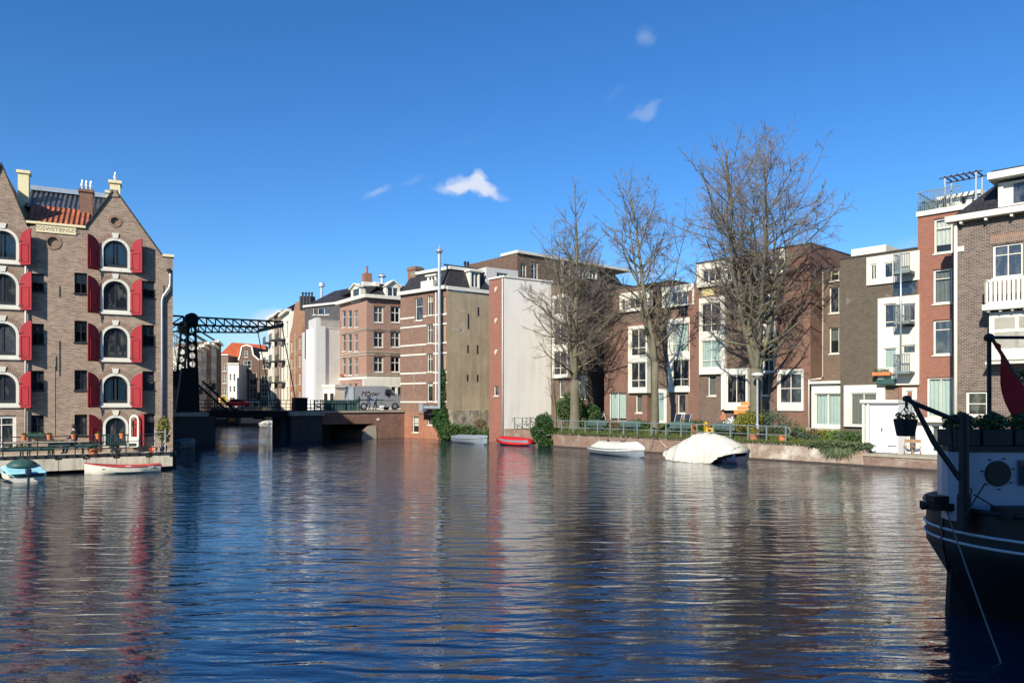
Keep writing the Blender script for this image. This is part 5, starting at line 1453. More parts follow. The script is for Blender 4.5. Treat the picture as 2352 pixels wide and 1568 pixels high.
for i, (px, s_) in enumerate(((2122,.35),(2142,.3),(2168,.4))):
    q = F8.w(F8.u(px,.5),.5,zr)
    t = thing('shrub', q, 0, ['small dark shrub at the left corner of the roof terrace','little yellow green shrub behind the roof terrace rail','tan dry shrub below the pergola on the roof terrace'][i], 'plant')
    foliage('foliage', t, [((0,0,.35),(s_,s_,.45))], 260, .05, M[['leaf_dark','leaf_yel','leaf_rus'][i]], world(t)); MB().tube([(0,0,0),(0,0,.4)],.03,5).build('stem', M['wood'], t)
# right-hand brown house with bay and balcony
F9 = Frame(2193.5, 38.6, -45)
R9 = F9
h = House('bay_house', F9, 'brown brick house with white bay window, balcony and slate dormer at the right edge', 'house')
zt = F9.z(2196, 512)
h.win(2280,559,2350,636,2,(.68,),fw=.1); h.win(2355,559,2420,636,2,(.68,),fw=.1)
h.win(2218.5,898,2270,956,1,(.5,),fw=.12)
b = F9.u(2480)
h.wall([(0,.5),(b,.5),(b,zt),(0,zt)], 'brick_coarse', depth=9)
MB().box(-.35,-.5,zt,b,.15,zt+.30).build('cornice', M['white'], h.root, F9)
for k in range(9): MB().box(.3+k*1.1,-.40,zt-.16,.42+k*1.1,-.002,zt-.002).build('bracket', M['white'], h.root, F9)
ztop = F9.z(2230,432,2.0)
slope('', 'slate', [(-.05,-.3,zt+.28),(b,-.3,zt+.28),(b,1.8,ztop),(1.6,1.8,ztop)], h.root, F9)
slope('', 'slate', [(-.06,9,zt+.28),(-.06,-.3,zt+.28),(1.6,1.8,ztop),(1.6,7,ztop)], h.root, F9)
MB().box(1.55,1.75,ztop-.2,b,8,ztop+.05).build('roof', M['slate'], h.root, F9)
u0, u1 = F9.u(2293,-.1), F9.u(2470,-.1); za_, zb_ = zt+.3, F9.z(2300,421,-.1)
m = MB(); m.prism(rect((u0,za_,u1,zb_)), -.15, 3, [rect((u0+.22,za_+.2,u0+1.25,zb_-.12)), rect((u0+1.5,za_+.2,u1-.2,zb_-.12))]); o = m.build('dormer', M['white'], h.root, F9)
MB().quad((u0+.2,.0,za_+.1),(u1-.2,.0,za_+.1),(u1-.2,.0,zb_-.1),(u0+.2,.0,zb_-.1)).build('pane', M['glass'], o, F9)
m = MB(); m.quad((u0+.22,-.02,za_+.2),(u0+.62,-.02,za_+.2),(u0+.62,-.02,zb_-.12),(u0+.22,-.02,zb_-.12)); m.build('blind', M['curtain_w'], o, F9)
zo = F9.z(2300,407,-.5)
MB().box(u0-.35,-.7,zo-.05,u1,3,zo+.28).build('roof_overhang', M['white'], h.root, F9)
MB().box(u0-.2,-.5,zo+.285,u1,3,zo+.40).build('roof', M['slate'], h.root, F9)
pipe(h.root, F9, [(.06,-.12,.9),(.06,-.12,zt)], .085, 'white')
sm = MB(); q = F9.r(2200,566,2212,578); sm.box(q[0],-.06,q[1],q[2]+.05,-.002,q[3]); sm.build('wall_box', M['white'], h.root, F9)
m = MB(); q = F9.r(2274,540,2352,556); m.box(q[0],-.03,q[1],F9.u(2440),-.002,q[3]+.1); m.build('brick_lintel', M['brick_arch'], h.root, F9)
# bay
v_ = -.75
a_, b_ = F9.u(2272,v_), b; zb0 = F9.z(2300,826,v_); zb1 = F9.z(2300,716,v_)
ops = []; 
wins_ = []
x = a_+.22
for k in range(5):
    w_ = .86; 
    ops.append(rect((x,zb0+.55,x+w_,zb1-1.0))); ops.append(rect((x,zb1-.86,x+w_,zb1-.28))); wins_.append((x,w_)); x += w_+.16
m = MB(); m.prism(rect((a_,zb0,b_,zb1)), v_, v_+.12, ops); o = m.build('bay_window', M['white'], h.root, F9)
m = MB(); m.box(a_,v_+.121,zb0,a_+.1,-.002,zb1); m.box(a_,v_+.121,zb0-.1,b_,-.002,zb0-.001); m.box(a_-.15,v_-.15,zb0-.2,b_,-.004,zb0-.1); m.build('bay_side', M['white'], h.root, F9)
for (x, w_) in wins_:
    MB().quad((x,v_+.07,zb0+.5),(x+w_,v_+.07,zb0+.5),(x+w_,v_+.07,zb1-.95),(x,v_+.07,zb1-.95)).build('pane', M['glass'], o, F9)
    m = MB(); m.quad((x,v_+.07,zb1-.86),(x+w_,v_+.07,zb1-.86),(x+w_,v_+.07,zb1-.28),(x,v_+.07,zb1-.28)); m.build('pane', M['curtain_y'], o, F9)
    m = MB()
    for k in range(1,5): m.box(x+w_*k/5-.014,v_+.03,zb1-.86,x+w_*k/5+.014,v_+.065,zb1-.28)
    for k in range(1,3): m.box(x,v_+.035,zb1-.86+.58*k/3-.014,x+w_,v_+.06,zb1-.86+.58*k/3+.014)
    m.build('glazing_bars', M['white'], o, F9)
# balcony
v_ = -1.05; a_ = F9.u(2262,v_); zb0 = F9.z(2300,697,v_); zb1 = F9.z(2300,640,v_)
m = MB(); m.box(a_-.1,v_-.12,zb0-.28,b_,-.004,zb0)
n = 0; x = a_
m.box(a_,v_,zb1-.10,b_,v_+.09,zb1); m.box(a_,v_,zb1-.10,a_+.09,-.01,zb1); m.box(a_,v_,zb0,b_,v_+.07,zb0+.12)
m.box(a_,v_,zb0,a_+.12,v_+.12,zb1+.02)
while x < b_: m.box(x,v_+.01,zb0+.02,x+.13,v_+.05,zb1-.05); x += .19
y = v_
while y < -.1: m.box(a_+.02,y,zb0,a_+.06,y+.13,zb1-.05); y += .19
m.build('balcony', M['white'], h.root, F9)
m = MB()
for k in range(12): m.box(a_+.1+.5*k,v_-.02,zb0-.38,a_+.2+.5*k,-.1,zb0-.281)
m.build('bracket', M['white'], h.root, F9)
m = MB(); q = F9.p(2250,850,-.4); m.prism([(F9.u(2248),F9.z(2248,872)),(F9.u(2262),F9.z(2262,872)),(F9.u(2285),zb0-3.0),(F9.u(2246),zb0-3.0)], -.5, -.002); m.build('corbel', M['stone'], h.root, F9) if False else None
# white terrace house front
FT = Frame(1976, 42.4, -47)
F10 = Frame(2060, 40.6, -46)
h = House('terrace_house', F10, 'low white garden house with glazed doors and flat roof behind the quay terrace', 'house')
a, b = F10.u(2060), F10.u(2200); zt = F10.z(2100,968)
h.winr(F10.r(2067,975,2081,1026+4), 1, (.3,), look='curtain_c', sill=False, fw=.06); h.winr(F10.r(2086,984,2104,1036), 1, (), sill=False, fw=.05)
h.winr(F10.r(2140,977,2158,1038), 1, (), sill=False, fw=.05); h.winr(F10.r(2167,977,2189,1042), 1, (), sill=False, fw=.05)
h.wall([(a,.4),(b,.4),(b,zt),(a,zt)], 'white_wall', depth=1.4)
h.box('roof_edge','white',a-1.0,-.35,zt+.002,b,1.5,zt+.22)
m = MB(); u0 = F10.u(2045,-.3); u1 = F10.u(2118,-.3)
for z in (.4,.7,.98): m.box(u0,-.32,zt+.2+z-.02,u1,-.29,zt+.2+z+.01)
for k in range(7): m.box(u0+(u1-u0)*k/6-.02,-.33,zt+.2,u0+(u1-u0)*k/6+.02,-.28,zt+1.2)
m.build('railing', M['rail_grey'], h.root, F10)
MB().lathe([(.05,0),(.05,1.95),(.16,2.1),(.18,2.2)],10,(F10.u(2043,-.3),-.3,.7)).build('column', M['white_grey'], h.root, F10)
# white boat shed on the quay edge
FS = Frame(1980, 40.9, -50)
sx = FS.u(2062)
s = thing('boat_shed', (0,0,0), 0, 'white boarded shed with a flat lid standing on the quay edge', 'shed', None, FS)
zt = FS.z(2020,925)
m = MB(); m.box(0,0,.05,.13,.13,zt); m.box(.25,.0,.0,.38,.12,zt-.02); m.build('post', M['white'], s, FS)
m = MB(); m.box(.14,.14,.62,sx,2.2,zt-.003); m.build('wall', M['white_p'], s, FS)
m = MB(); m.box(.42,.02,.75,sx,.13,zt-.2); m.box(.5,0,1.15,sx-.05,.03,1.2); m.build('door', M['white_p'], s, FS)
MB().box(sx*.55,-.03,FS.z(2020,990),sx*.55+.05,.015,FS.z(2020,982)).build('handle', M['iron'], s, FS)
MB().box(-.08,-.1,zt,sx+.05,2.3,zt+.17).build('roof', M['cream'], s, FS)
# ================================================================== ground, streets, quays
def sheet(name, pts, z, mat, kind='structure', thick=0.0):
    m = MB(); P_ = [(p[0],p[1],z) for p in pts]
    n = len(P_)
    if thick: m.add(P_+[(p[0],p[1],z-thick) for p in pts], [tuple(range(n)), tuple(range(n,2*n))[::-1]]+[(i,n+i,n+(i+1)%n,(i+1)%n) for i in range(n)])
    else: m.add(P_, [tuple(range(n))])
    return tag(m.build(name, M[mat], fix=bool(thick)), kind=kind)
QF = Frame(0,1,ang=-48,xy=(14.8,44.7))
def G(px, v): return QF.w(QF.u(px, v), v, 0)
p0, p1 = G(1250,3.5), G(2230,3.5)
sheet('ground', [(-4,73),(p0.x,p0.y),(p1.x,p1.y),(60,5),(400,-40),(500,600),(-20,600),(-12,90)], .9, 'soil', thick=3)
sheet('ground_far', [(-400,108),(-38,118),(-30,141),(-20,134),(40,134),(40,900),(-900,900),(-900,60),(-60,60)], 1.2, 'soil', thick=3)
a, b = B0.w(BU(737), 6.9, 0), B0.w(Lb+9, 6.9, 0)
sheet('street', [(a.x,a.y),(b.x,b.y),(2,110),(-30,150),(-44,137),(-22.5,90)], 2.60, 'paving', thick=4)
sheet('quay_street', [(-60,60),(-40,60),(-36.5,72),(-40,92),(-52,130),(-70,140),(-120,80)], 2.3, 'paving', thick=4)
sheet('street_near', [(-19.6,41.4),(-29.5,58.5),(-60,60),(-60,20),(-27,37.6)], .6, 'paving', thick=3)
# quay behind the camera with a row of houses that throws the shade on the ship
sheet('quay_near', [(-60,-2.2),(60,-2.2),(90,-60),(-90,-60)], 1.4, 'paving', thick=3)
def camera_side_house(x0, x1, zt, y0, mat, label):
    f = Frame(0,1,ang=180,xy=(x1,y0)); h = House('canal_house', f, label, 'house', 'houses on the near quay')
    n = 3
    for r in range(4):
        for k in range(n):
            ua = (x1-x0)*(k+.25)/n; h.winr((ua, 2.6+r*3.1, ua+1.1, 4.5+r*3.1), 2, (.6,))
    h.wall([(0,1.3),(x1-x0,1.3),(x1-x0,zt),(0,zt)], mat, depth=10)
    h.box('cornice','white',-.02,-.35,zt,x1-x0+.02,.2,zt+.4)
for i, (x0, x1, zt, mt) in enumerate(((-13,-6,18.5,'brick_dark'),(-5.95,1,19.5,'brick_red'),(1.05,9,19.0,'brick_brown'))):
    camera_side_house(x0, x1, zt, -6.5, mt, ['dark brick house on the near quay','tall red brick house on the near quay','brown brick house nearest the moored ship on the near quay'][i])

# water
t = NT('water'); co = t.coord()
def stretched(sx, sy, rot): 
    mp = t.N('Mapping', Vector=co); mp.inputs['Scale'].default_value = (sx, sy, 1); mp.inputs['Rotation'].default_value = (0,0,rot); return mp.outputs[0]
w1 = t.N('TexNoise', Vector=stretched(.72,2.7,.06), Scale=1.0, Detail=1.2, Roughness=.45, Distortion=.6).outputs['Fac']
w2 = t.N('TexNoise', Vector=stretched(2.1,6.4,-.12), Scale=1.0, Detail=3, Roughness=.6, Distortion=.3).outputs['Fac']
w3 = t.N('TexNoise', Vector=stretched(6,15,.2), Scale=1.0, Detail=2, Roughness=.55).outputs['Fac']
big = t.ramp(t.noise(stretched(.05,.09,.4), 1.0, 3, .6), [(.36,.45),(.64,1.25)])
hh = t.math('ADD', t.math("MULTIPLY", w1, .125), t.math('ADD', t.math('MULTIPLY', w2, .030), t.math('MULTIPLY', w3, .003)))
wv = t.N('TexWave', _wave_type='BANDS', _bands_direction='Y', _wave_profile='SIN', Vector=stretched(1.0,1.0,.13), Scale=.42, Distortion=5.0, Detail=2.0)
wv.inputs['Detail Scale'].default_value = .7
hh = t.math('ADD', hh, t.math('MULTIPLY', wv.outputs['Fac'], .010))
hh = t.math('MULTIPLY', hh, big)
bs = t.bsdf((.008,.024,.044), .02, t.bump(hh, WAVE, 1.0), 0, .5); bs.inputs['IOR'].default_value = 2.3
M['water'] = t.m
sheet('water', [(-600,-30),(600,-30),(600,500),(-600,500)], 0.0, 'water')

# garden: lawn rising from the quay to the houses
g = MB(); nx, ny = 70, 12; ua, ub = QF.u(1228), QF.u(1992); rg_ = random.Random(4)
for i in range(nx+1):
    for j in range(ny+1):
        u = ua+(ub-ua)*i/nx; v = .22+6.6*j/ny
        g.v.append((u, v, 1.02+min(1,v/5.2)*.72+rg_.uniform(-.03,.04)))
for i in range(nx):
    for j in range(ny): k = i*(ny+1)+j; g.f.append((k,k+ny+1,k+ny+2,k+1)); g.mi.append(0)
tag(g.build('lawn', M['grass'], None, QF, smooth=True), kind='structure')
m = MB(); ux, uy = NF.u(1158), NF.u(1250)
m.box(ux,.3,.5,uy,9,1.15); tag(m.build('lawn', M['grass'], None, NF), kind='structure')
# tufts of grass hanging over the edge
def tufts(fr, u0, u1, v0, v1, zf, n, h, mat, label, seed=3, lean=.5):
    r = np.random.default_rng(seed); u = u0+(u1-u0)*r.random(n); v = v0+(v1-v0)*r.random(n)**1.5
    z = np.array([zf(b) for b in v]); a = r.random(n)*6.28; hh_ = h*(.4+.9*r.random(n)); ln = lean*r.normal(size=(n,2))*hh_[:,None]
    w = .02+.02*r.random(n)
    p = np.stack([u,v,z],1); dx = np.stack([np.cos(a)*w,np.sin(a)*w,0*w],1); tip = p+np.stack([ln[:,0],ln[:,1]-.15*hh_,hh_],1)
    cov = np.stack([p-dx,p+dx,tip],1).reshape(-1,3); o = npmesh('grass', cov, np.arange(n*3).reshape(n,3), M[mat], None, fr.m)
    return tag(o, label, 'grass', None, 'stuff')
tufts(QF, ua, ub, .02, 6, lambda v: 1.0+min(1,v/5.2)*.72, 26000, .16, 'leaf_grassy', 'rough green grass of the garden strip above the quay wall')
tufts(QF, ua, ub, -.05, .3, lambda v: .98, 9000, .13, 'leaf_grassy2', 'longer grass fringe growing over the top edge of the quay wall', 7, .9)
# quay wall
qw = thing('quay_wall', (0,0,0), 0, 'long weathered brick quay wall below the garden railing', 'quay wall', None, QF)
us = QF.u(1700)
MB().box(QF.u(1238),0,-1.2,us,.35,.98).build('wall', M['brick_quayb'], qw, QF)
MB().box(us+.002,0,-1.2,QF.u(1990),.35,.98).build('wall', M['brick_quay'], qw, QF)
m = MB(); m.box(QF.u(1238),-.05,.982,QF.u(1990),.32,1.04); m.build('coping', M['stone'], qw, QF)
MB().box(QF.u(1238),-.03,-.2,QF.u(1990),-.002,.10).build('waterline', M['wood_dark'], qw, QF)
MB().box(QF.u(1718),-.04,.1,QF.u(1727),-.003,.97).build('pilaster', M['stone'], qw, QF)
q2 = thing('quay_wall', (0,0,0), 0, 'short brick quay wall with overgrown top behind the red boat', 'quay wall', None, NF)
MB().box(ux+.02,-.0,-1.2,uy+.4,.32,1.15).build('wall', M['brick_quayb'], q2, NF)
TQ = Frame(1985, 39.9, -47)
q3 = thing('quay_terrace', (0,0,0), 0, 'low reddish brick quay terrace with a paved top before the white garden house', 'terrace', None, TQ)
MB().box(-.05,0,-1.2,12,.35,.58).build('wall', M['brick_quayb'], q3, TQ); MB().box(-.05,-.06,.582,12,4,.70).build('paving', M['stone'], q3, TQ)
MB().box(-.05,-.03,-.2,12,-.002,.09).build('waterline', M['wood_dark'], q3, TQ)
# garden railing
gr = thing('garden_railing', (0,0,0), 0, 'grey green metal railing with two rails along the garden quay', 'railing', None, QF)
u0, u1 = QF.u(1240,.45), QF.u(1805,.45)
m = MB(); m.tube([(u0,.45,2.02),(u1,.45,2.02),(u1+.22,.45,1.9),(u1+.28,.45,1.74),(u1+.22,.45,1.58),(u1,.45,1.46)], .035, 6); m.tube([(u0,.45,1.52),(u1,.45,1.52)], .028, 6); m.build('rail', M['rail_grey'], gr, QF)
n = 17
for k in range(n+1): x = u0+(u1-u0)*k/n; MB().box(x-.04,.41,1.0,x+.04,.49,2.06).build('post', M['rail_grey'], gr, QF)
g2 = thing('garden_railing', (0,0,0), 0, 'short railing with a curled end in front of the white blind wall', 'railing', None, NF)
a_, b_ = NF.u(1172), NF.u(1245)
m = MB(); m.tube([(a_-.25,.5,1.75),(a_-.3,.5,1.95),(a_-.1,.5,2.12),(a_,.5,2.12),(b_,.5,2.12)],.03,6); m.tube([(a_,.5,1.6),(b_,.5,1.6)],.025,6); m.build('rail', M['rail_grey'], g2, NF)
for k in range(5): x = a_+(b_-a_)*k/4; MB().box(x-.035,.46,1.1,x+.035,.54,2.14).build('post', M['rail_grey'], g2, NF)

# ------------------------------------------------------------------ bare trees
def unit_v(a): return a/np.maximum(np.linalg.norm(a,axis=1),1e-9)[:,None]
def grow(g, p, d, L, ns, wob, up):
    pts = [p]; st = (L/ns)[:,None]
    for s in range(ns):
        d = unit_v(d + g.normal(size=d.shape)*wob + np.array([0,0,up])); p = p+d*st; pts.append(p)
    return np.stack(pts,1), d
def spawn(g, P_, L, per, ang, lf, tmin=.15):
    n = np.maximum(0, np.round(L*per*(.7+.6*g.random(len(L))))).astype(int); idx = np.repeat(np.arange(len(L)), n)
    ns = P_.shape[1]-1; t = (tmin+(1-tmin)*g.random(len(idx)))*ns; i = np.minimum(t.astype(int), ns-1); f = (t-i)[:,None]
    a, b = P_[idx,i], P_[idx,i+1]; p = a*(1-f)+b*f; d = unit_v(b-a)
    r = unit_v(np.cross(d, g.normal(size=d.shape))); an = ang*(.65+.7*g.random(len(idx)))[:,None]
    nd = unit_v(d*np.cos(an)+r*np.sin(an)); ll = L[idx]*lf*(.45+.9*g.random(len(idx)))*(1.15-.7*t/ns)
    return p, nd, ll, idx, t/ns
def seg_mesh(segs, k=3):
    """segs: list of (points N x m x 3, r0 N, r1 N)"""
    V_, Q_, MI = [], [], []; base = 0
    for P_, r0, r1, sides, mi in segs:
        N, m_, _ = P_.shape
        for s in range(m_-1):
            a, b = P_[:,s], P_[:,s+1]; d = unit_v(b-a)
            x = unit_v(np.cross(d, np.array([.31,.17,.93]))); y = np.cross(d,x)
            ra = (r0+(r1-r0)*s/(m_-1))[:,None]; rb = (r0+(r1-r0)*(s+1)/(m_-1))[:,None]
            an = [2*PI*j/sides for j in range(sides)]
            ring = [a+(x*math.cos(q)+y*math.sin(q))*ra for q in an]+[b+(x*math.cos(q)+y*math.sin(q))*rb for q in an]
            V_.append(np.stack(ring,1).reshape(-1,3)); o = base+np.arange(N)[:,None]*(2*sides)
            for j in range(sides):
                j2 = (j+1)%sides; Q_.append(o+np.array([[j,j2,sides+j2,sides+j]])); MI.append(np.full(N, mi))
            base += N*2*sides
    return np.concatenate(V_), np.concatenate(Q_), np.concatenate(MI)
def bare_tree(label, pos, H, r0, zf, prof, nl, seed, leaders, dens=1.0, lean=(0,0), group='bare trees on the garden quay', tw=.0085):
    g = np.random.default_rng(seed); t = thing('bare_tree', pos, 0, label, 'tree', group)
    pr = lambda z: np.interp(z, [a for a,_ in prof], [b for _,b in prof])
    tr = MB(); pts = [(0,0,-.3),(0,0,0),(.03,.02,zf*.35),(lean[0]*.4,lean[1]*.4,zf*.7),(lean[0],lean[1],zf)]
    tr.tube(pts, [r0*1.35,r0*1.15,r0*.95,r0*.86,r0*.82], 14)
    LP, LR = [], []
    for (az, tilt, top, rf) in leaders:
        d = Vector((math.cos(az)*math.sin(tilt), math.sin(az)*math.sin(tilt), math.cos(tilt))); p = Vector((lean[0],lean[1],zf-.45)); P_ = [p.copy()]; n = 14
        for s in range(n):
            d = (d+Vector((g.normal()*.05,g.normal()*.05,.09))).normalized(); p = p+d*((top-zf)/n)/max(.5,d.z); P_.append(p.copy())
        R_ = [r0*rf*(1-(s/n))**1.05+.012 for s in range(n+1)]
        tr.tube([tuple(q) for q in P_], R_, 8); LP.append(np.array([tuple(q) for q in P_])); LR.append(np.array(R_))
    tr.build('trunk', M['bark'], t, smooth=True)
    # limbs off the leaders
    P0, D0, L0, R0 = [], [], [], []
    for li, (Q, R_) in enumerate(zip(LP, LR)):
        n = int(nl*leaders[li][3]/sum(x[3] for x in leaders)*1.0)
        for k in range(n):
            f = (.05+.93*((k+g.random())/n)**.8)*(len(Q)-1); i = min(int(f),len(Q)-2); w = f-i; p = Q[i]*(1-w)+Q[i+1]*w; z = p[2]
            az = k*2.399+g.normal()*.4+li*1.3; hf = (z-zf)/(H-zf)
            tilt = math.radians(67-27*hf+g.normal()*7)
            P0.append(p); D0.append([math.cos(az)*math.sin(tilt),math.sin(az)*math.sin(tilt),math.cos(tilt)])
            zr_ = z+1.5*(1-hf)*3; L0.append(max(.7, float(pr(min(H*.985,zr_)))*1.25*(.75+.4*g.random())*(.72+.42*min(1,hf*2.2)))); R0.append(min(R_[i]*.55, .035+.011*L0[-1]))
    P0, D0, L0, R0 = map(np.array, (P0,D0,L0,R0)); L0 = np.minimum(L0, (H-P0[:,2])*1.05+.4)
    A, dA = grow(g, P0, D0, L0, 8, .12, .05)
    segs = [(A, R0, R0*.22+.004, 5, 0)]
    def clip(p, d, L):
        e = p+d*L[:,None]; rr = np.hypot(e[:,0]-lean[0],e[:,1]-lean[1]); lim = pr(e[:,2])*1.08+.1
        k = np.where(rr > lim, .45, 1.0)*np.where(e[:,2] > H, .4, 1.0); return L*k
    p, d, L, idx, tt = spawn(g, A, L0, 3.0*dens, .80, .36); L = clip(p,d,np.clip(L,.3,2.8)); rB = np.minimum(.022,R0[idx]*.45)*(1.1-.5*tt)+.004
    B_, _ = grow(g, p, d, L, 4, .17, .02); segs.append((B_, rB, rB*.4+.003, 4, 0))
    p, d, L2, idx, tt = spawn(g, B_, L, 5.2*dens, .75, .50); L2 = clip(p,d,np.clip(L2,.22,1.2)); rC = np.full(len(L2), tw*.95)
    C2, _ = grow(g, p, d, L2, 3, .24, .0); segs.append((C2, rC, rC*.6, 3, 1))
    p, d, L3, idx, tt = spawn(g, C2, L2, 7.5*dens, .7, .6); L3 = clip(p,d,np.clip(L3,.14,.6)); rD = np.full(len(L3), tw*.72)
    D2, _ = grow(g, p, d, L3, 2, .25, .05); segs.append((D2, rD, rD*.6, 3, 1))
    V_, Q_, MI = seg_mesh(segs)
    npmesh('crown', V_, Q_, [M['bark'], M['twig']], t, world(t), MI)
    return t
def gz(v): return 1.0+min(1,v/5.2)*.72
q = G(1320,2.2); T1 = bare_tree('leftmost big bare tree with a broad pointed crown before the white blind wall', (q.x,q.y,gz(2.2)-.1), 20.6, .42, 4.0,
    [(2.5,2.0),(4.5,4.4),(7,5.0),(10,5.0),(13,3.8),(16,2.2),(19,.8),(20,.3)], 92, 5, [(0,.03,20.6,.62),(.3,.20,15,.40),(2.6,.20,14.5,.40),(4.4,.16,16.5,.42),(1.4,.17,16,.3)], .84)
q = G(1504,1.3); T2 = bare_tree('slender middle bare tree with a narrow forked crown', (q.x,q.y,gz(1.3)-.1), 19.3, .28, 5.2,
    [(3,1.0),(5.5,2.0),(9,2.6),(13,3.1),(16,2.5),(18,1.3),(19,.3)], 74, 8, [(0,.03,19.3,.66),(3.4,.13,17.6,.5),(.4,.16,15.5,.34)], .9)
q = G(1736,1.9); T3 = bare_tree('tallest bare tree with a wide fan crown and mossy trunk behind the lamp post', (q.x,q.y,gz(1.9)-.1), 20.2, .43, 4.4,
    [(2.8,1.2),(4.5,2.8),(7,4.0),(9.5,4.9),(12.5,5.2),(15.5,4.2),(18,2.3),(20.2,.6)], 92, 21, [(2.8,.10,20.1,.55),(0,.15,19.7,.5),(3.3,.27,16.5,.40),(.2,.30,16,.42),(4.6,.18,17,.40),(1.5,.18,17,.35)], .76)
# far trees seen behind the bridge tower
for i, (px, d, H_, lb) in enumerate(((414,80,9.5,'thin bare tree between the warehouse corner and the bridge tower'),(447,88,9.0,'pale bare tree just right of the bridge tower'),(405,100,13,'taller faint bare tree behind the bridge tower'))):
    bare_tree(lb, tuple(P3(px,d,2.3)), H_, .16, 2.4, [(1,.8),(3,2.4),(6,2.9),(8,1.6),(H_,.2)], 40, 40+i, [(0,.03,H_-.2,.7),(2,.25,H_*.8,.5)], .6, group='bare trees behind the drawbridge', tw=.02)
sp = thing('small_bare_tree', tuple(NW.w(4.2,-1.0,1.15)), 0, 'thin leafless sapling against the white blind wall', 'tree')
q = bare_tree('thin leafless sapling climbing before the white blind wall', tuple(NW.w(4.3,-1.3,1.15)), 7.0, .05, 2.4, [(1,.5),(3,1.7),(5,1.7),(7,.2)], 18, 71, [(2.5,.15,6.8,.8),(4,.3,5,.6)], .35, group=None, tw=.006)
bpy.data.objects.remove(sp)

# ------------------------------------------------------------------ ivy and shrubs
def bush(name, label, blobs, n, size, mat, loc, fr=None, stem=True, seed=1, **kw):
    t = thing(name, loc, 0, label, 'shrub' if name != 'ivy' else 'ivy', None, fr)
    foliage('foliage', t, blobs, n, size, M[mat], world(t), seed, **kw)
    if stem:
        m = MB(); b0 = blobs[0]
        for k in range(5): m.tube([(b0[0][0]+.1*math.cos(k*1.3),b0[0][1]+.1*math.sin(k*1.3),min(b[0][2]-b[1][2] for b in blobs)-.1),(b0[0][0]+b0[1][0]*.5*math.cos(k*1.3),b0[0][1]+b0[1][1]*.5*math.sin(k*1.3),b0[0][2])],.02,4)
        m.build('stem', M['wood_dark'], t)
    return t
u, v = TF.u(1018), -.25
bush('ivy','tall column of green ivy climbing beside the steel flue',[((u+.1,v,1.6),(.75,.35,1.7)),((u-.0,v+.1,4.1),(.42,.28,1.5)),((u+.2,v+.1,5.7),(.25,.2,1.0)),((u-.7,v,1.9),(.6,.3,.9)),((u+.5,v,.9),(.8,.4,.9)),((u-.6,v-.05,2.9),(.4,.25,.35))],9500,.075,'leaf_ivy',(0,0,0),TF,seed=2)
c = P3(1066,66.5,0)
bush('shrub','low spreading dark shrub between the ivy and the grey boat',[((-1.0,.3,.8),(1.1,.6,.75)),((.3,.1,.75),(1.1,.6,.7)),((1.5,.0,.45),(.7,.5,.5)),((2.2,-.4,.6),(.6,.5,.6))],5200,.075,'leaf_dark',(c.x,c.y,0),None,seed=3)
c = P3(1104,67,0)
bush('dry_shrub','small russet dry shrub above the grey boat next to the red strip wall',[((0,0,1.5),(.6,.4,.5))],900,.05,'leaf_rus',(c.x,c.y,0),None,seed=4)
c = P3(1249,58.2,0)
bush('ivy','round mound of ivy spilling over the quay corner into the water',[((0,0,1.85),(.75,.7,.75)),((0,-.1,1.0),(.95,.8,.9)),((.15,-.2,.35),(.85,.7,.55)),((-.35,0,1.2),(.7,.6,.7))],11000,.07,'leaf_ivy',(c.x,c.y,0),None,seed=5)
c = G(1296,4.0); bush('shrub','dark evergreen bush behind the leftmost big tree',[((0,0,1.3),(.75,.7,1.1)),((1.0,-.6,1.5),(.8,.7,1.2)),((2.2,-1.4,.9),(.8,.7,.9)),((.4,-.4,2.3),(.5,.5,.6))],5200,.08,'leaf_dark',(c.x,c.y,gz(4)),None,seed=6)
c = G(1716,1.4); bush('shrub','yellow green rounded bush in the terracotta pot beside the lamp post',[((0,0,1.05),(.7,.6,.65)),((.4,-.3,1.25),(.5,.5,.5)),((-.4,.3,.9),(.45,.45,.45))],3800,.055,'leaf_yel',(c.x,c.y,gz(1.4)),None,seed=7)
c = G(1775,2.6); bush('shrub','olive green wispy bush right of the lamp post',[((0,0,.8),(1.1,.7,.85)),((-.8,.6,1.2),(.6,.6,1.0)),((.9,-.7,.5),(.7,.5,.5))],3800,.05,'leaf_grey',(c.x,c.y,gz(2.6)),None,seed=8)
for i, (px, v_, s_, mt, lb) in enumerate(((1345,3.0,.7,'leaf_dark','dark low shrub below the first blue grey bench'),(1408,2.6,.6,'leaf_rus','brownish low shrub in front of the curtained garden door'),(1462,3.0,.6,'leaf_dark','small dark shrub between the second bench and the middle tree'),(1570,3.2,.6,'leaf_dark','low dark hedge shrub behind the third bench'),(1600,3.4,.7,'leaf_dark','dark shrub at the foot of the red brick pier'),(1672,3.2,.7,'leaf_dark','dark shrub left of the yellow green bush'))):
    c = G(px, v_); bush('shrub', lb, [((0,0,.35),(s_*1.3,s_*.8,.5)),((.6,-.5,.3),(s_,s_*.7,.4))], 1300, .06, mt, (c.x,c.y,gz(v_)-.05), None, seed=20+i)
for i, (px, v_, s_, mt, lb) in enumerate(((1868,2.6,.55,'leaf_rus','russet low plant on the garden bank below the cream room'),(1893,2.4,.6,'leaf_yel','fresh lime green plant on the bank below the glass doors'),(1918,2.2,.6,'leaf_grass','bright green leafy clump below the cream room right corner'),(1945,2.4,.8,'leaf_grey','grey green shrub left of the white shed'),(1965,1.6,.7,'leaf_dark','dark shrub in the shade of the white shed'),(1846,1.6,.4,'leaf_grey','blue green low cushion plant near the quay edge'))):
    c = G(px, v_); bush('shrub', lb, [((0,0,.22),(s_*1.05,s_*.7,.34)),((.5,-.45,.18),(s_*.7,s_*.5,.28))], 900, .06, mt, (c.x,c.y,gz(v_)-.05), None, seed=40+i)
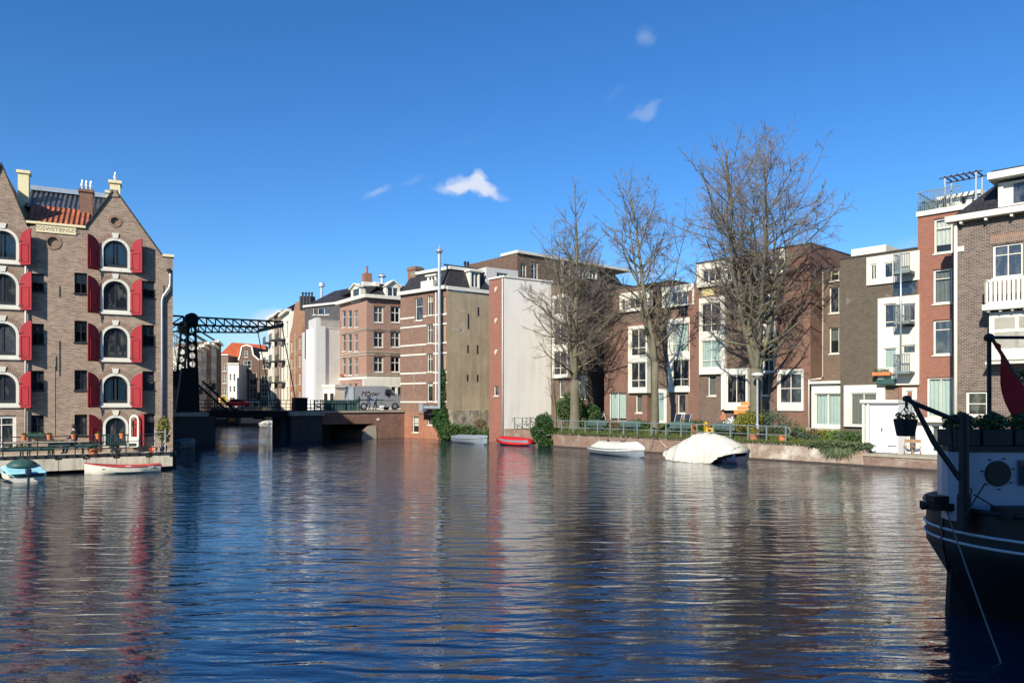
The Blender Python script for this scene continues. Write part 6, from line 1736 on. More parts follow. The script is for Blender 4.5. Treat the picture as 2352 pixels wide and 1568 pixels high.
c = G(1925,.15); cl2 = [((QF.U.x*k*.5, QF.U.y*k*.5-.1, .98-.02*abs(k)), (.42,.36,.20)) for k in range(-3,4)]+[((QF.U.x*k*.42-.12, QF.U.y*k*.42-.25, .62+.06*k), (.30,.20,.34)) for k in (-2,-1,0,1,2)]+[((.05,-.30,.38),(.22,.15,.32))]
ts = bush('trailing_shrub','feathery grey green shrub trailing over the quay wall left of the white shed',cl2[:7],1800,.07,'leaf_trail',(c.x,c.y,0.16),None,seed=9)
r_ = np.random.default_rng(12); nf = 1700; uu_ = np.clip(r_.normal(size=nf)*.85,-2,1.7)
st_ = np.stack([QF.U.x*uu_-QF.V.x*.1*r_.random(nf), QF.U.y*uu_-QF.V.y*.1*r_.random(nf), .85+.25*r_.random(nf)],1)
ln_ = (.18+.62*np.exp(-(uu_-.1)**2/.9))*(.4+.8*r_.random(nf)); sw = r_.normal(size=nf)*.35
tip_ = st_+np.stack([QF.U.x*sw*ln_-QF.V.x*ln_*.45, QF.U.y*sw*ln_-QF.V.y*ln_*.45, -ln_*.85],1); md_ = (st_+tip_)/2+np.stack([0*sw,0*sw,.12*ln_],1)
wd = r_.normal(size=(nf,3))*.016
npmesh('fronds', np.stack([st_, md_-wd, tip_, md_+wd],1).reshape(-1,3), np.arange(nf*4).reshape(nf,4), M['leaf_trail'], ts, world(ts))
rb = thing('copper_beech', tuple(P3(775,93,5.5)), 0, 'copper brown small tree on the roof garden beside the corner building', 'tree')
foliage('foliage', rb, [((0,0,1.3),(1.2,1.0,1.1)),((-.9,0,.7),(.8,.8,.8))], 1500, .12, M['leaf_red'], world(rb)); MB().tube([(0,0,-.6),(0,0,1)],.08,6).build('trunk', M['bark'], rb)
hg = thing('hedge', tuple(P3(757,90.5,5.2)), W2.a, 'dark green clipped hedge above the low white extension', 'hedge')
foliage('foliage', hg, [((0,0,.5),(1.7,.4,.75)),((-.8,0,.5),(1.2,.4,.7)),((.9,0,.4),(1.1,.4,.7))], 3500, .10, M['leaf_dark'], world(hg)); MB().box(-1.6,-.2,-.1,1.6,.2,.6).build('branches', M['wood_dark'], hg)

# ------------------------------------------------------------------ garden furniture
def bench_b(px, v, label, group='blue grey benches behind the garden railing', L=1.9):
    c = G(px, v); t = thing('garden_bench', (c.x,c.y,gz(v)), QF.a, label, 'bench', group)
    for k in range(3): MB().box(-L/2,.22,.50+k*.13,L/2,.25,.60+k*.13).build('back_slat', M['bench_blue'], t)
    for k in range(3): MB().box(-L/2,-.25+k*.15,.43,L/2,-.13+k*.15,.46).build('seat_slat', M['bench_blue'], t)
    for x in (-L*.4,L*.4): m = MB(); m.box(x-.03,-.22,0,x+.03,-.16,.43); m.box(x-.03,.20,0,x+.03,.26,.85); m.box(x-.03,-.22,.38,x+.03,.22,.43); m.build('leg', M['bench_blue'], t)
for px, v, lb in ((1367,1.6,'first blue grey bench from the left, just right of the leftmost big tree'),(1443,1.6,'second blue grey bench, left of the slender middle tree'),(1560,1.6,'third blue grey bench, below the narrow dark window and left of the yellow chair'),(1662,1.6,'fourth blue grey bench, right of the yellow chair')): bench_b(px, v, lb)
c = G(1630,1.0); t = thing('garden_chair', (c.x,c.y,gz(1.0)), QF.a+2.4, 'yellow plastic armchair behind the railing above the white tarpaulin boat', 'chair')
MB().box(-.3,-.28,.36,.3,.3,.42).build('seat', M['yellow_p'], t, bevel=.02)
m = MB(); m.prism([(-.3,.42),(.3,.42),(.34,.95),(.2,1.05),(-.2,1.05),(-.34,.95)], .24, .30); m.build('backrest', M['yellow_p'], t)
for s_ in (-1,1): MB().box(s_*.34-.05,-.3,.58,s_*.34+.05,.3,.63).build('armrest', M['yellow_p'], t); [MB().box(s_*.3-.04,y-.04,0,s_*.3+.04,y+.04,.58).build('leg', M['yellow_p'], t) for y in (-.24,.24)]
for i,(px,dz,lb) in enumerate(((1611,.55,'orange wooden lounge chair left of the yellow chair'),)):
    c = G(px, 1.5); t = thing('lounge_chair', (c.x,c.y,gz(1.5)), QF.a, lb, 'chair')
    m = MB(); [m.box(-.7+.16*k,-.25,.62+.03*k,-.58+.16*k,.25,.66+.03*k) for k in range(8)]; m.build('slats', M['orange_w'], t, bevel=.01)
    m = MB(); m.box(-.65,-.22,0,-.6,.22,.62); m.box(.5,-.22,0,.55,.22,.8); m.build('leg', M['orange_w'], t)
c = G(1703,3.6); 
for k in range(3):
    t = thing('wooden_crate', (c.x+.15*k,c.y,gz(3.6)+1.15+.3*k-.0), QF.a+.2*k, ['lowest','middle','topmost'][k]+' orange slatted crate of the stack behind the yellow green bush', 'crate', 'orange crates stacked on a stand')
    for y in (-.22,.22): MB().box(-.42+.06*k,y-.02,0,.42-.02*k,y+.02,.24).build('side', M['orange_w'], t)
    MB().box(-.40+.06*k,-.2,0,.40-.02*k,.2,.03).build('base', M['orange_w'], t)
t = thing('crate_stand', (c.x,c.y,gz(3.6)), QF.a, 'dark wooden stand carrying the orange crates', 'stand'); MB().box(-.45,-.3,1.09,.45,.3,1.15).build('shelf', M['wood_dark'], t)
for x in (-.4,.4): MB().box(x-.03,-.25,0,x+.03,.25,1.09).build('leg', M['wood_dark'], t)
c = G(1661,3.4); person_small((c.x,c.y,gz(3.4)), QF.a-.3, 'sit', ('terra_dull','navy','hair'), 'person in a faded red top sitting in the garden right of the yellow chair', 1.0)
c = G(1661,3.4); t = thing('low_stool', (c.x,c.y,gz(3.4)), QF.a-.3, 'low dark stool under the person in the faded red top', 'stool'); MB().box(-.25,-.25,.36,.25,.2,.41).build('seat', M['wood_dark'], t); [MB().box(x-.03,-.2,0,x+.03,.15,.36).build('leg', M['wood_dark'], t) for x in (-.2,.2)]
c = G(1678,2.6); bush('white_flowers','cluster of white flowers and leaves right of the seated garden person',[((0,0,.6),(.5,.4,.5))],420,.06,'white_p',(c.x,c.y,gz(2.6)),None,seed=61)
for i,(px,v,lb) in enumerate(((1556,4.0,'left one of two dark backed folding chairs under the narrow dark window'),(1576,3.8,'right one of two dark backed folding chairs under the narrow dark window'))):
    c = G(px, v); t = thing('folding_chair', (c.x,c.y,gz(v)), QF.a, lb, 'chair', 'folding chairs against the brown wall')
    MB().box(-.24,.18,.5,.24,.21,1.05).build('backrest', M['navy'], t); MB().box(-.24,-.2,.42,.24,.18,.46).build('seat', M['navy'], t)
    for x in (-.26,.26): m = MB(); m.bar((x,.22,1.08),(x,-.2,0),.03); m.bar((x,-.15,.45),(x,.25,0),.03); m.build('leg', M['pvc'], t)
pot(QF, QF.u(1722,.28), .75, 1.05, .30, .42, 'large terracotta pot right of the white tarpaulin boat below the yellow green bush', 'terra_dull', ('leaf_yel',.5,1.1,500))
pot(QF, QF.u(1788,.28), .75, 1.08, .24, .40, 'plain terracotta pot alone on the quay right of the lamp post', 'terra')
pot(QF, QF.u(1823,2), 2.2, 1.30, .26, .30, 'black square looking pot behind the curled railing end', 'blackpot', ('leaf_grey',.35,.6,120))
pot(QF, QF.u(1836,2), 2.2, 1.30, .17, .28, 'small orange pot beside the black pot near the railing end', 'terra', ('leaf_dark',.2,.9,150))
pot(QF, QF.u(1745,.9), 1.3, 1.15, .26, .5, 'dark pot at the foot of the lamp post', 'blackpot')
lp = G(1739.5,.95); t = thing('street_lamp', (lp.x,lp.y,gz(.95)), 0, 'grey street lamp with a flat round head in front of the tallest tree', 'street lamp')
m = MB(); m.lathe([(.13,0),(.13,.9),(.075,1.0),(.06,3.75)],12); m.build('pole', M['galv'], t)
m = MB(); m.lathe([(.06,3.75),(.16,3.8),(.36,3.98),(.36,4.06),(.30,4.13),(.05,4.18)],16); m.build('lamp_head', M['pvc'], t)
# lean-to bicycles
for i,(px,v,lb) in enumerate(((1365,5.0,'bicycle parked under the carport roof in the dark gap'),(1377,5.2,'second bicycle in the gap next to the curtained garden door'))):
    c = G(px, v); bicycle((c.x,c.y,gz(5)), QF.a+.5*i, lb, mat='white_p', group='bicycles in the gap')
for i,(px,lb) in enumerate(((1190,'bicycle lying behind the short railing by the white wall'),(1210,'rusty brown bicycle behind the short railing near the ivy mound'))):
    q = NF.w(NF.u(px), 1.2, 1.15); bicycle((q.x,q.y,q.z), NF.a+.3*i, lb, mat=['iron','terra_dull'][i], group='bicycles behind the short railing')
for i,(px,lb) in enumerate(((2052,'leftmost of the three folding seats against the white garden house'),(2087,'middle wooden folding chair on the white garden house terrace'),(2105,'rightmost of the wooden folding chairs on the quay terrace'))):
    q = TQ.w(TQ.u(px,1.0), 1.0, .70); t = thing('wooden_chair', (q.x,q.y,q.z), TQ.a+.2*i, lb, 'chair', 'folding chairs on the quay terrace')
    for k in range(3): MB().box(-.2,-.18+.13*k,.42,.2,-.09+.13*k,.44).build('seat_slat', M['wood'], t)
    MB().box(-.2,.2,.62,.2,.22,.80).build('backrest', M['wood'], t)
    for x in (-.21,.21): m = MB(); m.bar((x,.22,.82),(x,-.18,0),.025); m.bar((x,-.16,.44),(x,.22,0),.025); m.build('leg', M['wood'], t)

# ------------------------------------------------------------------ boats on the right bank
def small_boat(name, label, pxa, pxb, d, hullm, L=None, B=1.5, h=.42, cover=None, ch=.3, rot=None, cat='boat', ends=.2, prof=None, skirt=.16):
    a, b = P3(pxa,d[0],0), P3(pxb,d[1],0); c = (a+b)/2; L = (b-a).length; rz = math.atan2((b-a).y,(b-a).x) + (PI if rot else 0)
    t = thing(name, c, rz, label, cat)
    soft(hull('hull', L, B, h, hullm, t, world(t), sheer=.12, stern=.7, mats=[M[hullm], M[hullm]]), .8)
    if cover:
        mb = MB(); n = 14; k = 9; rr = random.Random(int(pxa))
        for i in range(n+1):
            tt = i/n; x = -L/2*1.01+L*1.02*tt
            w = B/2*(.7+.3*math.sin(min(1,tt/.45)*PI/2))*(1 if tt < .55 else max(.05, math.cos((tt-.55)/.45*PI/2)))*(1.04 if skirt < .2 else 1.12)
            zt = h+.12*((tt-.35)**2)*3.2; top = zt+ch*(math.sin(PI*min(1,max(0,(tt*1.02))))**.5 if prof is None else prof(tt))
            for j in range(k):
                s = -1+2*j/(k-1); z = zt-skirt+(top-zt+skirt)*(1-abs(s)**2.6)+rr.uniform(-.02,.02)*(abs(s) < .99)
                mb.v.append((x, s*w, z))
        for i in range(n):
            for j in range(k-1): q = i*k+j; mb.f.append((q,q+k,q+k+1,q+1)); mb.mi.append(0)
        mb.f.append(tuple(range(k))); mb.mi.append(0); mb.f.append(tuple(n*k+j for j in range(k))[::-1]); mb.mi.append(0)
        o = mb.build('cover', M[cover], t, smooth=True); sd = o.modifiers.new('s','SOLIDIFY'); sd.thickness = .02
    return t
small_boat('covered_boat','grey boat under a torn grey tarpaulin beside the low shrub', 1049, 1119, (64.2,60.6), 'grey_tarp', B=1.7, h=.55, cover='grey_tarp', ch=.15)
t = small_boat('red_boat','small boat under a bright red cover below the white blind wall', 1142, 1222, (61.0,58.6), 'grey_tarp', B=1.45, h=.42, cover='red_tarp', ch=.24, rot=True, skirt=.34)
MB().box(-1.75,-.18,-.1,-1.5,.18,.5).build('outboard_motor', M['navy'], t)
t = small_boat('covered_boat','grey hulled boat under a flat white cover with two ducks on it', 1366, 1480, (50.6,46.4), 'grey_tarp', B=1.9, h=.45, cover='white_tarp', ch=.42, rot=False, prof=lambda q: min(1,q/.14,(1-q)/.14 if q > .86 else 1)*1.0)
WBT = t
MB().box(2.55,-.2,-.1,2.85,.2,.55).build('outboard_motor', M['rubber'], t) if False else None
def duck(loc, rz, label):
    t = thing('duck', loc, rz, label, 'duck', 'ducks on the white covered boat')
    v = [(0,0,.13),(.14,0,.14),(-.14,0,.14),(-.26,0,.19),(.20,0,.24),(.22,0,.34),(.30,0,.335),(.02,.03,.05),(.02,.04,.0),(.02,-.03,.05),(.02,-.04,.0)]
    skin_figure('body', v, [(0,1),(0,2),(2,3),(1,4),(4,5),(5,6),(0,7),(7,8),(0,9),(9,10)], [.10,.085,.07,.02,.035,.042,.014,.02,.014,.02,.014], lambda c: 0, [M['duck']], world(t), t)
wm_ = world(WBT)
for i, x in enumerate((-.75,.75)):
    q = wm_ @ Vector((x,-.25,.83)); duck(tuple(q), world(WBT).to_euler().z+(.4 if i else 2.6), ['left one of two brown ducks on the white boat cover','right one of two brown ducks on the white boat cover'][i])
# big boat under a white tarpaulin
a, b = P3(1528,45.2,0), P3(1706,41.6,0); cc_ = (a+b)/2; L = (b-a).length; rz = math.atan2((b-a).y,(b-a).x)
t = thing('tarpaulin_boat', cc_, rz, 'large boat wrapped in a long white tarpaulin with its navy stern showing', 'boat')
soft(hull('hull', L*.97, 1.85, .56, 'boat_navy', t, world(t) @ Matrix.Rotation(PI,4,'Z') @ Matrix.Translation((-.05,0,0)), sheer=.06, stern=.92, flare=.05), .8)
mb = MB(); n = 46; k = 23; rr = np.random.default_rng(3)
fold = rr.normal(size=200)
for i in range(n+1):
    tt = i/n; x = -L/2*1.02+L*1.0*tt*.985
    crest = np.interp(tt, [0,.06,.2,.42,.55,.72,.88,1.0], [.45,.62,.98,1.56,1.70,1.64,1.34,.98])
    w = np.interp(tt, [0,.1,.3,.6,1.0], [.12,.55,1.08,1.24,1.14])
    low = np.interp(tt, [0,.1,.6,.76,.84,1.0], [.2,.02,.0,.02,.36,.60])
    for j in range(k):
        s = -1+2*j/(k-1); f = abs(s)
        ry = w*math.sin(f*PI/2)**.85*(1 if s > 0 else -1); q_ = 1-f**1.5
        z = low+(crest-low)*q_
        wr = .05*math.sin(i*1.15+3*math.sin(i*.31)+f*1.2)+.03*math.sin(i*2.3+f*4+2*math.sin(i*.7))+.05*(fold[i*4%200]*.4)
        mb.v.append((x+.03*math.sin(j*2.1+i*.4), ry*(1+wr*1.0*f)+wr*f*(1 if s > 0 else -1), z+wr*.45*(1-f)))
for i in range(n):
    for j in range(k-1): q = i*k+j; mb.f.append((q,q+k,q+k+1,q+1)); mb.mi.append(0)
mb.f.append(tuple(range(k))); mb.mi.append(0)
mb.f.append(tuple(n*k+j for j in range(k))[::-1]); mb.mi.append(0)
o = mb.build('tarpaulin', M['white_tarp'], t, smooth=True, fix=True)
MB().tube([(-L/2-.35,0,1.1),(-L/2+.1,0,.7)],.03,6).build('stem_post', M['wood_pale'], t)
ml = thing('mooring_line', (0,0,0), 0, 'slack mooring line hanging on the quay wall between the two white covered boats', 'rope', None, QF)
MB().tube([(QF.u(1502),-.06,1.0),(QF.u(1500),-.12,.55),(QF.u(1492),-.3,.2),(QF.u(1484),-.6,.12)],.02,5).build('line', M['rope'], ml, QF)
# boats under the bridge and by the tower
small_boat('open_boat','small white boat with a cabin under the low bridge arch', 746, 784, (86,82), 'white_grey', B=1.7, h=.5, cover='grey_tarp', ch=.3)
small_boat('moored_boat','grey boat with a small tent cover moored in the shade under the bridge tower', 402, 446, (55,56.5), 'grey_tarp', B=1.7, h=.5, cover='bench_blue', ch=.22)
small_boat('moored_boat','low white boat moored beyond the bridge right of the houseboat', 604, 632, (101,99), 'white_grey', B=1.8, h=.6, cover='white_tarp', ch=.4)
hbf = Frame(551, 108, 0); hb = thing('houseboat', (0,0,0), 0, 'grey boarded houseboat with curtained windows seen below the bridge deck', 'houseboat', None, hbf)
x1 = hbf.u(603); MB().box(0,0,-.3,x1,4,.35).build('pontoon', M['wood_dark'], hb, hbf)
m = MB(); m.prism(rect((0.1,.35,x1-.1,2.6)), .15, 3.8, [rect((1.9,.95,3.2,2.1)),rect((3.6,.95,5.4,2.1)),rect((5.8,.95,8,2.1))]); m.build('cabin', M['wood_pale'], hb, hbf)
for a_, b_ in ((1.9,3.2),(3.6,5.4),(5.8,8)): MB().quad((a_,.3,.95),(b_,.3,.95),(b_,.3,2.1),(a_,.3,2.1)).build('window', M['curtain_c'], hb, hbf)
MB().box(-.1,-.1,2.602,x1+.1,4,2.75).build('roof', M['pvc'], hb, hbf)
hbf = Frame(515, 112, 0); hb = thing('houseboat', (0,0,0), 0, 'wooden houseboat with green and orange panels left of the grey one', 'houseboat', None, hbf)
x1 = hbf.u(549); MB().box(-4,0,-.3,x1,4,.35).build('pontoon', M['wood_dark'], hb, hbf); MB().box(-3.9,.2,.35,x1-.1,3.8,2.4).build('cabin', M['green'], hb, hbf)
MB().box(.6,.15,.5,1.6,.19,2.2).build('door', M['orange_w'], hb, hbf); MB().box(-1.2,.15,.9,.2,.19,2.0).build('window', M['curtain_w'], hb, hbf); MB().box(-4,-.1,2.402,x1,4,2.52).build('roof', M['stone'], hb, hbf)

# ================================================================== the black ship in the foreground
SX = 7.12
S = thing('barge', (SX,12.2,0), 0, 'black hulled ship with white stripes and white deckhouse moored at the right edge', 'ship')
def halfw(x, z):
    """half width at x metres from the stern tip for a level z"""
    k = max(0, min(1, (z-.05)/1.05)); x0 = .22*(1-k)**1.0
    if x <= x0: return 0.02
    a = min(1, (x-x0)/2.0); b = min(1, (x-x0)/5.0)
    rnd_ = math.sqrt(max(0, 1-(1-a)**2))*2.0; slim = math.sin(b*PI/2)**.9*1.75
    w = rnd_*k**.8+slim*(1-k**.8)
    if x > 13: w *= max(.05, math.cos((x-13)/6*PI/2))**.6
    return max(w, .02)
xs = [0,.03,.1,.22,.4,.6,.85,1.15,1.5,1.9,2.4,3,4,5.5,7.5,10,13,15,17,18.5,19]
zs = [-.6,-.1,.1,.35,.6,.8,.98,1.1,1.22,1.42,1.55,1.70,1.78]
m = MB(); k = len(zs)
for sgn in (-1,1):
    base = len(m.v)
    for x in xs:
        for z in zs:
            zz = min(z,1.1) if z > 1.1 else z
            w = halfw(x, zz)*(1.0 if z < 1.5 else 1.0)
            xo = x if z >= 1.1 else x+.2*(1-max(0,(z-.05)/1.05))*(1 if x < .6 else max(0,(1.8-x)/1.2) if x < 1.8 else 0)
            m.v.append((xo, sgn*w, z+(.0 if x < 10 else (x-10)*.06*(z > 1))))
    for i in range(len(xs)-1):
        for j in range(k-1): q = base+i*k+j; m.f.append((q,q+k,q+k+1,q+1)); m.mi.append(0)
soft(m.build('hull', M['ship_black'], S, smooth=True, fix=True), .6)
m = MB(); pts = [(x, -max(.0,halfw(x,1.2)-.06)) for x in xs]+[(x, max(.0,halfw(x,1.2)-.06)) for x in xs[::-1]]
m.add([(a_,b_,1.60) for a_,b_ in pts],[tuple(range(len(pts)))]); m.build('deck', M['wood_dark'], S)
for z in (1.42,1.25):
    m = MB()
    for sgn in (-1,1): m.tube([(x-.02 if x < 1 else x, sgn*(halfw(x,1.2)+.015), z) for x in xs[:17]],.022,6)
    m.build('rubbing_stripe', M['ship_stripe'], S)
m = MB()
for sgn in (-1,1): m.tube([(x-.02 if x < 1 else x, sgn*(halfw(x,1.2)+.0), 1.79) for x in xs[:17]],.045,6)
m.build('gunwale', M['ship_black'], S)
MB().prism([(.02,-.7),(.34,-.7),(.40,1.15),(.24,1.15),(.10,.9)],-.06,.06).build('rudder', M['ship_black'], S)
m = MB(); m.tube([(.20,-.1,1.12),(.17,-.1,.98),(.26,-.1,.92),(.33,-.1,1.0),(.3,-.1,1.12)],.018,6); m.build('shackle', M['iron'], S)
def sp(px, py, d): p = PY(px, py, d); return (p.x-SX, p.y-12.2, p.z)
# deckhouse
x0 = sp(2188,1040,11.75)[0]; y0 = -.5
dh = MB(); prof_ = [(x0+.76,1.3),(x0+.06,-.05),(x0+.01,-.3),(x0+.12,y0),(x0+6,y0-.05),(x0+6,1.3)]
zb, zt_ = 1.6, 2.70
n = len(prof_); dh.add([(a_,b_,zb) for a_,b_ in prof_]+[(a_,b_,zt_) for a_,b_ in prof_],[(i,(i+1)%n,n+(i+1)%n,n+i) for i in range(n)]+[tuple(range(n,2*n))])
DH = dh.build('deckhouse', M['ship_white'], S, fix=True)
re_ = MB(); re_.add([(a_,b_-.02,zt_+.002) for a_,b_ in prof_]+[(a_,b_-.02,zt_+.09) for a_,b_ in prof_],[(i,(i+1)%n,n+(i+1)%n,n+i) for i in range(n)]+[tuple(range(n,2*n)),tuple(range(n))[::-1]]); re_.build('roof_edge', M['ship_black'], S, fix=True)
px_ = sp(2293,1087,11.68); m = MB(); m.lathe([(.195,-.035),(.205,0),(.165,.0),(.165,-.03)],28,(px_[0],y0-.0,px_[2]),'y'); PH = m.build('porthole', M['ship_black'], S)
m = MB(); m.lathe([(.16,-.002),(.16,.02)],24,(px_[0],y0-.012,px_[2]),'y'); m.build('pane', M['glass'], PH)
m = MB()
for a_ in range(7): q = a_*2*PI/7+.3; m.box(px_[0]+.25*math.cos(q)-.018,y0-.02,px_[2]+.25*math.sin(q)-.012,px_[0]+.25*math.cos(q)+.018,y0+.01,px_[2]+.25*math.sin(q)+.012)
m.build('bolt', M['iron'], PH)
px_ = sp(2372,1087,11.5); MB().box(px_[0]-.1,y0-.06,px_[2]-.2,px_[0]+.3,y0-.03,px_[2]+.2).build('window', M['glass'], S)
# davit
d_ = 11.55; a_ = sp(2214,1185,d_); b_ = sp(2214,950,d_)
m = MB(); m.tube([(a_[0],a_[1],1.5),(b_[0],b_[1],b_[2])],[.078,.07],10); m.tube([(a_[0],a_[1],1.5),(a_[0],a_[1],2.05)],.098,10); m.build('davit_post', M['ship_black'], S)
tp = sp(2083,915,11.9); m = MB(); m.tube([tp, sp(2098,925,11.85), sp(2212,972,d_)],.038,8); m.tube([sp(2098,925,11.85), sp(2145,1015,11.7), sp(2205,1100,d_)],[.035,.045,.04],8)
m.lathe([(.05,-.05),(.05,.05)],12,tp,'y'); m.build('davit_arm', M['ship_black'], S)
m = MB(); q = sp(2082,920,11.9); m.tube([q,(q[0],q[1],q[2]-.10)],.022,6); m.tube([(q[0]+.03*math.cos(t_*.7),q[1],q[2]-.14+.045*math.sin(t_*.7)) for t_ in range(9)],.01,5); m.build('hook', M['iron'], S)
hp = sp(2080,1001,11.9); HPW = (hp[0]+SX, hp[1]+12.2, hp[2])
t = thing('hanging_planter', HPW, 0, 'black fabric planter hanging from the davit arm against the white garden house', 'planter')
m = MB(); m.lathe([(.125,0),(.135,.02),(.175,.24),(.18,.27),(.165,.27),(.15,.2)],14); m.build('pot', M['blackpot'], t)
m = MB(); m.tube([(-.17,0,.26),(0,0,.47)],.006,4); m.tube([(.17,0,.26),(0,0,.47)],.006,4); m.build('hanger', M['iron'], t)
foliage('plant', t, [((0,0,.30),(.16,.15,.07)),((-.1,0,.33),(.05,.05,.07)),((.09,0,.34),(.05,.05,.06))], 260, .022, M['leaf_dark'], world(t))
# stern gear
m = MB(); q = sp(2150,1160,12.0); m.box(q[0]-.16,q[1]-.2,1.76,q[0]+.18,q[1]+.2,1.87); m.box(q[0]-.10,q[1]-.12,1.87,q[0]+.14,q[1]+.12,1.98); m.tube([(q[0]-.24,q[1],1.78),(q[0]-.1,q[1],1.83)],[.04,.07],8); m.lathe([(.06,0),(.05,.12),(.09,.14),(.09,.18)],10,(q[0]+.22,q[1],1.75))
m.build('bollard', M['ship_black'], S)
m = MB(); m.tube([sp(2262,1110,11.6), sp(2216,1184,11.3)],.012,5); m.tube([sp(2237,1135,11.5), sp(2320,1185,11.2)],.012,5)
q = sp(2224,1128,11.5); m.tube([(q[0]+.055*math.cos(a*.7),q[1],q[2]+.055*math.sin(a*.7)) for a in range(10)],.010,5); m.build('stay', M['iron'], S)
q = sp(2335,1178,11.1); MB().box(q[0]-.2,q[1]-.1,1.7,q[0]+.6,q[1]+.3,1.90).build('hatch', M['ship_black'], S)
# flagstaff, flag
fb = sp(2272,775,12.5); m = MB(); m.tube([(fb[0],fb[1],2.7),(fb[0],fb[1],fb[2])],.035,8); m.lathe([(.02,-.07),(.075,-.05),(.085,0),(.06,.05),(.02,.07)],12,fb); m.tube([fb,(fb[0]+1.6,fb[1],fb[2]+.0)],.03,6); m.build('mast', M['ship_black'], S)
F_ = thing('flag', (fb[0]+SX,fb[1]+12.2,0), 0, 'dark red flag with a blue end hanging slanted from the ship staff', 'flag')
m = MB(); m.tube([(.02,-.05,fb[2]-.03),(.95,-.35,2.75)],.03,8); m.build('staff', M['wood_dark'], F_)
mb = MB(); n, k = 26, 14
for i in range(n+1):
    t_ = i/n; bx_, bz = .03+.85*t_, fb[2]-.06-(fb[2]-2.95)*t_
    drop = np.interp(t_, [0,.1,.3,.6,1],[.08,.5,1.0,1.0,.6])
    for j in range(k+1):
        s = j/k; mb.v.append((bx_-.02+.05*s-.13*s*math.sin(t_*9+.4)*.4+.06*s*(1-t_), -.08-.30*t_-.07*math.sin(t_*16+s*2.2)*(.3+s), max(2.76,bz-drop*s)))
for i in range(n):
    for j in range(k): q = i*(k+1)+j; mb.f.append((q,q+k+1,q+k+2,q+1)); mb.mi.append(1 if i > 15 and 3 < j < 8 else 0)
mb.build('cloth', [M['flag_red'], M['flag_blue']], F_, smooth=True)
# plants and boxes on the deckhouse roof
for i in range(4):
    x = x0+.28+i*.52; lb = ['first planter box from the davit post on the deckhouse roof','second planter box on the deckhouse roof below the flagstaff','third planter box on the deckhouse roof under the flag','fourth planter box on the deckhouse roof at the picture edge'][i]
    t = thing('roof_planter', (SX+x,12.2-.15,zt_+.09), 0, lb, 'planter', 'planters on the deckhouse roof')
    MB().box(-.24,-.18,0,.24,.2,.26).build('box', M['blackpot'], t, bevel=.015)
    foliage('plant', t, [((0,0,.36),(.25,.2,.15)),((.1,.1,.45),(.12,.12,.10))], 1300, .028, M['leaf_dark'], world(t))
t = thing('olive_plant', (8.95,12.7,zt_+.09), 0, 'tall dark leafy plant on the deckhouse roof behind the flag', 'plant')
m = MB(); [m.tube([(.03*math.cos(a),.03*math.sin(a),.2),(.28*math.cos(a*2.1),.2*math.sin(a*2.1),1.1+.1*math.sin(a))],.012,4) for a in range(7)]; m.build('stem', M['wood_dark'], t); MB().lathe([(.16,0),(.2,.3),(.22,.3)],12).build('pot', M['blackpot'], t)
foliage('foliage', t, [((.05,0,1.12),(.42,.3,.22)),((.3,0,.95),(.4,.3,.25))], 900, .03, M['leaf_dark'], world(t))
m = MB(); q = sp(2197,985,11.75); m.tube([(q[0],q[1]+.1,2.7),(q[0]-.02,q[1]+.1,3.12)],.04,8); m.tube([(q[0]+.0,q[1]+.1,2.85),(q[0]+.12,q[1]+.1,2.72)],.025,6); m.build('vent_pipe', M['iron'], S)
ml = thing('mooring_line', (0,0,0), 0, 'thick pale mooring line running from the ship stern down into the water', 'rope')
a_ = PY(2172,1166,11.9); b_ = P3(2313,9.75,-.15); m = MB(); m.tube([a_,a_.lerp(b_,.35)-Vector((0,0,.03)),a_.lerp(b_,.7)-Vector((0,0,.03)),b_],.012,7); m.build('line', M['rope'], ml)

# ================================================================== camera, light, sky
cam = bpy.data.cameras.new('camera'); cam.lens = 26; cam.sensor_width = 36; cam.shift_y = (HY-784)/2352
cam.clip_start = .1; cam.clip_end = 3000
co_ = bpy.data.objects.new('camera', cam); COL.objects.link(co_); co_.location = (0,0,CZ); co_.rotation_euler = (PI/2,0,0); SC.camera = co_
AZ, EL = math.radians(SUN_AZ), math.radians(SUN_EL)
sd = Vector((-math.sin(AZ)*math.cos(EL), -math.cos(AZ)*math.cos(EL), math.sin(EL)))
sl = bpy.data.lights.new('sun','SUN'); sl.energy = SUN_E; sl.angle = math.radians(.53); sl.color = (1.0,.93,.82)
so = bpy.data.objects.new('sun', sl); COL.objects.link(so); so.rotation_euler = (-sd).to_track_quat('-Z','Y').to_euler(); so.location = sd*100
w = bpy.data.worlds.new('World'); SC.world = w; w.use_nodes = True; nt = w.node_tree; nt.nodes.clear()
class WT(NT):
    def __init__(s): s.t = nt; s.n = nt.nodes; s.out = nt.nodes.new('ShaderNodeOutputWorld')
t = WT()
sky = t.N('TexSky', _sky_type='NISHITA'); sky.sun_disc = False; sky.sun_elevation = EL; sky.sun_rotation = math.radians(180)+AZ
sky.altitude = 0; sky.air_density = 1.0; sky.dust_density = SKY_DUST; sky.ozone_density = SKY_OZ
hs = t.N('HueSaturation', Color=sky.outputs[0], Saturation=SKY_SAT, Hue=SKY_HUE, Value=SKY_VAL)
co = t.coord('Generated'); sp_ = t.N('SeparateXYZ', Vector=co)
yy = t.math('MAXIMUM', sp_.outputs[1], .05); cu_ = t.math('DIVIDE', sp_.outputs[0], yy); cv_ = t.math('DIVIDE', sp_.outputs[2], yy)
uv = t.N('CombineXYZ', X=cu_, Y=cv_, Z=0.0).outputs[0]
n1 = t.N('TexNoise', Vector=uv, Scale=22.0, Detail=6, Roughness=.58).outputs['Color']
ds = t.N('VectorMath', _operation='SUBTRACT'); t.L(n1, ds.inputs[0]); ds.inputs[1].default_value = (.5,.5,.5)
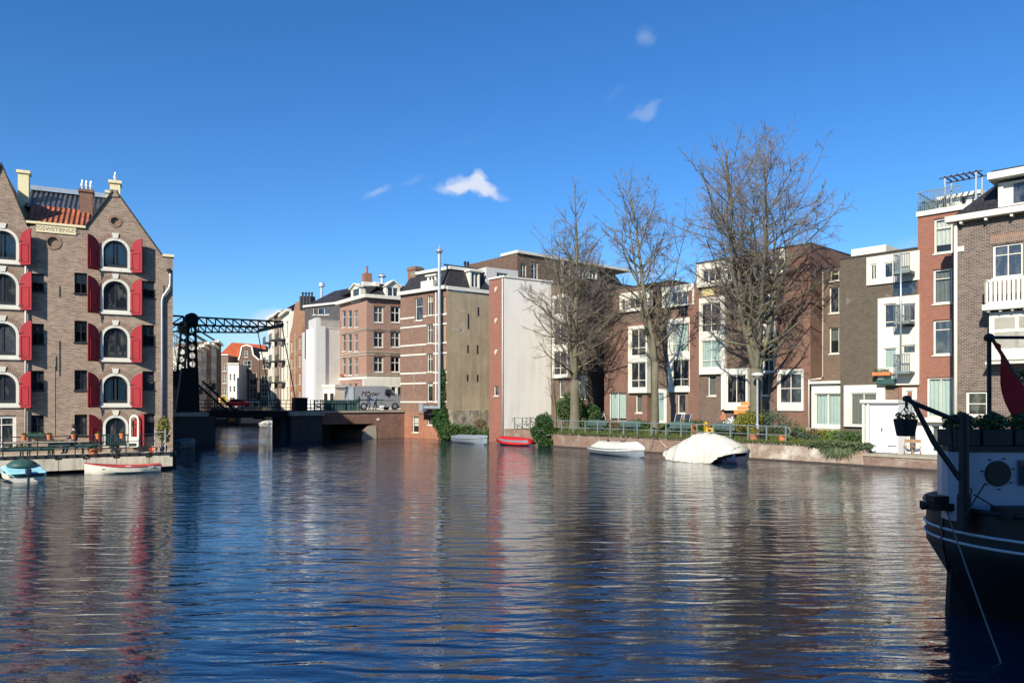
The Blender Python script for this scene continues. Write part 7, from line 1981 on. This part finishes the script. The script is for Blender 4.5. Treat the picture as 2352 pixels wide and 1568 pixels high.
sc_ = t.N('VectorMath', _operation='SCALE'); t.L(ds.outputs[0], sc_.inputs[0]); sc_.inputs['Scale'].default_value = .038
ad = t.N('VectorMath', _operation='ADD'); t.L(uv, ad.inputs[0]); t.L(sc_.outputs[0], ad.inputs[1])
sp2 = t.N('SeparateXYZ', Vector=ad.outputs[0])
tot = None
def cl(px, py, rx_, ry_, amp, soft_=1.0, tilt=0.0):
    """a small cloud in a fixed direction of the sky"""
    global tot
    du = t.math('DIVIDE', t.math('SUBTRACT', sp2.outputs[0], (px-CX)/FL), rx_/FL); dv0 = t.math('SUBTRACT', sp2.outputs[1], (HY-py)/FL)
    dv = t.math('DIVIDE', t.math('SUBTRACT', dv0, t.math('MULTIPLY', du, tilt*rx_/FL)), ry_/FL)
    q = t.math('ADD', t.math('MULTIPLY', du, du), t.math('MULTIPLY', dv, dv))
    f = t.math('MULTIPLY', t.math('MAXIMUM', t.math('SUBTRACT', 1.0, q), 0.0), amp)
    tot = f if tot is None else t.math('ADD', tot, f)
cl(1085,428,68,25,1.15,tilt=-.1); cl(1040,434,55,16,.7); cl(1102,410,30,22,.9); cl(1130,444,50,14,.6,tilt=-.3)
cl(868,444,44,13,.5,tilt=.2); cl(950,418,40,12,.28,tilt=.3); cl(1480,250,55,20,.45,tilt=.4); cl(1488,86,30,34,.42); cl(1413,215,34,16,.18,tilt=.8)
cl(640,735,110,30,1.0); cl(600,775,150,40,.6); cl(2085,570,60,30,.35,tilt=.6); cl(1470,630,60,30,.6); cl(1075,322,60,10,.12,tilt=.2); cl(875,335,35,14,.12,tilt=.7)
fc = t.N('MapRange', _interpolation_type='SMOOTHSTEP', Value=tot, i1=.02, i2=1.35, i3=0.0, i4=.80); fac = fc.outputs[0]
tint = t.mix(1.0, hs.outputs[0], SKY_TINT, 'MULTIPLY')
mx = t.mix(fac, tint, (CLOUD*.93,CLOUD*.97,CLOUD*1.05))
bg = t.N('Background', Color=mx, Strength=SKY_STR); t.L(bg.outputs[0], t.out.inputs['Surface'])
SC.view_settings.view_transform = 'Standard'; SC.view_settings.look = 'None'; SC.view_settings.exposure = EXPO; SC.view_settings.gamma = 1
SC.cycles.max_bounces = 6; SC.cycles.diffuse_bounces = 2; SC.cycles.glossy_bounces = 3; SC.cycles.transparent_max_bounces = 8
SC.cycles.caustics_reflective = False; SC.cycles.caustics_refractive = False; SC.cycles.sample_clamp_indirect = 6
